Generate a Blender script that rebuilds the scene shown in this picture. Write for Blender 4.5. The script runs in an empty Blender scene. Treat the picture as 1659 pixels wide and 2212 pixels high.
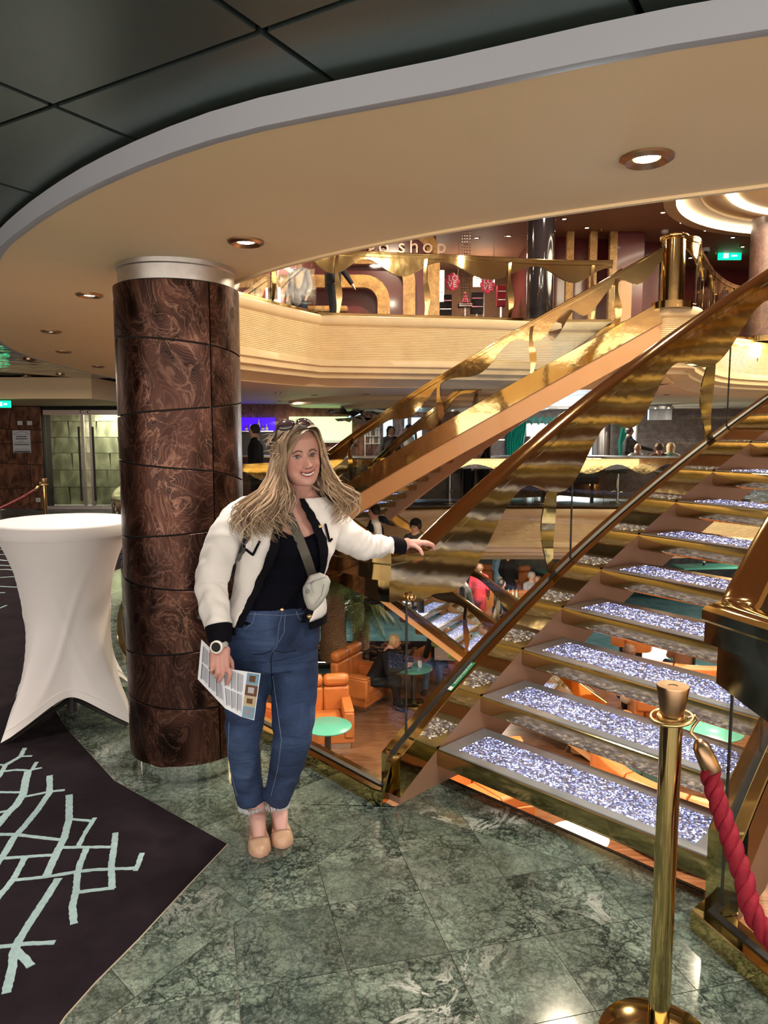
import bpy, bmesh, math, random
import numpy as np
from mathutils import Vector, Matrix, noise

SC = bpy.context.scene
COL = SC.collection
R = math.radians
PI = math.pi

# ------------------------------------------------------------------ camera
F, CZ, PT = 1600.0, 1.622, R(6.19)
cam = bpy.data.cameras.new('camera'); cam.sensor_fit = 'HORIZONTAL'; cam.sensor_width = 36
cam.lens = F / 1659 * 36; cam.clip_start = .05; cam.clip_end = 200
camo = bpy.data.objects.new('camera', cam); COL.objects.link(camo)
camo.location = (0, 0, CZ); camo.rotation_euler = (PI / 2 - PT, 0, 0)
SC.camera = camo

# ------------------------------------------------------------------ world, colour management
w = bpy.data.worlds.new('world'); SC.world = w; w.use_nodes = True
w.node_tree.nodes['Background'].inputs[0].default_value = (1.0, .88, .74, 1)
w.node_tree.nodes['Background'].inputs[1].default_value = 1.9
SC.view_settings.view_transform = 'Standard'; SC.view_settings.look = 'None'
SC.view_settings.gamma = 1; SC.view_settings.use_curve_mapping = False
SC.view_settings.exposure = .8
cy = SC.cycles
cy.use_adaptive_sampling = True; cy.adaptive_threshold = .045; cy.max_bounces = 7; cy.diffuse_bounces = 3; cy.glossy_bounces = 3; cy.transmission_bounces = 6
cy.transparent_max_bounces = 24; cy.caustics_reflective = False; cy.caustics_refractive = False
cy.sample_clamp_indirect = 4; cy.use_denoising = True

def light(kind, name, loc, power, col=(1, .86, .68), size=.1, rot=(0, 0, 0), spot=None, blend=.6, spread=None):
    l = bpy.data.lights.new(name, kind); l.energy = power; l.color = col
    if kind == 'AREA':
        l.shape = 'DISK'; l.size = size
        if spread: l.spread = R(spread)
    elif kind == 'SPOT':
        l.shadow_soft_size = size; l.spot_size = R(spot or 100); l.spot_blend = blend
    else: l.shadow_soft_size = size
    o = bpy.data.objects.new(name, l); COL.objects.link(o); o.location = loc; o.rotation_euler = rot
    return o

# area lamps added over atrium, decks and lounge; only the coffer's fitting is built
light('AREA', 'coffer_light', (8.8, 13, 5.80), 520, (1, .80, .55), 5.0)
for x, y in ((2.4, 5.6), (4.2, 7.0), (2.2, 8.4), (4.6, 9.6), (.6, 7.2)): light('AREA', 'atrium_fill_light', (x, y, 5.90), 72, (1, .84, .62), .22)
for x, y, p in ((.3, 14.0, 110), (3.2, 13.2, 90), (-2.5, 13, 60)):
    light('AREA', 'upper_deck_light', (x, y, 5.90), p, (1, .8, .58), .22)
for x, y, p in ((-2.2, 17.5, 130), (1.5, 18.5, 130), (5.5, 19.5, 110), (9.5, 19.5, 110), (-5.5, 9.5, 60), (-6.5, 6, 50)):
    light('AREA', 'bar_deck_light', (x, y, 2.30), p, (1, .84, .66), .5)
for x, y, p in ((-1.8, 10.2, 60), (1.6, 9.0, 75), (.3, 12.6, 75), (3.8, 7.0, 75), (5.5, 11.5, 80), (-.5, 5.8, 50)):
    light('AREA', 'lounge_fill_light', (x, y, -.55), p, (1, .78, .55), .35)
for x, y, p in ((2.6, 17.6, 80), (7.5, 18, 80), (11.5, 21, 80), (-1.5, 18, 60)):
    light('AREA', 'lounge_fill_light', (x, y, -1.2), p, (1, .82, .62), .6)

# ------------------------------------------------------------------ picture helpers (pixel of the photo -> point of a real plane)
def ray(u, v):
    a = (u - 829.5) / F; b = -(v - 1106) / F
    return Vector((a, math.cos(PT) + b * math.sin(PT), -math.sin(PT) + b * math.cos(PT)))
def onz(u, v, z):
    r = ray(u, v); t = (z - CZ) / r.z; return Vector((r.x * t, r.y * t, z))
def ony(u, v, y):
    r = ray(u, v); t = y / r.y; return Vector((r.x * t, y, CZ + r.z * t))
def hit_cyl(u, v, cx, cy_, rad):
    r = ray(u, v); a = r.x**2 + r.y**2; b = -2 * (r.x * cx + r.y * cy_); c = cx * cx + cy_ * cy_ - rad * rad
    d = max(0, b * b - 4 * a * c); t = (-b - math.sqrt(d)) / (2 * a); return r * t + Vector((0, 0, CZ))

# ------------------------------------------------------------------ materials
MATS = {}
def _new(name):
    m = bpy.data.materials.new(name); m.use_nodes = True; MATS[name] = m
    nt = m.node_tree; return m, nt, nt.nodes['Principled BSDF']
def N(nt, kind, **kw):
    n = nt.nodes.new('ShaderNode' + kind)
    for k, v in kw.items():
        if k in n.inputs.keys(): n.inputs[k].default_value = v
        else: setattr(n, k, v)
    return n
def ramp(nt, fac, stops):
    r = nt.nodes.new('ShaderNodeValToRGB'); e = r.color_ramp.elements
    while len(e) < len(stops): e.new(.5)
    for i, (p, c) in enumerate(stops):
        e[i].position = p; e[i].color = (*c, 1) if len(c) == 3 else c
    nt.links.new(fac, r.inputs[0]); return r
def coords(nt, kind='Object', scale=None, rnd=0):
    tc = nt.nodes.new('ShaderNodeTexCoord'); out = tc.outputs[kind]
    if rnd:
        oi = nt.nodes.new('ShaderNodeObjectInfo')
        ma = N(nt, 'VectorMath', operation='SCALE'); ma.inputs[0].default_value = (rnd, rnd * .7, rnd * .3)
        nt.links.new(oi.outputs['Random'], ma.inputs['Scale'])
        ad = N(nt, 'VectorMath', operation='ADD'); nt.links.new(out, ad.inputs[0]); nt.links.new(ma.outputs[0], ad.inputs[1]); out = ad.outputs[0]
    if scale:
        mp = nt.nodes.new('ShaderNodeMapping'); mp.inputs['Scale'].default_value = scale
        nt.links.new(out, mp.inputs[0]); out = mp.outputs[0]
    return out
def noi(nt, co, scale, detail=3, dist=0, rough=.5):
    n = N(nt, 'TexNoise', Scale=scale, Detail=detail, Distortion=dist, Roughness=rough); nt.links.new(co, n.inputs['Vector']); return n.outputs[0]
def bump(nt, h, p, s=.3, d=.01):
    b = N(nt, 'Bump', Strength=s, Distance=d); nt.links.new(h, b.inputs['Height']); nt.links.new(b.outputs[0], p.inputs['Normal'])
def mixc(nt, fac, a, b, mode='MIX'):
    n = nt.nodes.new('ShaderNodeMix'); n.data_type = 'RGBA'; n.blend_type = mode
    for i, x in ((0, fac), (6, a), (7, b)):
        if isinstance(x, (int, float)): n.inputs[i].default_value = x
        elif isinstance(x, tuple): n.inputs[i].default_value = (*x, 1)
        else: nt.links.new(x, n.inputs[i])
    return n.outputs[2]
def mat(name, col, rough=.5, metal=0, var=0, vscale=6, bmp=None, emit=0, ecol=None, coat=0, spec=None, sheen=0, sss=0):
    m, nt, p = _new(name)
    p.inputs['Base Color'].default_value = (*col, 1); p.inputs['Roughness'].default_value = rough; p.inputs['Metallic'].default_value = metal
    if coat: p.inputs['Coat Weight'].default_value = coat; p.inputs['Coat Roughness'].default_value = .08
    if spec is not None: p.inputs['Specular IOR Level'].default_value = spec
    if sheen: p.inputs['Sheen Weight'].default_value = sheen
    if sss: p.inputs['Subsurface Weight'].default_value = sss; p.inputs['Subsurface Radius'].default_value = (.01, .004, .002)
    if emit: p.inputs['Emission Color'].default_value = (*(ecol or col), 1); p.inputs['Emission Strength'].default_value = emit
    co = None
    if var:
        co = coords(nt); n = noi(nt, co, vscale)
        lo = tuple(c * (1 - var) for c in col); hi = tuple(min(1, c * (1 + var)) for c in col)
        nt.links.new(ramp(nt, n, [(.3, lo), (.7, hi)]).outputs[0], p.inputs['Base Color'])
    if bmp:
        co = co or coords(nt); bump(nt, noi(nt, co, bmp[0], 4), p, bmp[1], bmp[2] if len(bmp) > 2 else .005)
    return m

mat('brass', (.66, .49, .215), .075, 1, .06, 3, (1.6, .10, .05))
mat('brass_brushed', (.80, .57, .26), .28, 1, .1, 20)
mat('brass_dark', (.46, .345, .165), .14, 1, .08, 5)
mat('bronze', (.42, .27, .16), .3, 1, .2, 12)
mat('steel', (.72, .72, .74), .22, 1)
mat('brushed_steel', (.62, .6, .6), .38, 1, .05, 30)
mat('mirror', (.8, .82, .8), .03, 1)
mat('peach_paint', (.66, .36, .17), .35, 0, .04, 2, coat=.2)
mat('copper_paint', (.50, .29, .19), .36, .5, .1, 3)
mat('cream_paint', (.88, .665, .40), .55, 0, .03, 1.5)
mat('cream_wave', (.84, .655, .39), .42, 0, .05, 3)
mat('grey_trim', (.42, .44, .50), .45, 0)
mat('black_rubber', (.012, .012, .014), .4)
mat('black_void', (.01, .01, .01), .8)
mat('black_gloss', (.012, .01, .012), .06, 0, coat=1)
mat('dark_plastic', (.03, .028, .03), .4)
mat('slab_dark', (.05, .03, .025), .7)
mat('upper_ceiling', (.36, .20, .13), .6, 0, .05, 2)
mat('maroon_wall', (.13, .022, .022), .25, 0, .25, 2, coat=.4)
mat('orange_leather', (.50, .165, .045), .42, 0, .12, 5, (60, .15, .002))
mat('teal_top', (.10, .40, .32), .25, 0, .05, 4)
mat('teal_fabric', (.02, .42, .30), .6, 0, .2, 5)
mat('teal_valance', (.10, .32, .30), .6, 0, .2, 8)
mat('white_cloth', (.86, .82, .84), .62, 0, .02, 3, sheen=.3)
mat('white_gloss', (.88, .87, .86), .25)
mat('cloth_seam', (.95, .93, .93), .5)
mat('rope_red', (.25, .012, .028), .72, 0, .18, 40, (220, .5, .003), spec=.2)
mat('rope_dark', (.12, .012, .015), .8, 0, .2, 40)
mat('carpet_line', (.30, .43, .45), .95, 0, .12, 60, (260, .6, .004))
mat('carpet_edge', (.46, .40, .30), .5)
mat('paper', (.80, .83, .92), .55)
mat('ink', (.10, .10, .14), .6)
mat('ink_soft', (.38, .40, .48), .6)
mat('green_sign', (.0, .5, .22), .4, emit=1.1, ecol=(.0, .9, .35))
mat('sign_white', (.9, .95, .9), .4, emit=1.2)
mat('green_label', (.02, .22, .10), .4)
mat('lamp_glow', (1, .95, .85), .4, emit=14, ecol=(1, .95, .9))
mat('lamp_glow_soft', (1, .9, .75), .4, emit=5, ecol=(1, .9, .75))
mat('flame_glass', (1, .75, .35), .4, emit=9, ecol=(1, .66, .22))
mat('amber_glow', (1, .7, .3), .4, emit=7, ecol=(1, .62, .16))
mat('cove_glow', (1, .95, .7), .4, emit=7, ecol=(1, .93, .72))
mat('cove_cool', (.6, .8, 1), .4, emit=2.2, ecol=(.55, .78, 1))
mat('blue_screen', (.02, .01, .6), .4, emit=1.5, ecol=(.03, .0, .9))
mat('lime_screen', (.5, .8, .3), .4, emit=1.0, ecol=(.52, .82, .34))
mat('ice_panel', (.5, .75, .95), .3, emit=1.6, ecol=(.42, .7, 1))
mat('daylight', (.9, .97, 1), .4, emit=2.2, ecol=(.86, .96, 1))
mat('white_lamp', (1, .97, .9), .4, emit=1.6, ecol=(1, .93, .8))
mat('cyan_tape', (.05, .35, .75), .4)
mat('love_pink', (.85, .06, .16), .35)
mat('gold_letter', (.6, .42, .3), .4, .3)
mat('deck_dark', (.045, .05, .055), .35, 0, .4, 6)
mat('leaf', (.10, .16, .05), .45, 0, .5, 8)
mat('leaf_pale', (.36, .40, .16), .5, 0, .3, 8)
mat('palm_bark', (.30, .19, .12), .9, 0, .4, 30, (40, .8, .02))
mat('khaki_strap', (.085, .08, .065), .7, 0, .1, 80, (300, .3, .002))
mat('bag_grey', (.46, .46, .43), .6, 0, .06, 12, (30, .4, .004))
mat('black_knit', (.003, .003, .006), .9, spec=.15)
mat('black_top', (.002, .002, .006), .9, spec=.12)
mat('white_knit', (.88, .85, .84), .8, 0, .03, 20, (160, .35, .003), sheen=.3)
mat('shoe_nude', (.60, .38, .255), .38, 0, .04, 10)
mat('shoe_sole', (.55, .33, .25), .6)
mat('stitch', (.20, .26, .40), .7)
mat('tooth', (.92, .88, .84), .25)
mat('eye_white', (.52, .46, .44), .3)
mat('iris', (.035, .028, .022), .5, spec=.2)
mat('pupil', (.01, .01, .01), .1)
mat('lash', (.025, .014, .010), .7)
mat('brow', (.13, .075, .05), .8)
mat('nostril', (.10, .03, .025), .9)
mat('lip_line', (.22, .05, .05), .7)
mat('gold', (.85, .55, .28), .25, 1)
mat('lens_dark', (.05, .025, .035), .08, 0, coat=1)
mat('box_black', (.02, .02, .022), .5)
mat('bottle_amber', (.25, .10, .02), .15)
mat('bottle_clear', (.6, .65, .6), .1)
mat('cup_clear', (.75, .78, .8), .1)
mat('laptop', (.55, .56, .58), .35, .6)
for nm, c in dict(black=(.01, .01, .013), navy=(.02, .03, .06), charcoal=(.05, .05, .055), white=(.75, .74, .72), cream=(.62, .52, .42), tan=(.5, .42, .28),
                  red=(.4, .03, .05), grey=(.3, .3, .33), jeans=(.06, .1, .2), pink=(.65, .42, .38), blue=(.2, .35, .5), brown=(.14, .07, .04), green=(.05, .12, .12)).items():
    mat('cloth_' + nm, c, .85, 0, .15, 10, spec=.2)
for nm, c in dict(black=(.015, .012, .012), brown=(.10, .05, .03), blonde=(.55, .40, .22), grey=(.35, .33, .32), white=(.6, .6, .6)).items():
    mat('hair_' + nm, c, .6, 0, .3, 40)
mat('skin_plain', (.58, .33, .24), .5, 0, .05, 5, sss=.05)
mat('skin_dark', (.22, .12, .08), .5, 0, .05, 5)

def glass(name, tint=(1, 1, 1), f=1.0, r=.02):
    m, nt, p = _new(name); out = nt.nodes['Material Output']
    tr = N(nt, 'BsdfTransparent'); tr.inputs[0].default_value = (*tint, 1)
    gl = N(nt, 'BsdfGlossy'); gl.inputs['Roughness'].default_value = r
    lw = nt.nodes.new('ShaderNodeLayerWeight'); pw = N(nt, 'Math', operation='POWER'); pw.inputs[1].default_value = 4.5; nt.links.new(lw.outputs['Facing'], pw.inputs[0])
    mu = N(nt, 'Math', operation='MULTIPLY_ADD'); mu.inputs[1].default_value = .75 * f; mu.inputs[2].default_value = .028 * f
    nt.links.new(pw.outputs[0], mu.inputs[0]); mx = nt.nodes.new('ShaderNodeMixShader')
    nt.links.new(mu.outputs[0], mx.inputs[0]); nt.links.new(tr.outputs[0], mx.inputs[1]); nt.links.new(gl.outputs[0], mx.inputs[2])
    nt.links.new(mx.outputs[0], out.inputs['Surface']); nt.nodes.remove(p); return m
glass('glass', (.97, .985, .975), .9)
glass('door_glass', (.85, .88, .82), 1.6)

def marble(name, base, dark, pale, rnd=7, rough=.10, s=1):
    m, nt, p = _new(name); co = coords(nt, 'Object', None, rnd)
    wp = N(nt, 'TexNoise', Scale=1.6 * s, Detail=3); nt.links.new(co, wp.inputs['Vector'])
    sc = N(nt, 'VectorMath', operation='SCALE'); sc.inputs['Scale'].default_value = .9; nt.links.new(wp.outputs[1], sc.inputs[0])
    ad = N(nt, 'VectorMath', operation='ADD'); nt.links.new(co, ad.inputs[0]); nt.links.new(sc.outputs[0], ad.inputs[1]); co2 = ad.outputs[0]
    st = N(nt, 'Mapping'); st.inputs['Scale'].default_value = (1, 2.6, 1); st.inputs['Rotation'].default_value = (0, 0, .6); nt.links.new(co2, st.inputs[0]); co3 = st.outputs[0]
    big = noi(nt, co, 3.2 * s, 5, .8, .65)
    tone = ramp(nt, big, [(.3, tuple(b * .5 for b in base)), (.5, base), (.7, tuple(b * 1.55 for b in base))]).outputs[0]
    def ridge(c_, sc_, d, lo, hi, dist=.4):
        n = noi(nt, c_, sc_, d, dist, .72); w_ = (hi - lo)
        return ramp(nt, n, [(lo, (0, 0, 0)), (lo + w_ * .5, (1, 1, 1)), (hi, (0, 0, 0))]).outputs[0]
    def mul(x, k):
        q = N(nt, 'Math', operation='MULTIPLY'); nt.links.new(x, q.inputs[0])
        if isinstance(k, float): q.inputs[1].default_value = k
        else: nt.links.new(k, q.inputs[1])
        return q.outputs[0]
    def crack(sc_, wd, warp, seed=0):
        q = N(nt, 'TexNoise', Scale=sc_ * .55, Detail=4, Roughness=.65); nt.links.new(co, q.inputs['Vector'])
        k = N(nt, 'VectorMath', operation='SCALE'); k.inputs['Scale'].default_value = warp / sc_; nt.links.new(q.outputs[1], k.inputs[0])
        d = N(nt, 'VectorMath', operation='ADD'); nt.links.new(co, d.inputs[0]); nt.links.new(k.outputs[0], d.inputs[1])
        v = N(nt, 'TexVoronoi', Scale=sc_); v.feature = 'DISTANCE_TO_EDGE'; nt.links.new(d.outputs[0], v.inputs['Vector'])
        return ramp(nt, v.outputs[0], [(0, (1, 1, 1)), (wd, (.5,) * 3), (wd * 2.4, (0, 0, 0))]).outputs[0]
    patch = ramp(nt, noi(nt, co, 2.0 * s, 3, .5), [(.35, (.25,) * 3), (.62, (1, 1, 1))]).outputs[0]
    c = mixc(nt, mul(ridge(co3, 7 * s, 7, .465, .515), mul(patch, .75)), tone, dark)
    c = mixc(nt, mul(crack(9 * s, .040, 3.2), mul(patch, 1.0)), c, dark)
    c = mixc(nt, mul(crack(21 * s, .055, 3.0), mul(patch, .9)), c, dark)
    c = mixc(nt, mul(crack(42 * s, .06, 2.6), .45), c, dark)
    area = ramp(nt, noi(nt, co, 1.9 * s, 3, .6), [(.56, (0, 0, 0)), (.70, (1, 1, 1))]).outputs[0]
    c = mixc(nt, mul(ridge(co2, 3.4 * s, 6, .45, .53, .6), mul(area, .9)), c, pale)
    c = mixc(nt, mul(crack(5 * s, .013, 3.6), .14), c, pale)
    nt.links.new(c, p.inputs['Base Color']); p.inputs['Roughness'].default_value = rough
    return m
marble('green_marble', (.185, .235, .195), (.016, .026, .021), (.55, .58, .54))
marble('onyx', (.62, .36, .12), (.32, .14, .04), (.85, .66, .40), 3, .25)
marble('brown_stone', (.13, .07, .055), (.05, .025, .02), (.28, .17, .12), 5, .35, .8)
marble('pale_brick', (.30, .22, .20), (.16, .11, .1), (.5, .42, .40), 5, .4, 1.2)

def swirl(name, lo, mid, hi, rough=.33, metal=.85, s=1, rnd=9):
    m, nt, p = _new(name); co = coords(nt, 'Object', (1, 1, .62), rnd)
    n1 = noi(nt, co, 3.2 * s, 2, 1.2)
    ad = N(nt, 'VectorMath', operation='ADD'); sc = N(nt, 'VectorMath', operation='SCALE'); sc.inputs['Scale'].default_value = .55
    nn = N(nt, 'TexNoise', Scale=3.0 * s, Detail=1); nt.links.new(co, nn.inputs['Vector']); nt.links.new(nn.outputs[1], sc.inputs[0])
    nt.links.new(co, ad.inputs[0]); nt.links.new(sc.outputs[0], ad.inputs[1])
    vo = N(nt, 'TexVoronoi', Scale=8.5 * s); vo.feature = 'SMOOTH_F1'; vo.inputs['Smoothness'].default_value = .18; nt.links.new(ad.outputs[0], vo.inputs['Vector'])
    wn = N(nt, 'TexNoise', Scale=7.0 * s, Detail=4, Distortion=3.0); nt.links.new(ad.outputs[0], wn.inputs['Vector'])
    ri = ramp(nt, wn.outputs[0], [(.455, (0, 0, 0)), (.497, (1, 1, 1)), (.515, (.25,) * 3), (.56, (0, 0, 0))])
    base = ramp(nt, vo.outputs['Distance'], [(.08, lo), (.38, mid), (.75, tuple(c * 2.1 for c in mid))]).outputs[0]
    mm = N(nt, 'Math', operation='MULTIPLY'); mm.inputs[1].default_value = .50; nt.links.new(ri.outputs[0], mm.inputs[0])
    c = mixc(nt, mm.outputs[0], base, hi)
    sn = N(nt, 'Math', operation='MULTIPLY'); sn.inputs[1].default_value = 95; nt.links.new(vo.outputs['Distance'], sn.inputs[0])
    si = N(nt, 'Math', operation='SINE'); nt.links.new(sn.outputs[0], si.inputs[0])
    fn = noi(nt, co, 9 * s, 2); am = N(nt, 'Math', operation='MULTIPLY'); nt.links.new(si.outputs[0], am.inputs[0]); nt.links.new(fn, am.inputs[1])
    m4 = N(nt, 'Math', operation='MULTIPLY_ADD'); m4.inputs[1].default_value = .22; m4.inputs[2].default_value = .03; m4.use_clamp = True; nt.links.new(am.outputs[0], m4.inputs[0])
    c = mixc(nt, m4.outputs[0], c, hi)
    c = mixc(nt, ramp(nt, n1, [(.35, (.55,) * 3), (.62, (0, 0, 0))]).outputs[0], c, lo)
    nt.links.new(c, p.inputs['Base Color']); p.inputs['Metallic'].default_value = metal
    nt.links.new(ramp(nt, vo.outputs['Distance'], [(0, (rough - .08,) * 3), (.6, (rough + .12,) * 3)]).outputs[0], p.inputs['Roughness'])
    bump(nt, wn.outputs[0], p, .22, .01); return m
swirl('copper_swirl', (.013, .006, .006), (.045, .019, .014), (.36, .19, .135), .27)
swirl('copper_wall', (.05, .025, .02), (.15, .07, .045), (.35, .18, .12), .4, .7)
swirl('sage_wall', (.30, .31, .20), (.42, .42, .28), (.50, .50, .36), .35, 0, .6)

def panel_green():
    m, nt, p = _new('green_panel'); co = coords(nt, 'Object', (40, 2, 1))
    p.inputs['Base Color'].default_value = (.115, .155, .15, 1); p.inputs['Metallic'].default_value = .75
    nt.links.new(ramp(nt, noi(nt, co, 6, 3), [(.3, (.30,) * 3), (.7, (.38,) * 3)]).outputs[0], p.inputs['Roughness'])
panel_green()
def mirror_green():
    m, nt, p = _new('mirror_ceiling'); co = coords(nt)
    p.inputs['Base Color'].default_value = (.10, .12, .105, 1); p.inputs['Metallic'].default_value = .9; p.inputs['Roughness'].default_value = .07
    bump(nt, noi(nt, co, 2.2, 3), p, .5, .05)
mirror_green()
def wood():
    m, nt, p = _new('wood_floor'); co = coords(nt, 'Object', (1, 9, 1))
    c = ramp(nt, noi(nt, co, 2.4, 6, .8, .65), [(.3, (.085, .034, .016)), (.5, (.17, .075, .036)), (.72, (.28, .15, .08))])
    nt.links.new(c.outputs[0], p.inputs['Base Color']); p.inputs['Roughness'].default_value = .3
wood()
def carpet(name, a, b, s=1):
    m, nt, p = _new(name); co = coords(nt)
    c = ramp(nt, noi(nt, co, 4 * s, 6, 0, .7), [(.3, a), (.7, b)])
    nt.links.new(c.outputs[0], p.inputs['Base Color']); p.inputs['Roughness'].default_value = 1; p.inputs['Specular IOR Level'].default_value = .1
    bump(nt, noi(nt, co, 300, 2), p, .7, .004)
carpet('carpet_dark', (.010, .006, .010), (.020, .014, .019)); carpet('carpet_teal', (.025, .075, .09), (.075, .15, .18), .6)
def network(name, a, b, s, thick=.04, rough=.9):
    m, nt, p = _new(name); co = coords(nt)
    v = N(nt, 'TexVoronoi', Scale=s); v.feature = 'DISTANCE_TO_EDGE'; nt.links.new(co, v.inputs['Vector'])
    c = ramp(nt, v.outputs[0], [(thick, b), (thick + .012, a)]); nt.links.new(c.outputs[0], p.inputs['Base Color'])
    p.inputs['Roughness'].default_value = rough
network('carpet_web', (.055, .04, .05), (.42, .52, .53), 4.5)
network('granite_web', (.04, .045, .05), (.20, .23, .25), 3.0, .03, .3)
def denim():
    m, nt, p = _new('denim'); co = coords(nt)
    n = noi(nt, co, 5.5, 4, .6); f = noi(nt, coords(nt, 'Object', (420, 420, 160)), 1, 2)
    c = ramp(nt, n, [(.32, (.008, .020, .065)), (.52, (.020, .045, .125)), (.75, (.065, .115, .25))]).outputs[0]
    c = mixc(nt, .35, c, ramp(nt, f, [(.3, (.55,) * 3), (.7, (1, 1, 1))]).outputs[0], 'MULTIPLY')
    nt.links.new(c, p.inputs['Base Color']); p.inputs['Roughness'].default_value = .85
    wr = noi(nt, coords(nt, 'Object', (1, 1, 3.5)), 5, 3, 1.2); bump(nt, wr, p, .5, .03)
denim()
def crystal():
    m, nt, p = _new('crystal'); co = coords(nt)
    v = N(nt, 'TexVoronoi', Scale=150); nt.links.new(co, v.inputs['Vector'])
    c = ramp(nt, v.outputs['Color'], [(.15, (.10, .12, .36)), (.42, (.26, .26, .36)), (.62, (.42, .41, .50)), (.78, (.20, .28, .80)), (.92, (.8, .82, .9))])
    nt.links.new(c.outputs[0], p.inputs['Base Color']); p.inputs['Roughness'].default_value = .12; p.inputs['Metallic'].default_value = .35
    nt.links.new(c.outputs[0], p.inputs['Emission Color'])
    e = ramp(nt, v.outputs['Color'], [(.50, (.05,) * 3), (.66, (.18,) * 3), (.74, (.9,) * 3), (.85, (2.6,) * 3)])  # painted sparkle: the brightest random cells glow
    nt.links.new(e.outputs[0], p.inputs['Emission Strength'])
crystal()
mat('frosted_glass', (.30, .31, .33), .22, 0, .05, 20, coat=.5)
def skin():
    m, nt, p = _new('skin'); a = N(nt, 'VertexColor'); a.layer_name = 'Col'; nt.links.new(a.outputs[0], p.inputs['Base Color'])
    p.inputs['Roughness'].default_value = .48; p.inputs['Subsurface Weight'].default_value = .12; p.inputs['Subsurface Radius'].default_value = (.012, .005, .003)
skin()
def hair():
    m, nt, p = _new('hair_wavy'); a = N(nt, 'VertexColor'); a.layer_name = 'Col'; nt.links.new(a.outputs[0], p.inputs['Base Color'])
    p.inputs['Roughness'].default_value = .42; p.inputs['Specular IOR Level'].default_value = .6
hair()

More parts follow.
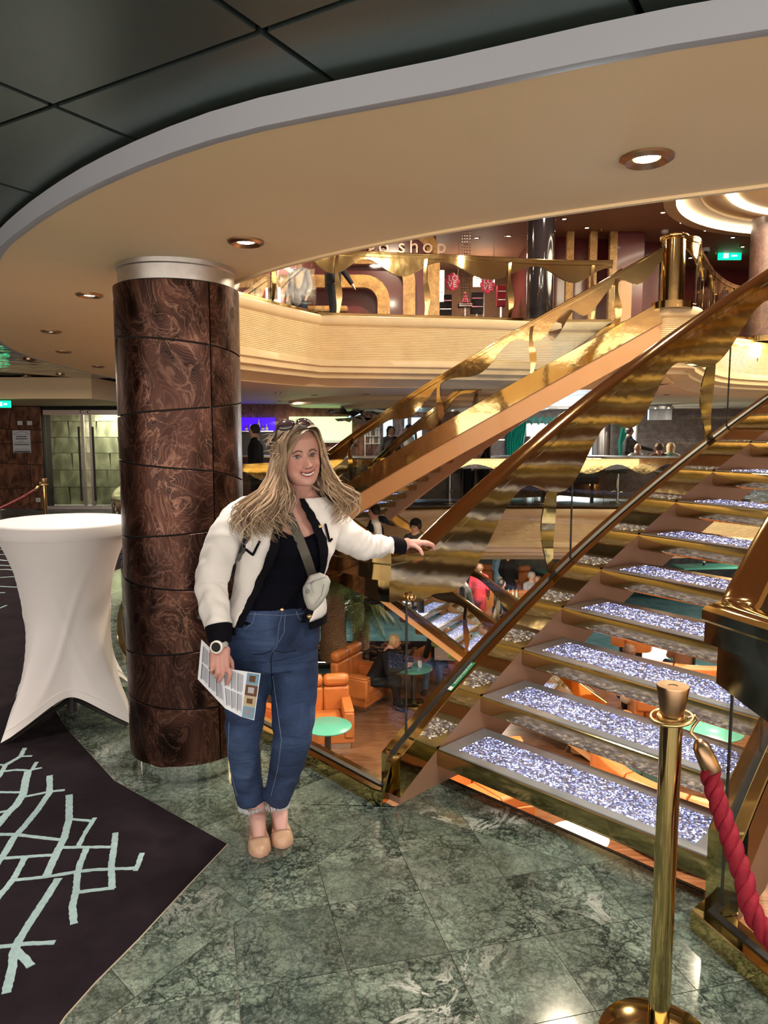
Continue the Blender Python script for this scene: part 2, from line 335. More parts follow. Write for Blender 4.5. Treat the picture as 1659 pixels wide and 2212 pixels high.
# ------------------------------------------------------------------ mesh builder
def rotz(a): c, s = math.cos(a), math.sin(a); return lambda x, y: (x * c - y * s, x * s + y * c)
class MB:
    def __init__(s): s.v = []; s.f = []
    def add(s, vs, fs):
        o = len(s.v); s.v += [tuple(p) for p in vs]; s.f += [tuple(i + o for i in f) for f in fs]; return s
    def box(s, c, d, rz=0, mtx=None):
        x, y, z = d[0] / 2, d[1] / 2, d[2] / 2; r = rotz(rz); vs = []
        for sx, sy, sz in ((-1, -1, -1), (1, -1, -1), (1, 1, -1), (-1, 1, -1), (-1, -1, 1), (1, -1, 1), (1, 1, 1), (-1, 1, 1)):
            a, b = r(sx * x, sy * y); q = Vector((a, b, sz * z))
            if mtx: q = mtx @ q
            vs.append((c[0] + q[0], c[1] + q[1], c[2] + q[2]))
        return s.add(vs, [(3, 2, 1, 0), (4, 5, 6, 7), (0, 1, 5, 4), (1, 2, 6, 5), (2, 3, 7, 6), (3, 0, 4, 7)])
    def prism(s, poly, z0, z1):
        n = len(poly); ar = sum(poly[i][0] * poly[(i + 1) % n][1] - poly[(i + 1) % n][0] * poly[i][1] for i in range(n))
        if ar < 0: poly = poly[::-1]
        vs = [(p[0], p[1], z0) for p in poly] + [(p[0], p[1], z1) for p in poly]
        return s.add(vs, [tuple(range(n))[::-1], tuple(range(n, 2 * n))] + [(i, (i + 1) % n, n + (i + 1) % n, n + i) for i in range(n)])
    def rings(s, rs, cap=True, close=False):
        n = len(rs[0]); vs = [p for r_ in rs for p in r_]; fs = []
        m = len(rs)
        for i in range(m - (0 if close else 1)):
            a, b = i * n, ((i + 1) % m) * n
            fs += [(a + j, a + (j + 1) % n, b + (j + 1) % n, b + j) for j in range(n)]
        if cap and not close: fs += [tuple(range(n))[::-1], tuple(range((m - 1) * n, m * n))]
        return s.add(vs, fs)
    def tube(s, pts, r, n=8, flat=None, cap=True):
        pts = [Vector(p) for p in pts]; rs = []; m = len(pts)
        rad = r if isinstance(r, (list, tuple)) else [r] * m
        t0 = (pts[1] - pts[0]).normalized(); up = Vector((0, 0, 1)) if abs(t0.z) < .9 else Vector((0, 1, 0))
        a = t0.cross(up).normalized()
        for i in range(m):
            t = (pts[min(i + 1, m - 1)] - pts[max(i - 1, 0)])
            if t.length < 1e-9: t = t0.copy()
            t.normalize(); a = (a - t * a.dot(t)).normalized(); b = t.cross(a)
            rs.append([pts[i] + (a * math.cos(k * 2 * PI / n) + b * math.sin(k * 2 * PI / n) * (flat or 1)) * rad[i] for k in range(n)])
        return s.rings(rs, cap)
    def lathe(s, prof, c=(0, 0, 0), n=24):
        return s.rings([[(c[0] + r * math.cos(k * 2 * PI / n), c[1] + r * math.sin(k * 2 * PI / n), c[2] + z) for k in range(n)] for r, z in prof])
    def ell(s, c, rad, n=16, m=10, mtx=None):
        rs = []
        for i in range(m + 1):
            ph = -PI / 2 + PI * (i + .001) / (m + .002); rr = []
            for k in range(n):
                q = Vector((rad[0] * math.cos(ph) * math.cos(2 * PI * k / n), rad[1] * math.cos(ph) * math.sin(2 * PI * k / n), rad[2] * math.sin(ph)))
                if mtx: q = mtx @ q
                rr.append(Vector(c) + q)
            rs.append(rr)
        return s.rings(rs)
    def cap(s, p0, p1, r0, r1, n=12):
        p0, p1 = Vector(p0), Vector(p1); d = (p1 - p0); L = d.length or 1e-4; d.normalize(); pts = []; rad = []
        for k in range(5): a = PI / 2 * k / 4.0; pts.append(p0 - d * r0 * math.cos(a)); rad.append(max(.0005, r0 * math.sin(a)))
        for k in range(5): a = PI / 2 * k / 4.0; pts.append(p1 + d * r1 * math.sin(a)); rad.append(max(.0005, r1 * math.cos(a)))
        return s.tube(pts, rad, n)
    def chain(s, pts, rad, n=12):
        for i in range(len(pts) - 1): s.cap(pts[i], pts[i + 1], rad[i], rad[i + 1], n)
        return s
    def sweep(s, path, prof, closed_prof=True, dz=None, cap=True):
        """path: points with z; prof: (side, up) pairs; mitred horizontally"""
        path = [Vector(p) for p in path]; m = len(path); rs = []
        for i in range(m):
            def hd(a, b):
                d = path[b] - path[a]; d.z = 0
                return d.normalized() if d.length > 1e-7 else None
            h1 = hd(i - 1, i) if i > 0 else None; h2 = hd(i, i + 1) if i < m - 1 else None
            h1 = h1 or h2; h2 = h2 or h1
            n1 = Vector((h1.y, -h1.x, 0)); n2 = Vector((h2.y, -h2.x, 0)); nn = (n1 + n2).normalized(); k = 1 / max(.35, nn.dot(n1))
            pr = prof(i) if callable(prof) else prof
            rs.append([path[i] + nn * (a * k) + Vector((0, 0, b)) for a, b in pr])
        return s.rings(rs, cap)

ORG = {}
def tagk(o, label=None, cat=None, group=None, kind=None):
    if label: o['label'] = label
    if cat: o['category'] = cat
    if group: o['group'] = group
    if kind: o['kind'] = kind
    return o
def thing(name, label, cat, loc=(0, 0, 0), group=None, kind=None):
    o = bpy.data.objects.new(name, None); COL.objects.link(o); o.location = loc; o.empty_display_size = .1
    ORG[o.name] = Vector(loc); return tagk(o, label, cat, group, kind)
def build(name, mb, material, parent=None, smooth=40, bevel=0, kind=None, origin=None, sub=0, label=None, fix=False):
    org = ORG.get(parent.name, Vector()) if parent else Vector()
    loc = Vector(origin) - org if origin is not None else Vector()
    tot = org + loc
    me = bpy.data.meshes.new(name); me.from_pydata([(v[0] - tot[0], v[1] - tot[1], v[2] - tot[2]) for v in mb.v], [], mb.f)
    if fix:
        bm = bmesh.new(); bm.from_mesh(me); bmesh.ops.remove_doubles(bm, verts=bm.verts, dist=1e-5); bmesh.ops.recalc_face_normals(bm, faces=bm.faces); bm.to_mesh(me); bm.free()
    for mm in (material if isinstance(material, (list, tuple)) else [material]): me.materials.append(MATS[mm])
    if smooth:
        me.polygons.foreach_set('use_smooth', [True] * len(me.polygons)); me.set_sharp_from_angle(angle=R(smooth))
    me.update(); o = bpy.data.objects.new(name, me); COL.objects.link(o)
    if parent: o.parent = parent
    o.location = loc; ORG[o.name] = tot
    if bevel:
        b = o.modifiers.new('bevel', 'BEVEL'); b.width = bevel; b.segments = 2; b.limit_method = 'ANGLE'
    if sub: sm = o.modifiers.new('sub', 'SUBSURF'); sm.levels = sub; sm.render_levels = sub
    return tagk(o, label, kind=kind)
def copy_tree(o, parent=None):
    c = o.copy(); COL.objects.link(c); c.parent = parent
    for ch in o.children: copy_tree(ch, c)
    return c
def instance(name, src, parent, loc, rz=0, scale=None):
    o = bpy.data.objects.new(name, src.data); COL.objects.link(o); o.parent = parent
    o.location = Vector(loc) - ORG.get(parent.name, Vector()) if parent else loc
    o.rotation_euler = (0, 0, rz)
    if scale: o.scale = scale
    ORG[o.name] = Vector(loc); return o
def smooth_line(pts, n=6):
    pts = [Vector(p) for p in pts]; out = []
    for i in range(len(pts) - 1):
        p0 = pts[max(i - 1, 0)]; p1 = pts[i]; p2 = pts[i + 1]; p3 = pts[min(i + 2, len(pts) - 1)]
        for k in range(n):
            t = k / n; out.append(.5 * ((2 * p1) + (p2 - p0) * t + (2 * p0 - 5 * p1 + 4 * p2 - p3) * t * t + (3 * p1 - p0 - 3 * p2 + p3) * t**3))
    return out + [pts[-1]]
def text_mb(body, size, depth, mtx):
    c = bpy.data.curves.new('t', 'FONT'); c.body = body; c.size = size; c.extrude = depth; c.align_x = 'CENTER'; c.align_y = 'CENTER'
    o = bpy.data.objects.new('t', c); COL.objects.link(o); dg = bpy.context.evaluated_depsgraph_get(); me = bpy.data.meshes.new_from_object(o.evaluated_get(dg))
    mb = MB(); mb.add([mtx @ v.co for v in me.vertices], [tuple(p.vertices) for p in me.polygons])
    bpy.data.objects.remove(o); bpy.data.curves.remove(c); bpy.data.meshes.remove(me); return mb
def frame(origin, right, up):
    r = Vector(right).normalized(); u = Vector(up).normalized(); n = r.cross(u)
    return Matrix(((r.x, u.x, n.x, origin[0]), (r.y, u.y, n.y, origin[1]), (r.z, u.z, n.z, origin[2]), (0, 0, 0, 1)))
def remesh(mb, vox, smooth=3, name='blob'):
    me = bpy.data.meshes.new(name); me.from_pydata([tuple(v) for v in mb.v], [], mb.f)
    o = bpy.data.objects.new(name, me); COL.objects.link(o)
    m = o.modifiers.new('r', 'REMESH'); m.mode = 'VOXEL'; m.voxel_size = vox; m.use_smooth_shade = True
    if smooth: s_ = o.modifiers.new('s', 'SMOOTH'); s_.iterations = smooth; s_.factor = .5
    dg = bpy.context.evaluated_depsgraph_get(); r = bpy.data.meshes.new_from_object(o.evaluated_get(dg))
    bpy.data.objects.remove(o); bpy.data.meshes.remove(me); r.name = name; return r
def mesh_obj(name, me, material, parent, kind=None):
    org = ORG.get(parent.name, Vector()) if parent else Vector()
    me.transform(Matrix.Translation(-org)); me.materials.clear()
    for mm in (material if isinstance(material, (list, tuple)) else [material]): me.materials.append(MATS[mm])
    me.polygons.foreach_set('use_smooth', [True] * len(me.polygons))
    o = bpy.data.objects.new(name, me); COL.objects.link(o); o.parent = parent; ORG[o.name] = org
    return tagk(o, kind=kind)

mat('shoe_line', (.34, .2, .13), .6); mat('fray', (.62, .66, .74), .8)
# ================================================================== STRUCTURE
H = 3.46                                             # deck height
def res(pts, n):
    pts = [Vector((p[0], p[1], 0)) for p in pts]; L = [0]
    for a, b in zip(pts, pts[1:]): L.append(L[-1] + (b - a).length)
    out = []; j = 0
    for i in range(n):
        s = L[-1] * i / (n - 1)
        while j < len(L) - 2 and L[j + 1] < s: j += 1
        t = (s - L[j]) / max(1e-9, L[j + 1] - L[j]); out.append(pts[j].lerp(pts[j + 1], t))
    return out
sm = lambda pts, n=5: [(p.x, p.y) for p in smooth_line([(a, b, 0) for a, b in pts], n)]
U_NEAR = [(5.5, 3.8)] + sm([(3.4, 2.2), (1.9, 2.05), (1.17, 2.34), (.59, 2.63), (.07, 2.97), (-.42, 3.40), (-.78, 3.85), (-1.15, 4.4), (-1.95, 5.8), (-2.4, 7.1), (-2.6, 8.5), (-2.45, 9.6), (-2.0, 10.46)], 4)
U_FAR = [(-2.0, 10.46), (-1.55, 11.35), (-1.05, 12.2)] + sm([(-1.05, 12.25), (.3, 12.5), (1.3, 12.65), (2.97, 13.0), (4.1, 13.0)], 4) + [(4.12, 11.55)] + sm([(4.25, 11.38), (4.75, 11.5), (5.2, 12.4), (6.4, 14.4), (7.5, 15.5), (9.5, 16.4), (12, 16)], 4)
U_RIGHT = [(13.5, 13), (13.5, 9), (9, 7), (5.7, 6), (5.6, 5.1), (5.5, 3.8)]
RIM = [(8, -1.5), (3.0, .8)] + sm([(1.6, 1.22), (.73, 1.496), (.446, 1.605), (.176, 1.735), (-.06, 1.835), (-.311, 1.95), (-.537, 2.095), (-.806, 2.317), (-1.054, 2.56), (-1.38, 2.93), (-1.691, 3.36), (-2.5, 4.75), (-3.2, 6.3), (-3.55, 7.56), (-3.72, 8.95), (-3.8, 10.7)], 4)

def strip(pa, za, pb, zb):
    n = len(pa); mb = MB(); mb.add([(p[0], p[1], za) for p in pa] + [(p[0], p[1], zb) for p in pb], [(i, i + 1, n + i + 1, n + i) for i in range(n - 1)]); return mb
def slab_strip(pa, pb, z0, z1, mb=None):
    mb = mb or MB(); n = len(pa)
    for i in range(n - 1):
        q = [pa[i], pa[i + 1], pb[i + 1], pb[i]]
        mb.add([(p[0], p[1], z0) for p in q] + [(p[0], p[1], z1) for p in q], [(3, 2, 1, 0), (4, 5, 6, 7), (0, 1, 5, 4), (2, 3, 7, 6)] + ([(3, 0, 4, 7)] if i == 0 else []) + ([(1, 2, 6, 5)] if i == n - 2 else []))
    return mb
ua, ra = res(U_NEAR, 70), res(RIM, 70)
far_out = [(-3.8, 10.7), (-4.2, 13), (-4.6, 24), (3, 27), (14, 27), (20, 20), (20, 12)]
uf, fo = res(U_FAR, 60), res(far_out, 60)
uf_in = []                                            # far ceiling starts a bit behind the hanging fascia
for i, p in enumerate(uf):
    d = (uf[min(i + 1, 59)] - uf[max(i - 1, 0)]).normalized(); uf_in.append(p + Vector((-d.y, d.x, 0)) * .38)
mb = slab_strip(ua, ra, 2.37, 2.44); slab_strip(uf_in, fo, 2.37, 2.44, mb)
ceiling = tagk(build('ceiling', mb, 'cream_paint', None, 30), kind='structure')

# grey rim around the cream ring and the dark shadow gap over it
mb = MB(); mb.sweep([(p.x, p.y, 2.37) for p in res(RIM, 120)], [(-.004, -.002), (.012, .004), (.022, .02), (.022, .055), (.012, .066), (-.03, .066), (-.03, -.002)])
tagk(build('trim_1', mb, 'grey_trim', None, 35), kind='structure')
mb = MB(); mb.sweep([(p.x, p.y, 2.37) for p in res(RIM, 90)], [(.02, .066), (.05, .066), (.05, .09), (.02, .09)])
tagk(build('trim_2', mb, 'mirror_ceiling', None, 35), kind='structure')

# ceiling panels over the near deck: one slab each, with open joints
def clip(poly, p, n):
    out = []; k = len(poly)
    for i in range(k):
        a, b = poly[i], poly[(i + 1) % k]; da = (a - p).dot(n); db = (b - p).dot(n)
        if da >= 0: out.append(a)
        if (da >= 0) != (db >= 0): out.append(a.lerp(b, da / (da - db)))
    return out
rimv = [Vector((p.x, p.y)) for p in res(RIM, 160)]
e1 = Vector((.857, -.515)); e2 = Vector((.515, .857)); o0 = Vector((-.255, 1.644))
for i in range(-13, 6):
    for j in range(-4, 9):
        a, b = .69 * i, 1.3 * j; g = .009
        poly = [o0 + e1 * (a + x) + e2 * (b + y) for x, y in ((g, g), (.69 - g, g), (.69 - g, 1.3 - g), (g, 1.3 - g))]
        c = sum(poly, Vector((0, 0))) / 4
        k = min(range(len(rimv)), key=lambda q: (rimv[q] - c).length); k = min(max(k, 1), len(rimv) - 2)
        d = (rimv[k + 1] - rimv[k - 1]).normalized(); nrm = Vector((-d.y, d.x))
        if nrm.dot(Vector((3, 8)) - rimv[k]) > 0: nrm = -nrm
        if (c - rimv[k]).dot(nrm) < -.75 or c.x < -9 or c.y > 11.5 or c.y < -2.4: continue
        poly = clip(poly, rimv[k] - nrm * .42, nrm)
        if len(poly) < 3: continue
        mb = MB(); mb.prism([(p.x, p.y) for p in poly], 2.452, 2.47)
        c = sum(poly, Vector((0, 0))) / len(poly)
        far = c.y > 4.6
        build('ceiling_panel', mb, 'mirror_ceiling' if far else 'green_panel', ceiling, 0, origin=(c.x, c.y, 2.45))

# upper slab with its carpet, and the outer shell that closes the place
outer = [(14, -6), (-10, -6), (-10, 12), (-10, 26), (-2, 27), (3, 27)]
ring_in = res(U_NEAR + U_FAR[1:] + U_RIGHT[:-1] + [(5.5, 3.8)], 110)
ctr = Vector((3, 8, 0)); ring_out = []
for p in ring_in:
    d = (p - ctr); m_ = min(14 / max(1e-6, abs(d.x)), (19 if d.y > 0 else 10.6) / max(1e-6, abs(d.y))); ring_out.append(ctr + d * m_)
def recess(pts, dist, test):
    n = len(pts); out = []
    for i, p in enumerate(pts):
        d = (pts[(i + 1) % n] - pts[i - 1]).normalized(); out.append(p + Vector((-d.y, d.x, 0)) * dist if test(p) else p)
    return out
rin2 = recess(ring_in, .42, lambda p: (p.y > 8 and p.x < 13))
mb = slab_strip(rin2, ring_out, 2.52, H - .01); slab_strip(ring_in, ring_out, H - .06, H, mb)
tagk(build('floor_upper_deck', mb, 'slab_dark', None, 0), kind='structure')
mb = MB(); mb.prism([(-11, -11), (17, -11), (17, 27), (-11, 27)], 5.92, 6.2)
# the upper ceiling has a round opening for the lit coffer: built as a ring strip instead of one slab
mb = MB(); cc = Vector((8.8, 13, 0)); n = 64; a_ = [cc + Vector((math.cos(t * 2 * PI / n), math.sin(t * 2 * PI / n), 0)) * 3.8 for t in range(n + 1)]
b_ = []
for p in a_:
    d = (p - cc).normalized(); lim = 1e9
    for v0, dv, lo, hi in ((cc.x, d.x, -11, 17), (cc.y, d.y, -11, 27)):
        if dv > 1e-6: lim = min(lim, (hi - v0) / dv)
        if dv < -1e-6: lim = min(lim, (lo - v0) / dv)
    b_.append(cc + d * lim)
slab_strip(a_, b_, 5.92, 6.05, mb)
# fill the two far corners that a radial strip leaves out
for q in (((-11, -11), (8.8 - 24, 13 - 24), (-11, 27)),): pass
upc = tagk(build('ceiling_upper_deck', mb, 'upper_ceiling', None, 0), kind='structure')
def ringmesh(r0, r1, z0, z1, m=72, c=cc):
    q = MB(); q.rings([[(c.x + r * math.cos(a), c.y + r * math.sin(a), z) for r, z in ((r0, z0), (r1, z0), (r1, z1), (r0, z1))] for a in [k * 2 * PI / m for k in range(m)]], False, True); return q
cof = thing('coffer', 'stepped round ceiling coffer with two lit cove rings over the upper deck', 'ceiling coffer', (8.8, 13, 5.92))
build('outer_rim', ringmesh(3.62, 3.84, 5.86, 5.95), 'cream_paint', cof, 30)
build('cove_light', ringmesh(3.56, 3.62, 5.90, 5.94), 'cove_glow', cof, 30, label='bright outer ring of cove light')
for r0, r1, z in ((3.2, 3.60, 5.97), (2.78, 3.22, 6.02), (1.9, 2.62, 6.03), (0.02, 1.95, 6.12)):
    build('step_ring', ringmesh(r0, r1, z, z + .12), 'cream_paint', cof, 30)
build('cove_light', ringmesh(2.62, 2.78, 6.0, 6.03), 'cove_glow', cof, 30, label='yellow-white inner ring of cove light')

# hanging fascia with the ribbed wave panel; used for both decks' atrium edges
def fascia(name, path, ztop, zbot, npath, out=.0, sgn=1):
    P = res(path, npath); m = len(P); mb = MB(); prof = []
    Hh = ztop - zbot
    for k in range(7): a = PI / 2 * k / 6.; prof.append((.05 * math.cos(a) - .05 * (k == 0) * 0, ztop - .05 + .05 * math.sin(a), 0))
    prof = prof[::-1]; prof += [(.05, ztop - .12, 0), (.03, ztop - .15, 0)]
    z0, z1 = ztop - .17, ztop - .17 - .52 * (Hh / 1.09)
    for k in range(120): prof.append((.0, z0 + (z1 - z0) * k / 119., 1))
    for off, dz in ((.012, .01), (.01, .10), (-.03, .12), (-.035, .20), (-.10, .225), (-.12, .29), (-.24, .32), (-.40, Hh - .17 - .52 * (Hh / 1.09))):
        prof.append((off, z1 - dz, 0))
    s = 0; rs = []
    for i in range(m):
        d = (P[min(i + 1, m - 1)] - P[max(i - 1, 0)]).normalized(); nn = Vector((d.y, -d.x, 0)) * sgn
        if i: s += (P[i] - P[i - 1]).length
        ring = []
        for off, z, wv in prof:
            o = off
            if wv:
                ph = z * 235 + 5.0 * noise.noise(Vector((s * .55, z * 3.2, 3))) + 1.5 * math.sin(s * 1.7 + z * 4)
                o += .0055 * math.sin(ph) - .004
            ring.append(P[i] + nn * (o + out) + Vector((0, 0, z)))
        rs.append(ring)
    n = len(prof); vs = [p for r_ in rs for p in r_]
    mb.add(vs, [(i * n + j, i * n + j + 1, (i + 1) * n + j + 1, (i + 1) * n + j) for i in range(m - 1) for j in range(n - 1)])
    return tagk(build(name, mb, 'cream_wave', None, 50), kind='structure')
fascia('trim_3', U_NEAR[-24:-1] + U_FAR, H + .04, 2.37, 260)
mb = MB(); mb.sweep([(p.x, p.y, 0) for p in res(U_NEAR[:-23], 60)], [(0, 2.36), (.02, 2.36), (.02, 3.5), (0, 3.5)])
tagk(build('trim_4', mb, 'cream_paint', None, 30), kind='structure')

# deck floor round the atrium
F_LEFT = [(.045, 3.065), (-.30, 3.45), (-.68, 3.87), (-1.22, 4.43), (-1.75, 5.05), (-2.12, 5.9), (-2.40, 6.85), (-2.6, 7.9), (-2.75, 9.0), (-2.85, 9.8)]
F_FAR = sm([(-2.85, 9.8), (-2.8, 11.2), (-2.4, 12.6), (-1.75, 13.6), (-.9, 14.45), (.3, 15.0), (1.6, 15.25), (3.6, 15.3), (5.2, 15.2), (7.4, 15.7), (9.5, 16.6), (12.5, 16.5)], 4)
F_RIGHT = [(14, 9), (14, -2), (6, -1.5), (3, -.3), (2, .5), (1.5, 1.2), (1.25, 1.7), (1.15, 2.05), (1.10, 2.38)]
fin = res(F_RIGHT + [(1.13, 2.46), (.285, 3.325), (.05, 3.07)] + F_LEFT[1:] + F_FAR[1:] + [(14, 9)], 150)
F_RAW = [Vector((p[0], p[1], 0)) for p in F_RIGHT + [(1.13, 2.46), (.285, 3.325), (.05, 3.07)] + F_LEFT[1:]] 
fin = F_RAW + res(F_FAR[1:], 40) + [Vector((14, 9, 0))]
fout = []
for p in fin:
    d = (p - ctr); m_ = min(14 / max(1e-6, abs(d.x)), (19 if d.y > 0 else 10.2) / max(1e-6, abs(d.y))); fout.append(ctr + d * m_)
floor = tagk(build('floor', slab_strip(recess(fin, .42, lambda p: p.y > 9.9 and p.x < 13), fout, -1.08, -.02, slab_strip(fin, fout, -.07, -.012)), 'granite_web', None, 0), kind='structure')
fascia('trim_5', F_FAR, 0.03, -1.1, 150)
mb = MB(); mb.sweep([(p[0], p[1], 0) for p in F_LEFT], [(0, -1.06), (.015, -1.06), (.015, -.02), (0, -.02)])
mb.sweep([(.285, 3.325, 0), (1.13, 2.46, 0)], [(-.02, -.25), (-.004, -.25), (-.004, .0), (-.02, .0)])
tagk(build('trim_6', mb, 'black_rubber', None, 0), kind='structure')

# green marble tiles of the near floor, each its own slab
CARPET = [(-.62, 2.767), (-1.258, 3.30), (-1.754, 3.93), (-2.4, 4.9), (-2.95, 6.0), (-3.3, 7.2), (-3.3, 8.0), (-3.0, 9.2), (-3.1, 10.5), (-3.3, 12), (-9.6, 12), (-9.6, -1.5), (-1.3, -1.5), (-1.0, .9), (-.93, 1.5), (-.89, 1.9), (-.855, 2.03), (-.79, 2.215), (-.712, 2.477)]
def inside(pt, poly):
    c = False; n = len(poly)
    for i in range(n):
        x1, y1 = poly[i]; x2, y2 = poly[(i + 1) % n]
        if (y1 > pt[1]) != (y2 > pt[1]) and pt[0] < (x2 - x1) * (pt[1] - y1) / (y2 - y1) + x1: c = not c
    return c
reg = [(-1.3, -1.5), (-1.0, .9), (-.93, 1.5), (-.89, 1.9), (-.855, 2.03), (-.79, 2.215), (-.712, 2.477), (-.62, 2.767), (-1.258, 3.30), (-1.754, 3.93), (-2.4, 4.9), (-2.95, 6.0), (-3.3, 7.2), (-3.3, 8.0), (-3.0, 9.2), (-2.87, 9.8)] + [(p[0], p[1]) for p in F_LEFT[::-1][1:]] + [(.285, 3.325), (1.13, 2.46)] + F_RIGHT[::-1][:7] + [(6, -1.5)]
bm = bmesh.new(); bm.faces.new([bm.verts.new((x, y, 0)) for x, y in reg]); 
def cut(p, d, where=None):
    n = Vector((-d[1], d[0], 0)); geom = bm.faces[:] + bm.edges[:] + bm.verts[:]
    if where:
        fs = [f for f in bm.faces if where(f.calc_center_median())]; geom = list({e for f in fs for e in f.edges} | {v for f in fs for v in f.verts}) + fs
    bmesh.ops.bisect_plane(bm, geom=geom, plane_co=Vector((p[0], p[1], 0)), plane_no=n, dist=1e-5)
bd = Vector((-.573, -.819, 0)); bn = Vector((.819, -.573, 0)); corner = Vector((.05, 3.07, 0))
cut(corner, bd)
right_ = lambda c: (c - corner).dot(bn) > 0
left_ = lambda c: (c - corner).dot(bn) <= 0
cut(corner, Vector((.84, -.54, 0)), right_)
ca, sa = math.cos(R(14)), math.sin(R(14)); dA = Vector((ca, sa, 0)); dB = Vector((-sa, ca, 0)); o_ = Vector((.204, 2.159, 0))
for k in range(-12, 20):
    cut(o_ + dB * (.325 * k), dA, right_)
for k in range(-10, 20):
    cut(o_ + dA * (.325 * k), dB, right_)
for k in range(0, 26): cut(corner + Vector((-.68, .73, 0)) * (.46 * k + .42), Vector((.73, .68, 0)), left_)
for k in range(-6, 6): cut(corner + Vector((-.73, -.68, 0)) * (.46 * k + .40), Vector((-.70, .715, 0)), left_)
tiles = [[v.co.copy() for v in f.verts] for f in bm.faces if f.calc_area() > .0004]; bm.free()
rnd = random.Random(4)
tiles.sort(key=lambda t: (sum(t, Vector()) / len(t)).length)
rest = MB()
def inset_prism(mb, t, z0, z1, g):
    c = sum(t, Vector()) / len(t); n = len(t); q = []
    ar = sum(t[i].x * t[(i + 1) % n].y - t[(i + 1) % n].x * t[i].y for i in range(n)) / 2
    for i in range(n):
        a, b, d = t[i - 1], t[i], t[(i + 1) % n]; u1 = (b - a).normalized(); u2 = (d - b).normalized()
        n1 = Vector((-u1.y, u1.x, 0)); n2 = Vector((-u2.y, u2.x, 0))
        if ar < 0: n1, n2 = -n1, -n2
        nn = n1 + n2
        q.append(b + (nn.normalized() * (g / max(.4, nn.normalized().dot(n1))) if nn.length > .1 else n1 * g))
    mb.prism([(p.x, p.y) for p in q], z0, z1)
for i, t in enumerate(tiles):
    if i < 260:
        mb = MB(); inset_prism(mb, t, -.011, 0, .0013); c = sum(t, Vector()) / len(t)
        build('floor_tile', mb, 'green_marble', floor, 0, origin=(c.x, c.y, 0))
    else: inset_prism(rest, t, -.011, 0, .0008)
if rest.v: build('floor_tiles', rest, 'green_marble', floor, 0, kind='stuff')
tagk(build('grout', (lambda m: m.prism(reg, -.0118, -.004) or m)(MB()), 'carpet_edge', floor, 0))

# deck 3 (the lounge below)
mb = MB(); mb.prism([(-8, -3), (15, -3), (15, 15.6), (4.6, 15.6), (2.2, 15.2), (-8, 15.2)], -H - .1, -H)
tagk(build('floor_lounge', mb, 'wood_floor', None, 0), kind='structure')
mb = MB(); mb.prism([(-8, 15.2), (2.2, 15.2), (4.6, 15.6), (15, 15.6), (20, 30), (-8, 30)], -H - .1, -H + .004)
tagk(build('floor_lounge_carpet', mb, 'carpet_teal', None, 0), kind='structure')
for nm, pts, z0, z1, mt in (
    ('wall_lounge_back', [(-9, 24.5), (18, 24.5)], -H, -1.08, 'deck_dark'), ('wall_lounge_left', [(-7, -3), (-7, 25)], -H, -1.08, 'slab_dark'),
    ('wall_lounge_right', [(16, -3), (16, 25)], -H, -1.08, 'slab_dark'), ('wall_lounge_front', [(-7, -2.5), (16, -2.5)], -H, -1.08, 'slab_dark'),
    ('wall_bar_back', [(-4.7, 20.6), (2.9, 20.6)], 0, 2.4, 'copper_wall'), ('wall_far_back', [(2.9, 20.6), (2.9, 25.6), (17, 25.6)], 0, 2.4, 'pale_brick'),
    ('wall_upper_back', [(-10, 16.3), (1.0, 16.5)], H, 5.95, 'maroon_wall'), ('wall_upper_left', [(-10, 2), (-10, 17)], H, 5.95, 'maroon_wall'),
    ('wall_upper_shop', [(1.2, 20.5), (3.4, 20.5)], H, 5.95, 'cloth_brown'), ('wall_upper_right', [(3.3, 17.0), (6.2, 17.6), (6.25, 19.6), (16.5, 22.5)], H, 5.95, 'maroon_wall'),
    ('wall_upper_side', [(1.0, 16.5), (1.05, 20.5)], H, 5.95, 'cloth_brown'), ('wall_upper_side_right', [(3.3, 17.0), (3.35, 20.5)], H, 5.95, 'maroon_wall'),
    ('wall_right', [(16.5, -4), (16.5, 26)], 0, 6, 'copper_wall'), ('wall_left', [(-9.8, -4), (-9.8, 15.6)], 0, 2.5, 'copper_wall'), ('wall_door_side', [(-4.7, 15.7), (-4.7, 20.6)], 0, 2.4, 'copper_wall')):
    mb = MB(); mb.sweep([(x, y, 0) for x, y in pts], [(0, z0), (.12, z0), (.12, z1), (0, z1)]); tagk(build(nm, mb, mt, None, 0), kind='structure')

# ------------------------------------------------------------------ downlights
def downlight(name, label, x, y, z, r, group=None, glow='lamp_glow', power=0, spot=115, ring='bronze', parent_trim=True, col=(1, .90, .78), emit_r=.42):
    t = thing(name, label, 'ceiling light', (x, y, z), group)
    mb = MB(); mb.lathe([(r * .5, .012), (r * .52, -.002), (r * .8, -.014), (r, -.006), (r, .002), (r * .99, .012)], (x, y, z), 28); build('trim_ring', mb, ring, t, 50)
    mb = MB(); mb.lathe([(.001, -.004), (r * emit_r, -.004), (r * emit_r, .01), (.001, .01)], (x, y, z), 20); build('lamp', mb, glow, t, 50)
    if power: light('SPOT', 'downlight_beam', (x, y, z - .02), power, col, r * .5, spot=spot, blend=.75)
    return t
near = [(1397, 340, 'largest ceiling downlight, near the top right over the staircase', 58),
        (531, 521, 'ceiling downlight right beside the top of the copper column', 42),
        (193, 636, 'ceiling downlight left of the copper column, nearest one on that side', 40),
        (110, 715, 'second ceiling downlight left of the copper column', 42),
        (138, 759, 'third ceiling downlight left of the column, half turned away', 30),
        (212, 791, 'ceiling downlight at the far edge of the cream ring by the column', 30)]
for u, v, lb, pw in near:
    p = onz(u, v, 2.37); downlight('ceiling_downlight', lb, p.x, p.y, 2.369, .072, None, 'lamp_glow', pw)
p = onz(1397, 340, 2.37)
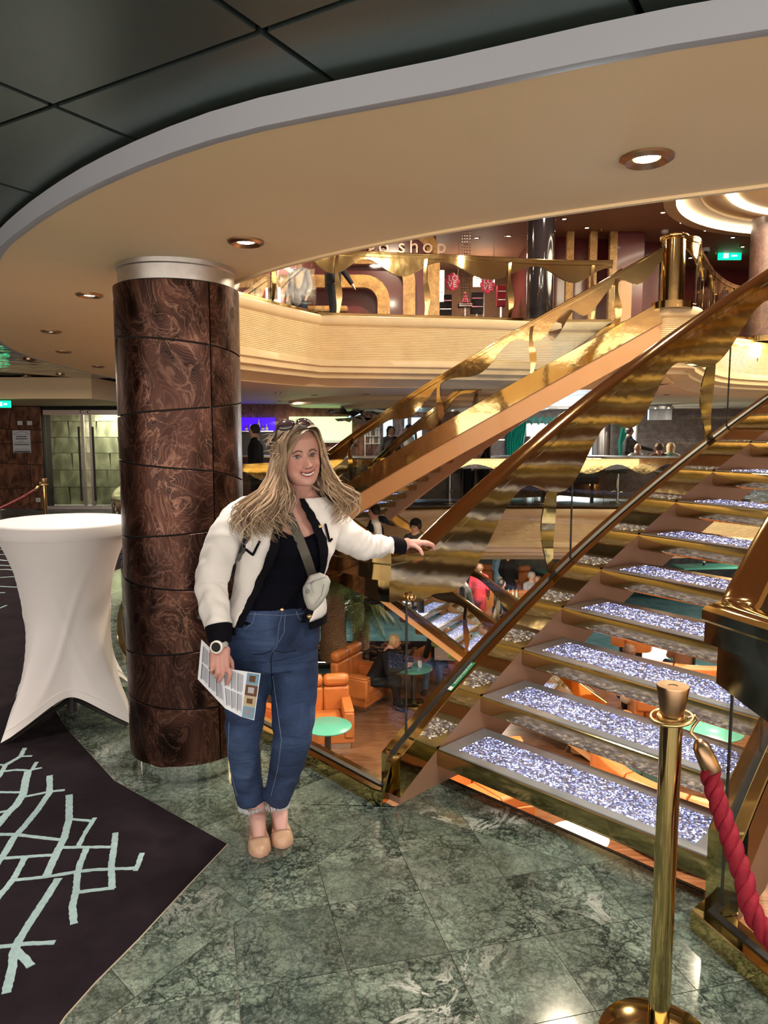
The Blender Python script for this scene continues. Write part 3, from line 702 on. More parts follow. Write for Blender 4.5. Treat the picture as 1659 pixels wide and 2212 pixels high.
for x, y in ((2.1, 1.55), (-2.2, 1.0), (-.6, -.6), (-3.6, 3.0)): downlight('ceiling_downlight', 'added fill downlight in the near ceiling outside the picture', x, y, 2.449 if x < 2 else 2.369, .07, 'added fill downlights outside the view', power=95)  # unseen downlights added as fill from the camera side
for u, v in ((7, 818), (131, 809), (180, 832), (116, 852), (240, 858), (64, 777)): 
    p = onz(u, v, 2.449); downlight('ceiling_downlight', 'tiny downlight in the dark mirrored ceiling at far left', p.x, min(p.y, 11.3), 2.449, .07, 'downlights in the dark mirrored ceiling')
for u, v in ((601, 848), (679, 853), (791, 851), (686, 862), (605, 866), (800, 862), (1002, 862), (1210, 850), (1440, 852), (1385, 862), (1345, 857)):
    p = onz(u, v, 2.37); downlight('ceiling_downlight', 'small downlight in the cream ceiling over the bar deck', p.x, min(max(p.y, 14.0), 19.5), 2.369, .075, 'downlights over the bar deck')
for u, v in ((1219, 473), (1098, 510), (1268, 492), (1432, 459), (1473, 481), (1525, 498), (1369, 508), (1583, 513), (1604, 533), (1488, 559), (1030, 514), (700, 470), (800, 480)):
    p = onz(u, v, 5.92); downlight('ceiling_downlight', 'small downlight in the brown ceiling of the upper deck', p.x, min(p.y, 19), 5.919, .085, 'downlights in the upper deck ceiling')
# ================================================================== STAIRCASES AND BALUSTRADES
def arc(c, Rr, a0, da, zb, dz=.173):
    def P(t, off=0, z=0):
        a = R(a0 + da * t); return Vector((c[0] + (Rr + off) * math.cos(a), c[1] + (Rr + off) * math.sin(a), zb + dz * (t + 1) + z))
    return P
def lin(top, d, run, zt, side, dz=.173):
    def P(t, off=0, z=0):
        s = (19 - t) * run; return Vector((top[0] - d[0] * s + side[0] * off, top[1] - d[1] * s + side[1] * off, zt - dz * (19 - t) + z))
    return P
def rng(a, b, st):
    n = max(1, round((b - a) / st)); return [a + (b - a) * i / n for i in range(n + 1)]
def srings(P, ts, prof):
    mb = MB(); mb.rings([[P(t, o, 0) + Vector((0, 0, z)) for o, z in (prof(t) if callable(prof) else prof)] for t in ts]); return mb
def keyf(keys):
    def f(x):
        if x <= keys[0][0]: return keys[0][1]
        for (a, va), (b, vb) in zip(keys, keys[1:]):
            if x <= b: k = (x - a) / (b - a); return va + (vb - va) * (.5 - .5 * math.cos(PI * k))
        return keys[-1][1]
    return f
rc = random.Random(7)
def tread_proto(w, s, depth, y0=.0):
    mb = MB(); a, b = y0, w - y0
    pr = [(0, -.004), (.004, 0), (depth, 0), (depth, -.072), (depth - .025, -.094), (.03, -.094), (.008, -.082), (0, -.066)]
    mb.rings([[(x, s * y, z) for x, z in pr] for y in (a, a + .004, b - .004, b)])
    tr = build('tread', mb, 'brass_dark', None, 30, fix=True)
    g = MB(); g.box((depth / 2, s * w / 2, .003), (depth - .014, w - .02, .006)); gl = build('glass_top', g, 'frosted_glass', None, 0)
    nx, ny = 30, 170; x0, x1, ya, yb = .055, depth - .075, .085, w - .085; g = MB(); vs = []
    for i in range(nx + 1):
        for j in range(ny + 1):
            e = i in (0, nx) or j in (0, ny)
            vs.append((x0 + (x1 - x0) * (i + (0 if e else rc.uniform(-.35, .35))) / nx, s * (ya + (yb - ya) * (j + (0 if e else rc.uniform(-.35, .35))) / ny), .0065 + (0 if e else rc.uniform(0, .0042))))
    fs = []
    for i in range(nx):
        for j in range(ny):
            q = i * (ny + 1) + j; fs += [(q, q + ny + 1, q + ny + 2), (q, q + ny + 2, q + 1)]
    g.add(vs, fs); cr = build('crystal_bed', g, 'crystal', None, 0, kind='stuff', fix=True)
    return tr, gl, cr
def treads(par, P, ts, w, s, depth):
    tr, gl, cr = tread_proto(w, s, depth)
    org = ORG[par.name]
    for k, t in enumerate(ts):
        p = P(t, 0); d = P(t + .5, 0) - P(t - .5, 0); rz = math.atan2(d.y, d.x)
        a = tr if k == 0 else tr.copy()
        if k: COL.objects.link(a)
        a.parent = par; a.location = p - org; a.rotation_euler = (0, 0, rz)
        for src in (gl, cr):
            b = src if k == 0 else src.copy()
            if k: COL.objects.link(b)
            b.parent = a
def stringers(par, P, ts, w, up, mid, low, lowmat='peach_paint', th=.11, clip=None, inner_brass=True):
    for nm, sgn, o0 in (('stringer', 1, 0), ('stringer', -1, -w)):
        tt = ts if sgn == 1 else [t for t in ts if t >= clip] if clip is not None else ts
        cl = lambda z, t: max(z, -.25 * 0 - P(t).z) if P(t).z > -.01 and P(t).z < .40 and P(0).z > 0 else z
        pr = lambda t: [(o0, cl(low, t)), (o0 + sgn * (th - .02), cl(low, t)), (o0 + sgn * (th - .02), mid), (o0, mid)]
        mb = srings(P, tt, pr); build('stringer', mb, lowmat, par, 30, fix=True)
        pr = lambda t: [(o0 - .001 * sgn, cl(mid, t)), (o0 + sgn * th, cl(mid, t)), (o0 + sgn * th, up), (o0 - .001 * sgn, up)]
        mb = srings(P, tt, pr); build('stringer_cap', mb, 'brass', par, 30, fix=True, label='polished brass stringer top band')
def balustrade(name, label, pts, nrm, zc0, zc, zr, dep, joints, ribbons=(), group=None, cat='railing', hw=.055, curb=True, endcaps=True, detail=True, loc=None, railw=.052, gt=.006, rh=.085):
    m = len(pts); t = thing(name, label, cat, loc or pts[0], group)
    V = lambda i, a, z: Vector((pts[i].x, pts[i].y, 0)) + nrm[i] * a + Vector((0, 0, z))
    def body(idx, prof): q = MB(); q.rings([[V(i, a, z) for a, z in prof(i)] for i in idx]); return q
    al = range(m)
    if curb: build('base_curb', body(al, lambda i: [(-hw, zc0[i]), (hw, zc0[i]), (hw, zc[i] - .004), (hw - .004, zc[i]), (-hw + .004, zc[i]), (-hw, zc[i] - .004)]), 'brass', t, 30, fix=True)
    if detail: build('groove_seal', body(al, lambda i: [(-.013, zc[i]), (.013, zc[i]), (.013, zc[i] + .006), (-.013, zc[i] + .006)]), 'black_rubber', t, 30)
    k = railw
    build('handrail', body(al, lambda i: [(a, zr[i] + z * rh / .085) for a, z in ((-k + .008, -.085), (k - .008, -.085), (k - .008, -.04), (k, -.034), (k, -.014), (k - .01, -.004), (k - .026, 0), (-k + .026, 0), (-k + .01, -.004), (-k, -.014), (-k, -.034), (-k + .008, -.04))]), 'brass', t, 30, fix=True)
    js = sorted(set([0] + list(joints) + [m - 1]))
    for a, b in zip(js, js[1:]):
        idx = list(range(a, b + 1))
        if len(idx) < 2: continue
        q = MB(); q.rings([[V(i, o, z) for o, z in ((-gt, zc[i]), (gt, zc[i]), (gt, zr[i] - .10), (-gt, zr[i] - .10))] for i in ([a] + idx[1:-1] + [b])]); build('glass_panel', q, 'glass', t, 30, fix=True)
        if dep: build('wave_panel', body(idx, lambda i: [(-.020, zr[i] - rh + .002), (.020, zr[i] - rh + .002), (.020, zr[i] - rh - dep[i]), (-.020, zr[i] - rh - dep[i])]), 'brass', t, 30, fix=True)
    for j in joints:
        if detail:
            q = MB(); q.tube([V(j, 0, zc[j]), V(j, 0, zr[j] - .085)], .0055, 6); build('joint_seal', q, 'black_rubber', t, 50)
    for j in ribbons:
        n = 26; rs = []; d = Vector((-nrm[j].y, nrm[j].x, 0)); z0, z1 = zc[j], zr[j] - .07
        for q_ in range(n + 1):
            f = q_ / n; wd = .026 + .028 * math.sin(PI * min(1, f * 1.35)) ** 2; off = .022 * math.sin(f * 2 * PI) ; z = z0 + (z1 - z0) * f
            c = V(j, .03 + .018 * math.sin(f * PI), z) + d * off
            rs.append([c + d * wd + nrm[j] * .004, c + d * wd - nrm[j] * .004, c - d * wd - nrm[j] * .004, c - d * wd + nrm[j] * .004])
        q = MB(); q.rings(rs); build('ribbon_post', q, 'brass', t, 30, fix=True)
    return t
def normals(pts, flip=1):
    out = []; m = len(pts)
    for i in range(m):
        a = (pts[i] - pts[max(i - 1, 0)]); b = (pts[min(i + 1, m - 1)] - pts[i]); a.z = b.z = 0
        a = a if a.length > 1e-6 else b; b = b if b.length > 1e-6 else a
        a = a.normalized(); b = b.normalized(); na, nb = Vector((a.y, -a.x, 0)), Vector((b.y, -b.x, 0)); n = (na + nb).normalized()
        out.append(n * (flip / max(.4, n.dot(na))))
    return out

# ---- near staircase (curves up to the right)
PA = arc((4.917, -1.495), 6.67, 134.5, -2.65, 0)
WA = 1.25
sA = thing('staircase', 'near crystal-tread staircase rising right from the green marble floor', 'staircase', (.24, 3.26, 0))
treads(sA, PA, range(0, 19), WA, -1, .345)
stringers(sA, PA, rng(-.80, 19.3, .25), WA, .170, -.005, -.33, 'copper_paint', clip=-.25)
wkA = keyf([(-.85, .10), (-.2, .13), (.7, .25), (2.0, .05), (3.25, .27), (4.15, .10), (5.0, .24), (5.9, .05), (7.1, .23), (8.3, .05), (9.4, .24), (10.5, .05), (11.6, .24), (13, .05), (14.4, .24), (16, .05), (19, .2)])
deck = [Vector((x, y, 0)) for x, y in F_LEFT[::-1]]
deck = [Vector((p.x, p.y, 0)) for p in smooth_line(deck[:-3], 6)] + [Vector((p.x, p.y, 0)) for p in res([(p.x, p.y) for p in deck[-4:]], 22)][1:-1]
tsA = rng(-.85, 19.3, .125)
ptsA = [PA(t, .055) for t in tsA]
for p in deck:                                                     # curb stands just inside the floor edge
    pass
_c = ptsA[0] + (deck[-1] - ptsA[0]).normalized() * .004; _c.z = 0; deck.append(_c)
all_ = deck + ptsA; nA = normals(all_, -1); nd = len(deck)
dl = [0]
for a, b in zip(deck, deck[1:]): dl.append(dl[-1] + (b - a).length)
Ld = dl[-1]
wkD = keyf([(0, .10), (.45, .05), (1.0, .10), (1.6, .24), (2.3, .05), (3.0, .25), (3.7, .05), (4.4, .25), (5.2, .05), (6, .25), (7, .05), (9, .2)])
zcA = [.068] * nd + [.173 * (t + 1) + .170 for t in tsA]
zrA = [1.125] * nd + [max(1.125, .173 * (t + 1) + .985) for t in tsA]
depA = [wkD(Ld - s) for s in dl] + [wkA(t) for t in tsA]
z0A = [0] * nd + [.173 * (t + 1) + .168 for t in tsA]
# deck curb and stair curb are different blocks: deck part first
bA = balustrade('glass_balustrade', 'brass-railed glass balustrade on the left side of the near staircase and round the deck edge', all_, nA, z0A, [z + .002 for z in zcA], zrA, depA,
                [nd + 3, nd + round((3.35 + .85) / .125), nd + round((7.55 + .85) / .125), nd + round((11.6 + .85) / .125), nd + round((15.6 + .85) / .125)] + [nd // 2],
                [nd + round((3.05 + .85) / .125), nd + round((7.2 + .85) / .125), nd + round((11.3 + .85) / .125)], loc=(.05, 3.08, 0), rh=.125, railw=.062)
for k, (di, dzv) in enumerate(((nd - 3, 0), (nd - 8, 0), (nd + 3, 0), (nd + 6, 0))):
    q = MB(); i = di; d = Vector((-nA[i].y, nA[i].x, 0)); c = Vector((all_[i].x, all_[i].y, zrA[i] - .062)) + (nA[i] if i >= nd else nA[i]) * -.045
    q.ell(c, (.006, .006, .006), 10, 6); build('screw', q, 'brass_dark', bA)
# small clover-shaped glass clamps and the safety label on the curb
def clamp(par, c, d, n):
    q = MB()
    for sx in (-1, 1):
        cc_ = c + d * (.013 * sx); ring = [cc_ + (d * math.cos(a) * .011 + Vector((0, 0, 1)) * math.sin(a) * .016) for a in [k * 2 * PI / 16 for k in range(17)]]
        q.tube(ring, .0035, 6)
    q.box(c, (.012, .012, .006)); build('glass_clamp', q, 'gold', par, 40)
i5 = nd + 3; clamp(bA, Vector((all_[i5].x, all_[i5].y, 1.105 - .20)) + Vector((nA[i5].x, nA[i5].y, 0)) * -.03, Vector((.7, .71, 0)), nA[i5])
tl = .35; p0 = PA(tl, .032, .174); p1 = PA(tl + .62, .032, .174); dd = (p1 - p0); sd = (PA(tl, 0) - PA(tl, .1)).normalized()
fr = frame((p0 + p1) / 2 + Vector((0, 0, .002)), dd, Vector((0, 0, 1)).cross(dd).normalized())
q = MB(); q.box((0, 0, 0), (.20, .030, .001)); q.v = [tuple(fr @ Vector(v)) for v in q.v]; lb = build('safety_label', q, 'green_label', bA, 0)
tx = text_mb('WATCH YOUR STEP', .016, .0004, fr @ Matrix.Translation((.018, 0, .001))); build('lettering', tx, 'white_gloss', lb, 0)
q = MB(); q.box((-.085, 0, .0008), (.022, .022, .001)); q.v = [tuple(fr @ Vector(v)) for v in q.v]; build('pictogram', q, 'white_gloss', lb, 0)

# ---- right side of the near staircase
rb = [Vector((x, y, 0)) for x, y in ((3, -.3), (2, .5), (1.5, 1.2), (1.27, 1.68), (1.15, 2.0), (1.06, 2.27))]
rb = [Vector((p.x, p.y, 0)) for p in smooth_line(rb, 8)][:-1]; nr = len(rb)
tsR = rng(-.25, 19.3, .125); ptsR = [PA(t, -WA - .055) for t in tsR]; _c = ptsR[0] + (rb[-1] - ptsR[0]).normalized() * .004; rb.append(Vector((_c.x, _c.y, 0))); nr += 1; allr = rb + ptsR
wkR = keyf([(-.25, .13), (.3, .10), (1.2, .22), (2.4, .05), (3.6, .25), (4.8, .05), (6, .25), (7.2, .05), (8.5, .25), (19, .1)])
balustrade('glass_balustrade', 'brass-railed glass balustrade at the right edge, beside the staircase foot', allr, normals(allr, 1), [0] * nr + [.173 * (t + 1) + .183 for t in tsR],
           [.070] * nr + [.173 * (t + 1) + .187 for t in tsR], [1.09] * nr + [max(1.09, .173 * (t + 1) + .95) for t in tsR],
           [.11 + .11 * min(1, (nr - i) / 12) for i in range(nr)] + [wkR(t) for t in tsR], [nr - 1, nr - 14, nr + 9, nr + round(3.4 / .125), nr + round(7.6 / .125)], [], loc=(1.08, 2.3, 0), rh=.125, railw=.062)

# ---- far staircase rising to the upper deck
PB = arc((3.50, 18.17), 6.67, 225, 2.65, -.06)
WB = 1.40
sB = thing('staircase', 'far brass staircase rising to the upper deck landing behind the woman', 'staircase', (-1.2, 13.4, 0))
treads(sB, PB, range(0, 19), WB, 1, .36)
stringers(sB, PB, rng(-.6, 19.2, .4), WB, .15, -.17, -.50)
tsB = rng(-.6, 19.2, .2)
wkB = keyf([(-.6, .05), (1, .27), (2.2, .28), (3.4, .07), (5.2, .10), (6.8, .28), (8.6, .05), (10.5, .26), (12, .05), (13.4, .28), (14.6, .05), (15.6, .30), (17, .05), (18.2, .28), (19.2, .12)])
for off, lb, jn, rb_ in ((.055, 'near-side brass and glass balustrade of the far staircase', (3, 8.4, 13, 17), (3, 8.4, 13, 17)), (-WB - .055, 'back-side brass and glass balustrade of the far staircase', (4, 9, 14), (4, 9, 14))):
    pp = [PB(t, off) for t in tsB]; o = (1 if off > 0 else -1)
    balustrade('glass_balustrade', lb, pp, normals(pp, o), None, [.173 * (t + 1) - .06 + .15 for t in tsB], [.173 * (t + 1) - .06 + .95 for t in tsB], [wkB(t if off > 0 else t + 1) for t in tsB],
               [round((j + .6) / .2) for j in jn], [round((j + .6) / .2) for j in rb_], curb=False, railw=.05)
# ---- staircase going down to the lounge
PC = lin((-1.80, 13.62), (-.885, .466), .30, 0, (-.466, -.885))
sC = thing('staircase', 'staircase going down to the lounge, seen through the glass under the far staircase', 'staircase', (3.2, 11.0, -H))
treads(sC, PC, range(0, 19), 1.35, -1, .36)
stringers(sC, PC, rng(-.6, 19.2, .5), 1.35, .10, -.02, -.15)
tsC = rng(-.6, 19.2, .2)
for off, lb in ((.055, 'near-side balustrade of the stairs down to the lounge'), (-1.405, 'back-side balustrade of the stairs down to the lounge')):
    pp = [PC(t, off) for t in tsC]
    balustrade('glass_balustrade', lb, pp, normals(pp, -1 if off > 0 else 1), None, [PC(t).z + .10 for t in tsC], [PC(t).z + .95 for t in tsC], [.05 + .11 * (1 + math.cos(t * 1.35 + off)) for t in tsC],
               [round((j + .6) / .2) for j in (3, 7, 11, 15)], [round((j + .6) / .2) for j in (7, 11)], curb=False, railw=.05)

# ---- deck edge balustrades
def edge_rail(label, path, z, step, seed=0, per=1.35, hr=1.08, inset=-.06, dmax=.25, jstep=1.45, rib=False, flip=1):
    L = sum((Vector(b) - Vector(a)).length for a, b in zip([(*p, 0) for p in path], [(*p, 0) for p in path[1:]]))
    P_ = res(path, max(4, int(L / step))); n_ = normals(P_, flip); P_ = [p + n * inset for p, n in zip(P_, n_)]
    m = len(P_); js = []; acc = 0
    for i in range(1, m):
        acc += (P_[i] - P_[i - 1]).length
        if acc > jstep and i < m - 3: js.append(i); acc = 0
    s = [0]
    for i in range(1, m): s.append(s[-1] + (P_[i] - P_[i - 1]).length)
    dep = [.04 + dmax * (.5 - .5 * math.cos(2 * PI * (q / per + seed) + .8 * math.sin(q * 1.3 + seed))) for q in s]
    for p in P_: p.z = z
    return balustrade('glass_balustrade', label, P_, n_, [z] * m, [z + .085] * m, [z + hr] * m, dep, js, js if rib else (), railw=.05)
edge_rail('brass-railed glass balustrade along the upper deck edge, left of the far staircase top', [(p[0], p[1]) for p in U_NEAR[-9:]] + [(-1.55, 11.35), (-1.05, 12.2)] + [(p[0], p[1]) for p in U_FAR[3:-1] if p[1] < 13.1 and p[0] < 3.95 and p[0] > -1], H, .08, .28, rib=True)
land = [(p[0], p[1]) for p in U_FAR if p[0] > 4.45 and p[0] < 12]
edge_rail('curved brass balustrade sweeping right from the round newel on the upper deck', land, H, .10, .1, rib=True)
edge_rail('brass-railed glass balustrade along the far edge of the bar deck', F_FAR[6:], 0, .12, .35, dmax=.2, rib=False)
# round brass newel at the landing
nw = thing('newel_post', 'thick round brass newel post at the top of the far staircase', 'newel post', (4.36, 11.50, H))
mb = MB(); mb.lathe([(.001, .0), (.17, 0), (.17, 1.02), (.001, 1.02)], (4.36, 11.50, H), 32); build('post_body', mb, 'brass', nw, 40)
mb = MB(); mb.lathe([(.001, 1.02), (.19, 1.02), (.205, 1.04), (.205, 1.075), (.19, 1.09), (.001, 1.09)], (4.36, 11.50, H), 32); build('cap', mb, 'brass', nw, 40)
mb = MB(); mb.lathe([(.001, -.0), (.30, 0), (.30, .10), (.001, .10)], (4.36, 11.50, H), 32); build('base_ring', mb, 'brass', nw, 40)
# ================================================================== COPPER COLUMN
CX, CY, CR = -.964, 3.54, .283
col = thing('column', 'round column clad in swirled brushed copper panels beside the woman', 'column', (CX, CY, 0))
mb = MB(); mb.lathe([(.001, 0), (.268, 0), (.268, 2.37), (.001, 2.37)], (CX, CY, 0), 48); 
mb = MB(); mb.lathe([(.001, .085), (.270, .085), (.270, 2.28), (.001, 2.28)], (CX, CY, 0), 48); build('core', mb, 'black_void', col, 40)
mb = MB(); mb.lathe([(.001, 0), (.252, 0), (.252, .087), (.001, .087)], (CX, CY, 0), 64); build('mirror_plinth', mb, 'mirror', col, 40, label='mirror-polished recessed plinth')
mb = MB(); mb.lathe([(.001, 2.277), (.262, 2.277), (.262, 2.345), (.268, 2.35), (.268, 2.37), (.001, 2.37)], (CX, CY, 0), 64); build('top_ring', mb, 'brushed_steel', col, 40, label='brushed steel top ring')
fa = math.atan2(-CY, -CX); dC = math.hypot(CX, CY)
s0 = (lambda p: math.atan2(p.y - CY, p.x - CX))(hit_cyl(452, 650, CX, CY, CR))
aL, aR = fa - R(82), fa + R(82)
rows = [((262, 722), (452, 745), (517, 772)), ((266, 900), (458, 880), (520, 870)), ((270, 993), (461, 1018), (523, 1040)), ((277, 1163), (465, 1145), (522, 1130)),
        ((280, 1253), (465, 1275), (520, 1290)), ((285, 1413), (467, 1398), (520, 1385)), ((287, 1505), (470, 1527), (515, 1535))]
def zj(row):
    za = hit_cyl(*row[0], CX, CY, CR).z; zs = hit_cyl(*row[1], CX, CY, CR).z; zb = hit_cyl(*row[2], CX, CY, CR).z
    return lambda a: (za + (zs - za) * (a - aL) / (s0 - aL)) if a <= s0 else (zs + (zb - zs) * (a - s0) / (aR - s0)) if a < aR else zb + (za - zb) * (a - aR) / (aL + 2 * PI - aR)
zf = [lambda a: 2.274] + [zj(r) for r in rows] + [lambda a: .090]
seams = [aL - R(6), s0, s0 + R(118), aL - R(6) + 2 * PI]
for k in range(8):
    for a, b in zip(seams, seams[1:]):
        g = .0035 / CR; n = 16; al = [a + g + (b - a - 2 * g) * i / n for i in range(n + 1)]
        def zz(f, q): 
            q2 = q
            if q2 < aL: q2 = q2 + 2 * PI
            return f(q2)
        rs = []
        for q in al:
            zt = zz(zf[k], q) - (.0035 if k else 0); zb = zz(zf[k + 1], q) + (.0035 if k < 7 else 0)
            cs, sn = math.cos(q), math.sin(q)
            rs.append([(CX + r * cs, CY + r * sn, z) for r, z in ((CR - .012, zb), (CR - .001, zb), (CR, zb + .001), (CR, zt - .001), (CR - .001, zt), (CR - .012, zt))])
        mb = MB(); mb.rings(rs); m_ = (a + b) / 2
        build('copper_panel', mb, 'copper_swirl', col, 30, fix=True, origin=(CX, CY, (zf[k](s0) + zf[k + 1](s0)) / 2))

# ================================================================== COCKTAIL TABLE IN A STRETCH COVER
TX, TY = -1.80, 4.13
tb = thing('cocktail_table', 'tall cocktail table in a white stretch cover beside the copper column', 'table', (TX, TY, 0))
NA, NZ = 96, 44; rs = []; f0 = R(-112); f1 = R(-26); feet = [f0, f1, f0 + PI, f1 + PI]
def angd(a, b): return abs((a - b + PI) % (2 * PI) - PI)
for j in range(NZ + 1):
    s = j / NZ; ring = []
    for i in range(NA):
        a = 2 * PI * i / NA; d = min(angd(a, f) for f in feet); u = min(1, d / R(43)); ft = (1 - u) ** 1.6
        zh = .015 + .17 * (1 - (1 - u) ** 2.0)
        z = zh + (1.085 - zh) * s
        up = .215 + .155 * max(0, (z - .50) / .60) ** 2.1
        base = .215 + .07 * max(0, (.55 - z) / .55) ** 1.8
        foot = ft * .215 * max(0, (.62 - z) / .62) ** 1.35
        r = max(up if z > .5 else 0, base + foot if z <= .62 else 0)
        if .5 < z <= .62: r = max(up, base + foot)
        # stretch folds that run from each foot to the far side of the top
        for f in feet:
            for sg in (-1, 1):
                line = f + sg * R(86) * (z / 1.1) ** 1.0; dd = angd(a, line)
                r += (.012 if sg > 0 else .006) * math.exp(-(dd / .06) ** 2) * math.sin(PI * min(1, z / 1.0))
        ring.append((TX + r * math.cos(a), TY + r * math.sin(a), z))
    rs.append(ring)
mb = MB(); mb.rings(rs, cap=False); build('stretch_cover', mb, 'white_cloth', tb, 60)
mb = MB(); hem = [(TX + (math.hypot(p[0] - TX, p[1] - TY) + .003) * math.cos(2 * PI * i / NA), TY + (math.hypot(p[0] - TX, p[1] - TY) + .003) * math.sin(2 * PI * i / NA), p[2] + .0) for i, p in enumerate(rs[2])]
mb.tube(hem + [hem[0]], .0016, 5); build('hem_seam', mb, 'cloth_seam', tb)
mb = MB(); mb.lathe([(.001, 1.05), (.362, 1.05), (.372, 1.062), (.372, 1.115), (.366, 1.126), (.350, 1.130), (.001, 1.130)], (TX, TY, 0), 72); build('table_top', mb, 'white_cloth', tb, 50)
mb = MB(); mb.lathe([(.001, .02), (.03, .02), (.03, 1.05), (.001, 1.05)], (TX, TY, 0), 14); build('pole', mb, 'dark_plastic', tb)
for f in feet:
    mb = MB(); mb.tube([(TX, TY, .10), (TX + .2 * math.cos(f), TY + .2 * math.sin(f), .06), (TX + .42 * math.cos(f), TY + .42 * math.sin(f), .014)], [.014, .014, .012], 8); build('foot', mb, 'dark_plastic', tb)

# ================================================================== CARPET
cp = thing('carpet', 'dark aubergine carpet with a pale blue branching line pattern', 'carpet', (-1.5, 2.5, 0))
mb = MB(); mb.prism(CARPET, -.0115, .004); build('pile', mb, 'carpet_dark', cp, 0)
mb = MB(); cpe = [Vector((x, y, .0)) for x, y in CARPET[13:] + CARPET[:10]]; mb.tube(cpe, .0035, 6); build('edge_trim', mb, 'carpet_edge', cp)
P_ = lambda x, y: onz(x / 2.9625, 1600 + y / 2.9625, .005)
LN = [([(160, 45), (130, 100), (35, 155), (0, 220), (-60, 290)], .022), ([(125, 100), (205, 97)], .016), ([(-60, 150), (35, 155)], .016),
      ([(235, 135), (205, 185), (180, 195)], .018), ([(180, 195), (165, 250), (148, 340), (105, 410), (55, 455), (0, 520), (-80, 620)], .034), ([(-40, 215), (25, 195), (105, 185), (180, 190), (268, 172)], .018),
      ([(-60, 328), (150, 330)], .018), ([(-60, 470), (80, 440)], .018), ([(318, 222), (318, 330), (250, 430), (150, 555), (95, 610), (30, 720), (-50, 830)], .027), ([(155, 358), (320, 325), (415, 315)], .018),
      ([(443, 345), (442, 500), (412, 620), (370, 700), (330, 790), (295, 870)], .029), ([(-60, 597), (100, 600), (400, 635)], .020), ([(445, 500), (605, 515)], .018), ([(607, 492), (550, 580), (497, 680)], .019),
      ([(-60, 758), (340, 730)], .018), ([(160, 745), (90, 880), (0, 990), (-60, 1060)], .024), ([(80, 893), (300, 870), (480, 840), (600, 825), (720, 820), (870, 815)], .018), ([(395, 682), (710, 680)], .018),
      ([(740, 588), (730, 680), (712, 800), (718, 945)], .024), ([(908, 718), (882, 800), (866, 832)], .020), ([(552, 690), (520, 770), (495, 850), (488, 960), (463, 1060), (472, 1172)], .024), ([(488, 970), (733, 940)], .018),
      ([(375, 880), (280, 1030), (180, 1180), (120, 1280), (88, 1350), (78, 1450), (40, 1615)], .027), ([(-60, 1325), (150, 1300), (352, 1290)], .018), ([(105, 1340), (200, 1442)], .026)]
rl = random.Random(3)
def ribbon(pts, w, par, z=.0046):
    q = []
    for a, b in zip(pts, pts[1:]):
        n = max(1, int((b - a).length / .012))
        q += [a.lerp(b, i / n) for i in range(n)]
    q.append(pts[-1]); rs = []
    for i, p in enumerate(q):
        d = (q[min(i + 1, len(q) - 1)] - q[max(i - 1, 0)]); d.z = 0; d.normalize(); n = Vector((-d.y, d.x, 0)); a, b = w / 2 + rl.uniform(-.0016, .0016), w / 2 + rl.uniform(-.0016, .0016)
        rs.append([(*(p + n * a).xy, .0035), (*(p + n * a).xy, z), (*(p - n * b).xy, z), (*(p - n * b).xy, .0035)])
    mb = MB(); mb.rings(rs); build('pattern_line', mb, 'carpet_line', par, 0)
for i, (pts, w_) in enumerate(LN): ribbon([P_(*p) for p in pts], w_, cp, .0046 + .00004 * i)
rr = random.Random(12); k = 0
for y0 in [4.3 + .42 * i for i in range(17)]:
    prev = None; x = -8.8; pts = []
    while x < -1.8 and inside((x + .35, y0 + .2), CARPET) :
        pts.append(Vector((x, y0 + rr.uniform(-.13, .13), .005))); x += rr.uniform(.22, .42)
    if len(pts) > 2:
        ribbon(pts, .03, cp, .0046)
        for p in pts[1::1]:
            e = p + Vector((rr.uniform(-.1, .1), .36, 0))
            if inside((e.x + .1, e.y + .1), CARPET) and k < 110: ribbon([p, e], .022, cp, .0049); k += 1

# ================================================================== ROPE BARRIERS
def stanchion(label, x, y, hook_dir, h=.99, group=None):
    t = thing('rope_stanchion', label, 'stanchion', (x, y, 0), group)
    mb = MB(); mb.lathe([(.001, 0), (.155, 0), (.157, .008), (.150, .020), (.11, .029), (.045, .034), (.001, .034)], (x, y, 0), 48); build('base', mb, 'brass', t, 40)
    mb = MB(); mb.lathe([(.001, .03), (.0272, .03), (.0272, h - .07), (.001, h - .07)], (x, y, 0), 28); build('post', mb, 'brass', t, 40)
    mb = MB(); mb.lathe([(.001, h - .075), (.029, h - .075), (.0305, h - .062), (.0395, h - .004), (.0385, h), (.012, h - .001), (.011, h - .003), (.001, h - .003)], (x, y, 0), 32); build('cap', mb, 'bronze', t, 40)
    c = Vector((x, y, h - .083)); ring = [c + Vector((math.cos(a) * .050, math.sin(a) * .050, .006 * math.cos(a - .4))) for a in [k * 2 * PI / 28 for k in range(29)]]
    mb = MB(); mb.tube(ring, .0045, 8); mb.lathe([(.029, h - .095), (.036, h - .09), (.036, h - .078), (.029, h - .074)], (x, y, 0), 24); build('collar_ring', mb, 'brass_brushed', t, 50)
    return t
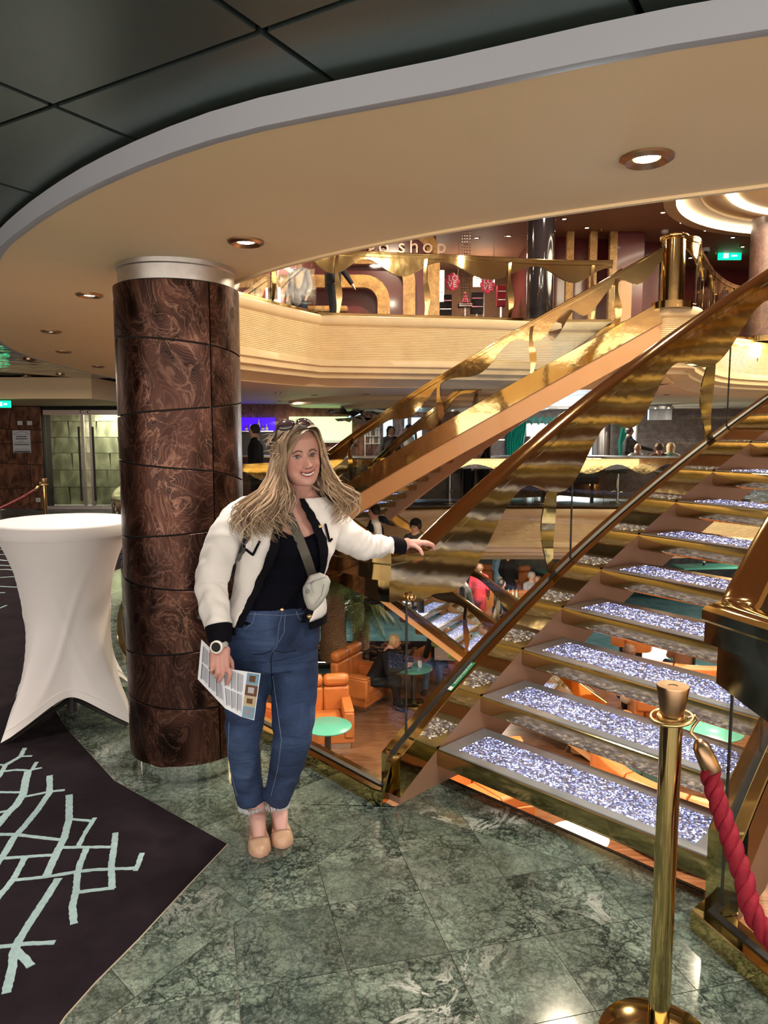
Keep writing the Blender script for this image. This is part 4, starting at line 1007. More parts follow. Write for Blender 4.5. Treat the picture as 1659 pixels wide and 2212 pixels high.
def rope(label, pts, r, m, end_m='bronze', n=7, twist=.105, strand=3):
    pts = [Vector(p) for p in pts]; L = (pts[1] - pts[0]); t = thing('barrier_rope', label, 'rope', pts[0])
    d = (pts[1] - pts[0]).normalized(); hk = pts[0]
    mb = MB(); mb.tube([hk + Vector((-.01, 0, .012)), hk + Vector((-.012, 0, .024)), hk + Vector((.004, 0, .03)), hk + Vector((.012, 0, .018)), hk, hk - Vector((.004, 0, .014)), hk + d * .035], .0042, 8); build('hook', mb, end_m, t)
    a = hk + d * .03; b = hk + d * .115; mb = MB(); mb.tube([a, a + d * .006, a + d * .02, b - d * .002, b], [.006, .013, .020 * r / .021, .0225 * r / .021, .021 * r / .021], 18); build('ferrule', mb, end_m, t, 50)
    path = smooth_line([b - d * .01] + pts[2:], 26); s = [0]
    for p, q in zip(path, path[1:]): s.append(s[-1] + (q - p).length)
    up = Vector((0, 1, 0))
    for k in range(strand):
        pp = []
        for i, p in enumerate(path):
            tt = (path[min(i + 1, len(path) - 1)] - path[max(i - 1, 0)]).normalized(); n1 = tt.cross(up).normalized(); n2 = tt.cross(n1)
            ph = 2 * PI * (s[i] / twist + k / strand); pp.append(p + (n1 * math.cos(ph) + n2 * math.sin(ph)) * r * .50)
        mb = MB(); mb.tube(pp, r * .60, n + 3); build('rope_strand', mb, m, t)
    return t
SX, SY = .725, 1.80
stanchion('large brass rope stanchion in the right foreground before the staircase', SX, SY, 0)
hk = Vector((SX + .049, SY - .012, .885))
rope('thick twisted crimson rope hanging from the foreground stanchion', [hk, ony(1520, 1625, 1.77), ony(1538, 1690, 1.75), ony(1572, 1795, 1.69), ony(1606, 1895, 1.62), ony(1650, 2010, 1.55), (1.02, 1.38, .34), (1.22, 1.12, .29), (1.45, .85, .36), (1.62, .62, .62), (1.68, .53, .86)], .0225, 'rope_red')
stanchion('brass rope stanchion outside the picture, to the right of the camera', 1.70, .50, 0)
stanchion('small brass rope stanchion in front of the glass doors at far left', -4.55, 9.9, 0, 1.0)
rope('dark red rope dipping from the far stanchion to the left edge', [(-4.60, 9.9, .92), (-4.68, 9.9, .84), (-4.85, 9.88, .74), (-5.2, 9.86, .58), (-5.6, 9.85, .50), (-6.2, 9.85, .55), (-6.6, 9.85, .75)], .02, 'rope_dark', 'brass_brushed', 5)
stanchion('second brass rope stanchion at far left, just outside the picture', -6.66, 9.85, 0, 1.0)

# ================================================================== DOORS AND PILLAR AT THE FAR LEFT
mb = MB(); mb.box((-7.3, 13.9, 2.32), (5.2, 3.7, .34)); tagk(build('ceiling_soffit', mb, 'cream_paint', None, 0), kind='structure')
cs_ = [(-10 + 2.2 * math.cos(a), 9.6 + 3.0 * math.sin(a)) for a in [R(-90 + k * 9) for k in range(21)]]
mb = MB(); mb.prism(cs_, 2.24, 2.45); tagk(build('ceiling_drop', mb, 'cream_paint', None, 30), kind='structure')
YD = 15.5
pil = thing('wall_pillar', 'pillar of irregular brown stone-effect panels left of the glass doors', 'pillar', (-7.6, YD, 0))
mb = MB(); mb.box((-7.62, YD + .22, 1.08), (1.0, .40, 2.16)); build('core', mb, 'black_void', pil, 0)
zr_ = [0, .42, .97, 1.37, 1.68, 2.14]; rw = random.Random(5); xs0, xs1 = -8.12, -7.12
for k in range(5):
    za, zb = zr_[k], zr_[k + 1]; sp = rw.choice([.35, .55, .7]); t0, t1 = rw.uniform(-.04, .04), rw.uniform(-.06, .06)
    xa = xs0 + (xs1 - xs0) * sp; sl = [.0, .05, -.04, .03, -.02, .0]; g = .006
    for (l0, l1, r0, r1) in ((xs0, xs0, xa + t0, xa + t1), (xa + t0, xa + t1, xs1, xs1)):
        f = lambda x, q: (x - xs0) * q
        vs = [(l0 + g, za + f(l0, sl[k]) + g), (r0 - g, za + f(r0, sl[k]) + g), (r1 - g, zb + f(r1, sl[k + 1]) - g), (l1 + g, zb + f(l1, sl[k + 1]) - g)]
        mb = MB(); mb.add([(x, YD - .02, z) for x, z in vs] + [(x, YD + .05, z) for x, z in vs], [(0, 1, 2, 3), (7, 6, 5, 4), (0, 4, 5, 1), (1, 5, 6, 2), (2, 6, 7, 3), (3, 7, 4, 0)])
        build('stone_panel', mb, 'copper_wall', pil, 0, origin=(l0, YD, za))
def flat(name, par, c, w, h, m, d=.01, label=None, smooth=0):
    mb = MB(); mb.box(c, (w, d, h)); return build(name, mb, m, par, smooth, label=label)
ns = thing('notice_sheet', 'white notice with a ship drawing on the brown pillar', 'notice', (-7.53, YD - .04, 1.5))
flat('sheet', ns, (-7.53, YD - .035, 1.42), .37, .46, 'paper')
mb = MB(); mb.tube([(-7.67, YD - .045, 1.58), (-7.60, YD - .045, 1.61), (-7.50, YD - .045, 1.625), (-7.42, YD - .045, 1.60), (-7.38, YD - .045, 1.58)], .006, 5); build('ship_drawing', mb, 'ink_soft', ns)
for z, w_, h_ in ((1.565, .33, .008), (1.52, .22, .02), (1.475, .24, .02), (1.42, .10, .012), (1.395, .3, .014), (1.355, .32, .02), (1.21, .33, .03), (1.26, .3, .012)):
    flat('printed_line', ns, (-7.53, YD - .042, z), w_, h_, 'ink' if h_ > .015 else 'ink_soft', .003)
for x, lb in ((-7.55, 'left'), (-7.35, 'right')):
    sw = thing('wall_switch', f'small white switch plate over the notice, the {lb} one', 'switch', (x, YD - .03, 1.80)); flat('plate', sw, (x, YD - .03, 1.80), .10, .085, 'white_gloss', .014); flat('rocker', sw, (x, YD - .04, 1.80), .05, .04, 'paper', .008)
so = thing('wall_socket', 'white wall socket low on the brown pillar', 'socket', (-7.22, YD - .03, .18)); flat('plate', so, (-7.25, YD - .03, .20), .09, .085, 'white_gloss', .014); flat('outlet', so, (-7.25, YD - .04, .20), .04, .035, 'ink_soft', .006)
# door: frame, two glass leaves, pulls; pale stone wall behind it
dr = thing('door_1', 'double glass door with steel header and long pulls, left of the copper column', 'door', (-6.2, YD, 0)); dr['kind'] = 'structure'
del dr['category']
for x0, x1 in ((-7.08, -6.33), (-6.10, -4.80)):
    mb = MB(); mb.box(((x0 + x1) / 2, YD + .10, 1.0), (x1 - x0, .02, 1.92)); lf = build('door_glass', mb, 'door_glass', dr, 0)
for x in (-6.30, -6.13): flat('door_stile', dr, (x, YD + .09, 1.02), .06, 1.96, 'steel', .05)
for x in (-6.36, -6.07): flat('door_pull', dr, (x, YD + .03, .95), .035, 1.55, 'dark_plastic', .04)
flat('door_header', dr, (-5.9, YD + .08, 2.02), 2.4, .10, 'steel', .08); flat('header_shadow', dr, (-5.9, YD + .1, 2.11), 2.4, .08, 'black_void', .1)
for x in (-6.29, -6.14): mb = MB(); mb.ell((x, YD + .03, 2.03), (.035, .01, .035)); build('hinge_cap', mb, 'brushed_steel', dr)
flat('threshold', dr, (-5.9, YD + .06, .03), 2.4, .07, 'brushed_steel', .1)
bw = thing('stone_wall', 'pale sage stone block wall behind the glass doors', 'wall', (-6, YD + .9, 0)); bw['kind'] = 'structure'; del bw['category']
zz_ = [0, .40, .78, 1.15, 1.5, 1.85, 2.3]
for k in range(6):
    x = -7.6 - .3 * (k % 2)
    while x < -4.6:
        w_ = rw.uniform(.5, .85); mb = MB(); tq = rw.uniform(-.05, .05)
        vs = [(x + .005, zz_[k] + .005), (x + w_ - .005, zz_[k] + .005), (x + w_ + tq - .005, zz_[k + 1] - .005), (x + .005, zz_[k + 1] - .005)]
        mb.add([(a, YD + .9, b) for a, b in vs] + [(a, YD + .98, b) for a, b in vs], [(0, 1, 2, 3), (7, 6, 5, 4), (0, 4, 5, 1), (1, 5, 6, 2), (2, 6, 7, 3), (3, 7, 4, 0)])
        build('stone_block', mb, 'sage_wall', bw, 0, origin=(x, YD + .9, zz_[k])); x += w_
light('AREA', 'door_lobby_light', (-6, YD + .5, 2.12), 16, (1, .95, .8), .4)
mb = MB(); mb.box((-6.1, YD + 1.02, 1.15), (3.4, .05, 2.3)); build('backing', mb, 'black_void', bw, 0)
dx = thing('door_frame', 'dark timber door frame at the very left edge', 'door frame', (-8.4, YD, 0))
for x in (-8.22, -8.42): flat('jamb', dx, (x, YD - .05, 1.07), .10, 2.14, 'cloth_brown', .16)
flat('dark_leaf', dx, (-8.9, YD + .05, 1.07), .9, 2.14, 'black_gloss', .05)
es = thing('exit_sign', 'glowing green exit sign at the left edge above the dark door', 'sign', (-6.6, 12.0, 2.1))
p = ony(8, 873, 12.1); mb = MB(); mb.box((p.x, 12.1, p.z), (.22, .04, .11)); build('sign_box', mb, 'green_sign', es, 0)
mb = MB(); mb.box((p.x - .04, 12.075, p.z), (.05, .01, .06)); mb.box((p.x + .04, 12.075, p.z), (.05, .01, .025)); build('pictogram', mb, 'sign_white', es, 0)
# brass loops of the handrail seen left of the column are part of the balustrade
# ================================================================== THE WOMAN
from mathutils.bvhtree import BVHTree
wm = thing('person', 'smiling woman in white jacket, black top and jeans leaning on the brass rail', 'person', (-.44, 2.80, 0))
PSI = R(26); RH = Vector((math.cos(PSI), math.sin(PSI), 0)); FH = Vector((math.sin(PSI), -math.cos(PSI), 0))
def lerpk(keys, z):
    if z <= keys[0][0]: return keys[0][1:]
    for a, b in zip(keys, keys[1:]):
        if z <= b[0]:
            t = (z - a[0]) / (b[0] - a[0]); t = t * t * (3 - 2 * t) * .5 + t * .5; return tuple(x + (y - x) * t for x, y in zip(a[1:], b[1:]))
    return keys[-1][1:]
#        z    u    half  front back
TK = [(.72, 588, .165, .100, .120), (.80, 588, .182, .115, .130), (.88, 590, .180, .115, .130), (.96, 598, .158, .108, .110), (1.04, 604, .148, .112, .100), (1.10, 609, .152, .130, .105),
      (1.17, 616, .165, .160, .115), (1.23, 622, .176, .145, .120), (1.29, 628, .178, .105, .110), (1.335, 634, .150, .082, .085), (1.365, 640, .095, .062, .066), (1.40, 645, .060, .052, .056)]
YT = 2.86
def T(z, th, e=0):
    u, a, bf, bb = lerpk(TK, z); x = (u - 829.5) / F * (YT * math.cos(PT) + (CZ - z) * math.sin(PT)); s, c = math.sin(th), math.cos(th); n = 2.3
    q = (abs(s) ** n + abs(c) ** n) ** (-1 / n); d = bf if c > 0 else bb
    bust = .018 * math.exp(-((z - 1.175) / .05) ** 2) * (math.exp(-((th - .55) / .3) ** 2) + math.exp(-((th + .55) / .3) ** 2)) - .012 * math.exp(-((z - 1.19) / .06) ** 2) * math.exp(-(th / .16) ** 2)
    return Vector((x, YT, z)) + RH * ((a + e) * s * q) + FH * ((d + e + bust) * c * q)
def trings(mb, z0, z1, n, e=0, seg=56):
    return mb.rings([[T(z0 + (z1 - z0) * i / n, 2 * PI * k / seg, e) for k in range(seg)] for i in range(n + 1)])
# ---- head in its own frame
HC = ony(646, 984, 2.80); yaw, tilt = R(25), R(6)
XH = Vector((math.cos(yaw), math.sin(yaw), 0)); YH = Vector((math.sin(yaw), -math.cos(yaw), 0)); ZH = Vector((0, 0, 1))
ZH2 = (ZH * math.cos(tilt) - XH * math.sin(tilt)).normalized(); XH = YH.cross(ZH2).normalized() * 1; XH = -XH if XH.x < 0 else XH; ZH = ZH2
YH = (YH + ZH * -.04).normalized()
HL = lambda x, y, z: HC + XH * x + YH * y + ZH * z
HK = [(-.111, .004, .060, -.02), (-.108, .024, .073, -.012), (-.100, .041, .082, -.02), (-.085, .053, .083, -.035), (-.062, .0655, .081, -.055), (-.036, .0715, .079, -.074), (0, .0730, .077, -.090), (.03, .0735, .081, -.097), (.062, .069, .077, -.093), (.088, .057, .060, -.078), (.106, .036, .036, -.05), (.114, .012, .012, -.018), (.1155, .003, .003, -.004)]
g2 = lambda x, z, x0, z0, sx, sz: math.exp(-((x - x0) / sx) ** 2 - ((z - z0) / sz) ** 2)
def face_disp(x, z):
    d = 0
    t = min(1, max(0, (.016 - z) / .050)); 
    if -.052 < z < .02: d += (.004 + .021 * t ** 1.4) * math.exp(-(x / (.0075 + .005 * t)) ** 2) * (1 if z > -.036 else max(0, 1 - ((-.036 - z) / .010) ** 1.5))
    for s in (-1, 1):
        d += .009 * g2(x, z, s * .0125, -.034, .0062, .0065) - .0085 * g2(x, z, s * .030, .002, .015, .0105) + .0045 * g2(x, z, s * .028, .020, .02, .008)
        d += .0085 * g2(x, z, s * .040, -.032, .018, .015) - .003 * g2(x, z, s * .036, -.058, .006, .014)
    zc = -.066 + .0125 * min(1.4, (x / .029) ** 2)
    if abs(x) < .034:
        w_ = max(0, 1 - (abs(x) / .034) ** 3)
        d += w_ * (.0045 * math.exp(-((z - zc - .0085) / .0036) ** 2) + .0055 * math.exp(-((z - zc + .0095) / .0042) ** 2))
        gp = .0062 * max(0, 1 - (x / .029) ** 2) ** .6
        if abs(z - zc) < gp: d -= .009
    d += .0065 * g2(x, z, 0, -.096, .017, .012)
    return d
def head_mesh(mb, e=0, face=True):
    rs = []; nz, na = 110, 150
    for i in range(nz + 1):
        z = -.111 + (.1155 + .111) * i / nz; w_, f, b = lerpk(HK, z); ring = []
        for k in range(na):
            a = 2 * PI * k / na; s, c = math.sin(a), math.cos(a); n = 2.35; q = (abs(s) ** n + abs(c) ** n) ** (-1 / n)
            x, y = (w_ + e) * s * q, (f + e if c > 0 else -b + e) * c * q
            if face and c > .05: y += face_disp(x, z) * min(1, c * 2.5)
            ring.append(HL(x, y, z * (1 + e * 6)))
        rs.append(ring)
    mb.rings(rs)
W = ony
bd = MB(); head_mesh(bd)
bd.chain([HL(0, -.03, -.05), HL(-.004, -.03, -.10), T(1.37, 0) * .5 + T(1.37, PI) * .5, T(1.30, 0) * .5 + T(1.30, PI) * .5], [.05, .052, .058, .06], 20)
for s in (-1, 1): bd.ell(HL(s * .072, -.012, -.008), (.010, .018, .030), 14, 10)
trings(bd, .74, 1.40, 30)
shR, elR, wrR = W(508, 1128, 2.79), W(455, 1262, 2.74), W(470, 1385, 2.625)
shL, elL, wrL = W(700, 1122, 2.98), W(782, 1180, 3.03), W(866, 1183, 3.125)
bd.chain([shR, elR, wrR], [.055, .043, .026], 16); bd.chain([shL, elL, wrL], [.055, .042, .025], 16)
# legs and feet
kn = {'R': [(534, 1420, 2.86), (533, 1500, 2.85), (526, 1592, 2.83), (531, 1665, 2.87), (554, 1742, 2.885)], 'L': [(640, 1420, 2.89), (637, 1500, 2.86), (632, 1592, 2.80), (617, 1665, 2.86), (600, 1738, 2.905)]}
for k in kn: bd.chain([W(*p) for p in kn[k]], [.085, .078, .056, .050, .036], 14)
FT = {'R': (W(556, 1758, 2.885), onz(562, 1836, .022)), 'L': (W(603, 1752, 2.905), onz(611, 1817, .022))}
for k, (an, toe) in FT.items():
    an = Vector((an.x, an.y, .085)); bd.chain([W(*kn[k][-1]), an, Vector((an.x, an.y + .02, .045))], [.037, .034, .034], 14)
    mid = an.lerp(toe, .45); mid.z = .062; d = (toe - an).normalized(); pre = toe - d * .055; pre.z = .032
    bd.chain([Vector((an.x, an.y, .062)), mid, pre], [.036, .029, .022], 14)
# hands
def finger(mb, pts, r): mb.chain([Vector(p) for p in pts], [r * (1 - .10 * i) for i in range(len(pts))], 12)
yR = 2.600
bd.chain([wrR, W(472, 1402, 2.610)], [.0255, .026], 14)
for (u0, u1) in ((461, 459), (469, 469), (477, 479), (486, 489)): bd.cap(W(u0 + 2, 1404, 2.612), W(u1, 1438, yR - .002), .0165, .0125)
finger(bd, [W(490, 1440, yR), W(497, 1455, 2.590), W(494, 1468, 2.590), W(490, 1477, 2.596)], .0096)
finger(bd, [W(480, 1441, yR - .004), W(481, 1456, 2.585), W(475, 1467, 2.588), W(472, 1473, 2.596)], .0098)
finger(bd, [W(470, 1440, yR - .003), W(469, 1452, 2.586), W(466, 1459, 2.592), W(467, 1463, 2.604)], .0094)
finger(bd, [W(459, 1438, yR), W(457, 1447, 2.592), W(457, 1452, 2.600), W(459, 1455, 2.608)], .0084)
finger(bd, [W(488, 1412, 2.620), W(500, 1430, 2.632), W(502, 1446, 2.634), W(499, 1458, 2.630)], .0105)
hx = wrL; RT = 1.122
pm = Vector((.128, 3.155, RT + .020)); bd.chain([wrL, pm - Vector((.03, .012, -.004))], [.026, .024], 14)
for k, dy in enumerate((-.030, -.010, .010, .030)):
    a = pm + Vector((-.022, dy * .7, .002)); b = pm + Vector((.025, dy + .010, .003)); bd.cap(a, b, .016, .0125)
for k, (dy, l) in enumerate(((-.022, .9), (-.003, 1), (.017, .93), (.036, .75))):
    b = pm + Vector((.028, dy + .010, .003)); c = b + Vector((.036 * l, .010, -.002)); d = c + Vector((.022 * l, .010, -.010)); e_ = d + Vector((.010 * l, .008, -.018))
    finger(bd, [b, c, d, e_], .0092 - .0006 * (k == 3))
finger(bd, [pm + Vector((-.02, -.022, 0)), pm + Vector((.008, -.046, -.004)), pm + Vector((.026, -.062, -.016)), pm + Vector((.034, -.070, -.034))], .0105)
me = remesh(bd, .0031, 1, 'body')
vc = np.empty(len(me.vertices) * 3, dtype=np.float32); me.vertices.foreach_get('co', vc); vc = vc.reshape(-1, 3)
def to_head(P): d = P - np.array(HC); return d @ np.array(XH), d @ np.array(YH), d @ np.array(ZH)
hx_, hy_, hz_ = to_head(vc); nse = np.array([noise.noise(Vector(p) * 28) for p in vc]) * .05
base = np.tile(np.array([.60, .325, .268]), (len(vc), 1)); G = lambda x0, z0, sx, sz: np.exp(-((hx_ - x0) / sx) ** 2 - ((hz_ - z0) / sz) ** 2) * (hy_ > .02) * (np.abs(hz_) < .13)
def blend(c, a): 
    global base
    a = np.clip(a, 0, 1)[:, None]; base = base * (1 - a) + np.array(c) * a
for s in (-1, 1):
    blend((.60, .22, .17), .55 * G(s * .040, -.034, .018, .016)); blend((.34, .17, .135), .62 * G(s * .030, .003, .015, .0075))  # cheek blush, then eye-socket shade painted into the skin
    zb = .0215 - 9 * (np.abs(hx_) - .026) ** 2; m_ = np.exp(-((hz_ - zb) / .0030) ** 2) * (np.abs(hx_ - s * .029) < .0165) * (hy_ > .03); blend((.20, .12, .085), .75 * m_)
blend((.62, .26, .20), .35 * G(0, -.030, .010, .010)); blend((.40, .20, .16), .5 * G(0, -.0455, .012, .004))  # redder nose tip, then shade painted under the nose
for s in (-1, 1):  # smile folds and nose-bridge sides: shade painted into the skin colour
    lx = s * (.0185 + .55 * np.clip(-.036 - hz_, 0, .03)); blend((.42, .19, .16), .55 * np.exp(-((hx_ - lx) / .0028) ** 2) * (hz_ < -.034) * (hz_ > -.062) * (hy_ > .03))
    blend((.40, .20, .165), .35 * G(s * .012, .006, .006, .012))
zc = -.066 + .0125 * np.minimum(1.4, (hx_ / .029) ** 2); ww = (np.abs(hx_) < .031) * (hy_ > .045)
blend((.52, .16, .15), .9 * ww * (np.exp(-((hz_ - zc - .0082) / .0032) ** 2) + np.exp(-((hz_ - zc + .0092) / .0045) ** 2)))
gp = .0060 * np.maximum(0, 1 - (hx_ / .029) ** 2) ** .6; blend((.22, .05, .05), ww * (np.abs(hz_ - zc) < gp))
blend((.70, .42, .38), .8 * (vc[:, 2] < .16)); blend((.62, .29, .26), .4 * (vc[:, 2] > .7) * (vc[:, 2] < 1.18))
base = np.clip(base * (1 + nse[:, None]), 0, 1); ca_ = me.color_attributes.new('Col', 'FLOAT_COLOR', 'POINT')
ca_.data.foreach_set('color', np.hstack([base, np.ones((len(vc), 1))]).astype(np.float32).ravel())
bvb = BVHTree.FromPolygons([Vector(v) for v in vc.tolist()], [tuple(p.vertices) for p in me.polygons])
body = mesh_obj('body', me, 'skin', wm)
def fs(x, z, off=0):
    h = bvb.ray_cast(HL(x, .25, z), -YH); return (h[0] if h[0] else HL(x, .08, z)) + YH * off
# eyes
for s in (-1, 1):
    ex, ez = s * .0305, .002; K = 14; mb = MB(); rs = []
    base_y = (fs(ex, ez) - HC).dot(YH)
    def ep(rx, a, r_=1, k=.0040): 
        x = rx * math.cos(a); z = (.0056 if math.sin(a) > 0 else .0040) * math.sin(a) * (rx / .0145)
        return HL(ex + x, max(base_y, (fs(ex + x * .9, ez + z) - HC).dot(YH) - .0005) * .35 + base_y * .65 + k * (1 - (rx / .0145) ** 2) + .0006, ez + z + s * x * .07)
    for rr_ in (.0145, .0115, .009, .006, .003, .0003): rs.append([ep(rr_, 2 * PI * k / 24) for k in range(24)])
    mb.rings(rs); ey = build('eye', mb, 'eye_white', wm, 60)
    cx_ = ex - .001
    for nm, rad, off, m_ in (('iris', .0060, .0060, 'iris'), ('pupil', .0028, .0064, 'pupil')):
        mb = MB(); mb.rings([[HL(cx_ + r_ * math.cos(a), base_y + off, ez + max(-.0038, min(.0046, r_ * math.sin(a) + .0006))) for a in [k * 2 * PI / 20 for k in range(20)]] for r_ in (rad, rad * .01)], False); build(nm, mb, m_, ey, 0)
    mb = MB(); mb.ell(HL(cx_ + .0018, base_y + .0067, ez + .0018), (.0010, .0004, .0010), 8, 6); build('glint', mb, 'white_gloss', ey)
    def lidp(t, top, o): 
        x = -.0155 + .031 * t; z = ((.0066 if top else -.0048) * math.sin(PI * t)) ; return fs(ex + x, ez + z + s * x * .07, o)
    up = [lidp(k / 16, True, .0026 + .0016 * math.sin(PI * k / 16)) for k in range(17)]; lo = [lidp(k / 16, False, .0016) for k in range(17)]
    mb = MB(); mb.tube(up, [.0005 + .0011 * math.sin(PI * k / 16) for k in range(17)], 6); mb.tube(lo, .0005, 5)
    for k in range(2, 15): mb.tube([up[k], up[k] + YH * .003 + ZH * .0022 + XH * (.0022 * (k - 8) / 7.)], [.00045, .00015], 4)
    build('eyelash', mb, 'lash', ey)
for s in (-1, 1):
    mb = MB(); rb_ = random.Random(14 + s)
    for k in range(70):
        t = rb_.random(); x = s * (.012 + .034 * t); z = .0185 + .0075 * math.sin(PI * min(1, t * 1.15)) + rb_.uniform(-.0018, .0018) - .002 * t; p = fs(x, z, .0010); q_ = fs(x + s * .0055, z + .0016 * (1 - 1.6 * t), .0012); mb.tube([p, q_], [.0007, .00025], 4)
    build('eyebrow', mb, 'brow', wm)
    mb = MB(); mb.ell(fs(s * .0085, -.0395, .0006), (.0034, .0022, .0018), 10, 6); build('nostril', mb, 'nostril', wm)
    mb = MB(); q_ = [fs(s * (.026 + .0065 * math.sin(PI * .5 * k / 6)), -.0485 - .0025 * k, .0002) for k in range(5)]; mb.tube(q_, [.0002, .0005, .0006, .0005, .0002], 5); build('smile_crease_shade', mb, 'nostril', wm)  # dark tube draws the shade of the smile fold
mb = MB()
for i in range(-4, 5):
    if i == 4: continue
    x0 = (i + .5) * .0058; w_ = .0028 if abs(i + .5) > 2 else .0031; zc0 = -.066 + .0125 * (x0 / .029) ** 2; hh = .0044 * max(.2, 1 - (x0 / .03) ** 2) ** .5
    yb = (fs(0, -.0745) - HC).dot(YH) - .0035 - 5.5 * x0 * x0
    mb.ell(HL(x0, yb, zc0 + .0008), (w_, .0030, hh), 12, 8)
build('teeth', mb, 'tooth', wm, 60)
# ---- black top
mb = MB(); seg = 72; rs = []
def ztop(th): d = abs(th - .02); return 1.222 + .125 * min(1, d / .95) ** 1.7
for i in range(41):
    rs.append([T(.885 + (ztop((2 * PI * k / seg + PI) % (2 * PI) - PI) - .885) * i / 40, 2 * PI * k / seg, .0075 + .004 * noise.noise(Vector((k * .3, i * .25, 1)))) for k in range(seg)])
rs.append([T(ztop((2 * PI * k / seg + PI) % (2 * PI) - PI), 2 * PI * k / seg, -.004) for k in range(seg)])
mb.rings(rs, cap=False); top = build('black_top', mb, 'black_top', wm, 60)
mb = MB()
for k in range(60):
    th = -1.0 + 2.0 * k / 59; p = T(ztop(th) + .004, th, .009); mb.ell(p, (.0035, .0022, .0045), 8, 5)
build('lace_edge', mb, 'black_top', top)
# ---- jeans
jb = MB(); trings(jb, .70, .955, 16, .010, 60)
JR = {'R': [(541, 1405, 2.87, .098), (534, 1455, 2.86, .094), (530, 1520, 2.85, .083), (526, 1592, 2.83, .068), (531, 1662, 2.87, .062), (543, 1732, 2.885, .056)],
      'L': [(632, 1405, 2.90, .100), (636, 1455, 2.88, .096), (635, 1520, 2.86, .090), (631, 1590, 2.80, .077), (617, 1662, 2.86, .067), (598, 1728, 2.905, .052)]}
for k, L_ in JR.items():
    pts = smooth_line([W(a, b, c) for a, b, c, r_ in L_], 5); rad = []
    for i in range(len(L_) - 1):
        for q in range(5): t = q / 5; rad.append(L_[i][3] * (1 - t) + L_[i + 1][3] * t)
    rad.append(L_[-1][3]); jb.tube(pts, rad, 28)
me = remesh(jb, .0065, 5, 'jeans')
for v in me.vertices:
    n = noise.noise(Vector((v.co.x * 9, v.co.y * 9, v.co.z * 26))) * .005 * (1 if v.co.z < .75 else .5)
    k_ = math.exp(-((v.co.z - .46) / .06) ** 2) + .7 * math.exp(-((v.co.z - .20) / .08) ** 2) + .7 * math.exp(-((v.co.z - .80) / .07) ** 2)
    v.co += v.normal * n * (0.5 + k_)
jv = [v.co.copy() for v in me.vertices]; bvj = BVHTree.FromPolygons(jv, [tuple(p.vertices) for p in me.polygons])
jeans = mesh_obj('jeans', me, 'denim', wm)
def hit(bv, u, v, off=.001):
    r = ray(u, v).normalized(); h = bv.ray_cast(Vector((0, 0, CZ)), r); return (h[0] - r * off) if h[0] else None
def on(bv, pts, off=.001, n=6):
    q = []
    for a, b in zip(pts, pts[1:]): q += [(a[0] + (b[0] - a[0]) * i / n, a[1] + (b[1] - a[1]) * i / n) for i in range(n)]
    return [p for p in (hit(bv, *p, off) for p in q + [pts[-1]]) if p]
def seam(name, pts, r, m, par, bv=bvj, off=.0012, n=8):
    q = on(bv, pts, off, n)
    if len(q) > 2: mb = MB(); mb.tube(q, r, 6); return build(name, mb, m, par)
seam('thigh_crease_shade', [(590, 1404), (585, 1425), (586, 1450), (590, 1490)], .0018, 'black_knit', jeans, bvj, -.0005)  # black tube stands in for the shade between the thighs
seam('crotch_crease_shade', [(590, 1404), (570, 1412), (545, 1414)], .0016, 'black_knit', jeans, bvj, .0)  # black tubes draw crease shade on the denim
seam('crotch_crease_shade', [(590, 1404), (612, 1410), (640, 1405)], .0014, 'black_knit', jeans, bvj, .0)
seam('pocket_edge', [(552, 1322), (546, 1345), (528, 1360)], .0010, 'stitch', jeans)
seam('seam', [(611, 1318), (603, 1350), (598, 1395), (588, 1408)], .0009, 'stitch', jeans)
seam('seam', [(589, 1460), (600, 1540), (608, 1600), (600, 1660), (585, 1720)], .0010, 'stitch', jeans)
seam('seam', [(616, 1325), (614, 1365), (602, 1388)], .0010, 'stitch', jeans)
seam('seam', [(640, 1320), (645, 1335), (658, 1342)], .0011, 'stitch', jeans)
seam('seam', [(495, 1560), (492, 1640), (512, 1720)], .0010, 'stitch', jeans)
seam('waistband_edge', [(538, 1326), (570, 1328), (610, 1330), (650, 1326), (670, 1322)], .0009, 'stitch', jeans)
mb = MB(); p = hit(bvj, 609, 1317, .003)
if p: mb.ell(p, (.009, .006, .009), 14, 8); build('button', mb, 'gold', jeans)
fr_ = MB(); rf = random.Random(8)
for k, L_ in JR.items():
    c = W(*L_[-1][:3]); r_ = L_[-1][3]
    for i in range(240):
        a = rf.uniform(0, 2 * PI); p = c + Vector((math.cos(a) * r_ * .93, math.sin(a) * r_ * .93, -.010 + rf.uniform(-.008, .004))); fr_.tube([p, p + Vector((rf.uniform(-.005, .005), rf.uniform(-.005, .005), -rf.uniform(.010, .020)))], [.0014, .0005], 4)
build('frayed_hem', fr_, 'fray', jeans, kind='stuff')
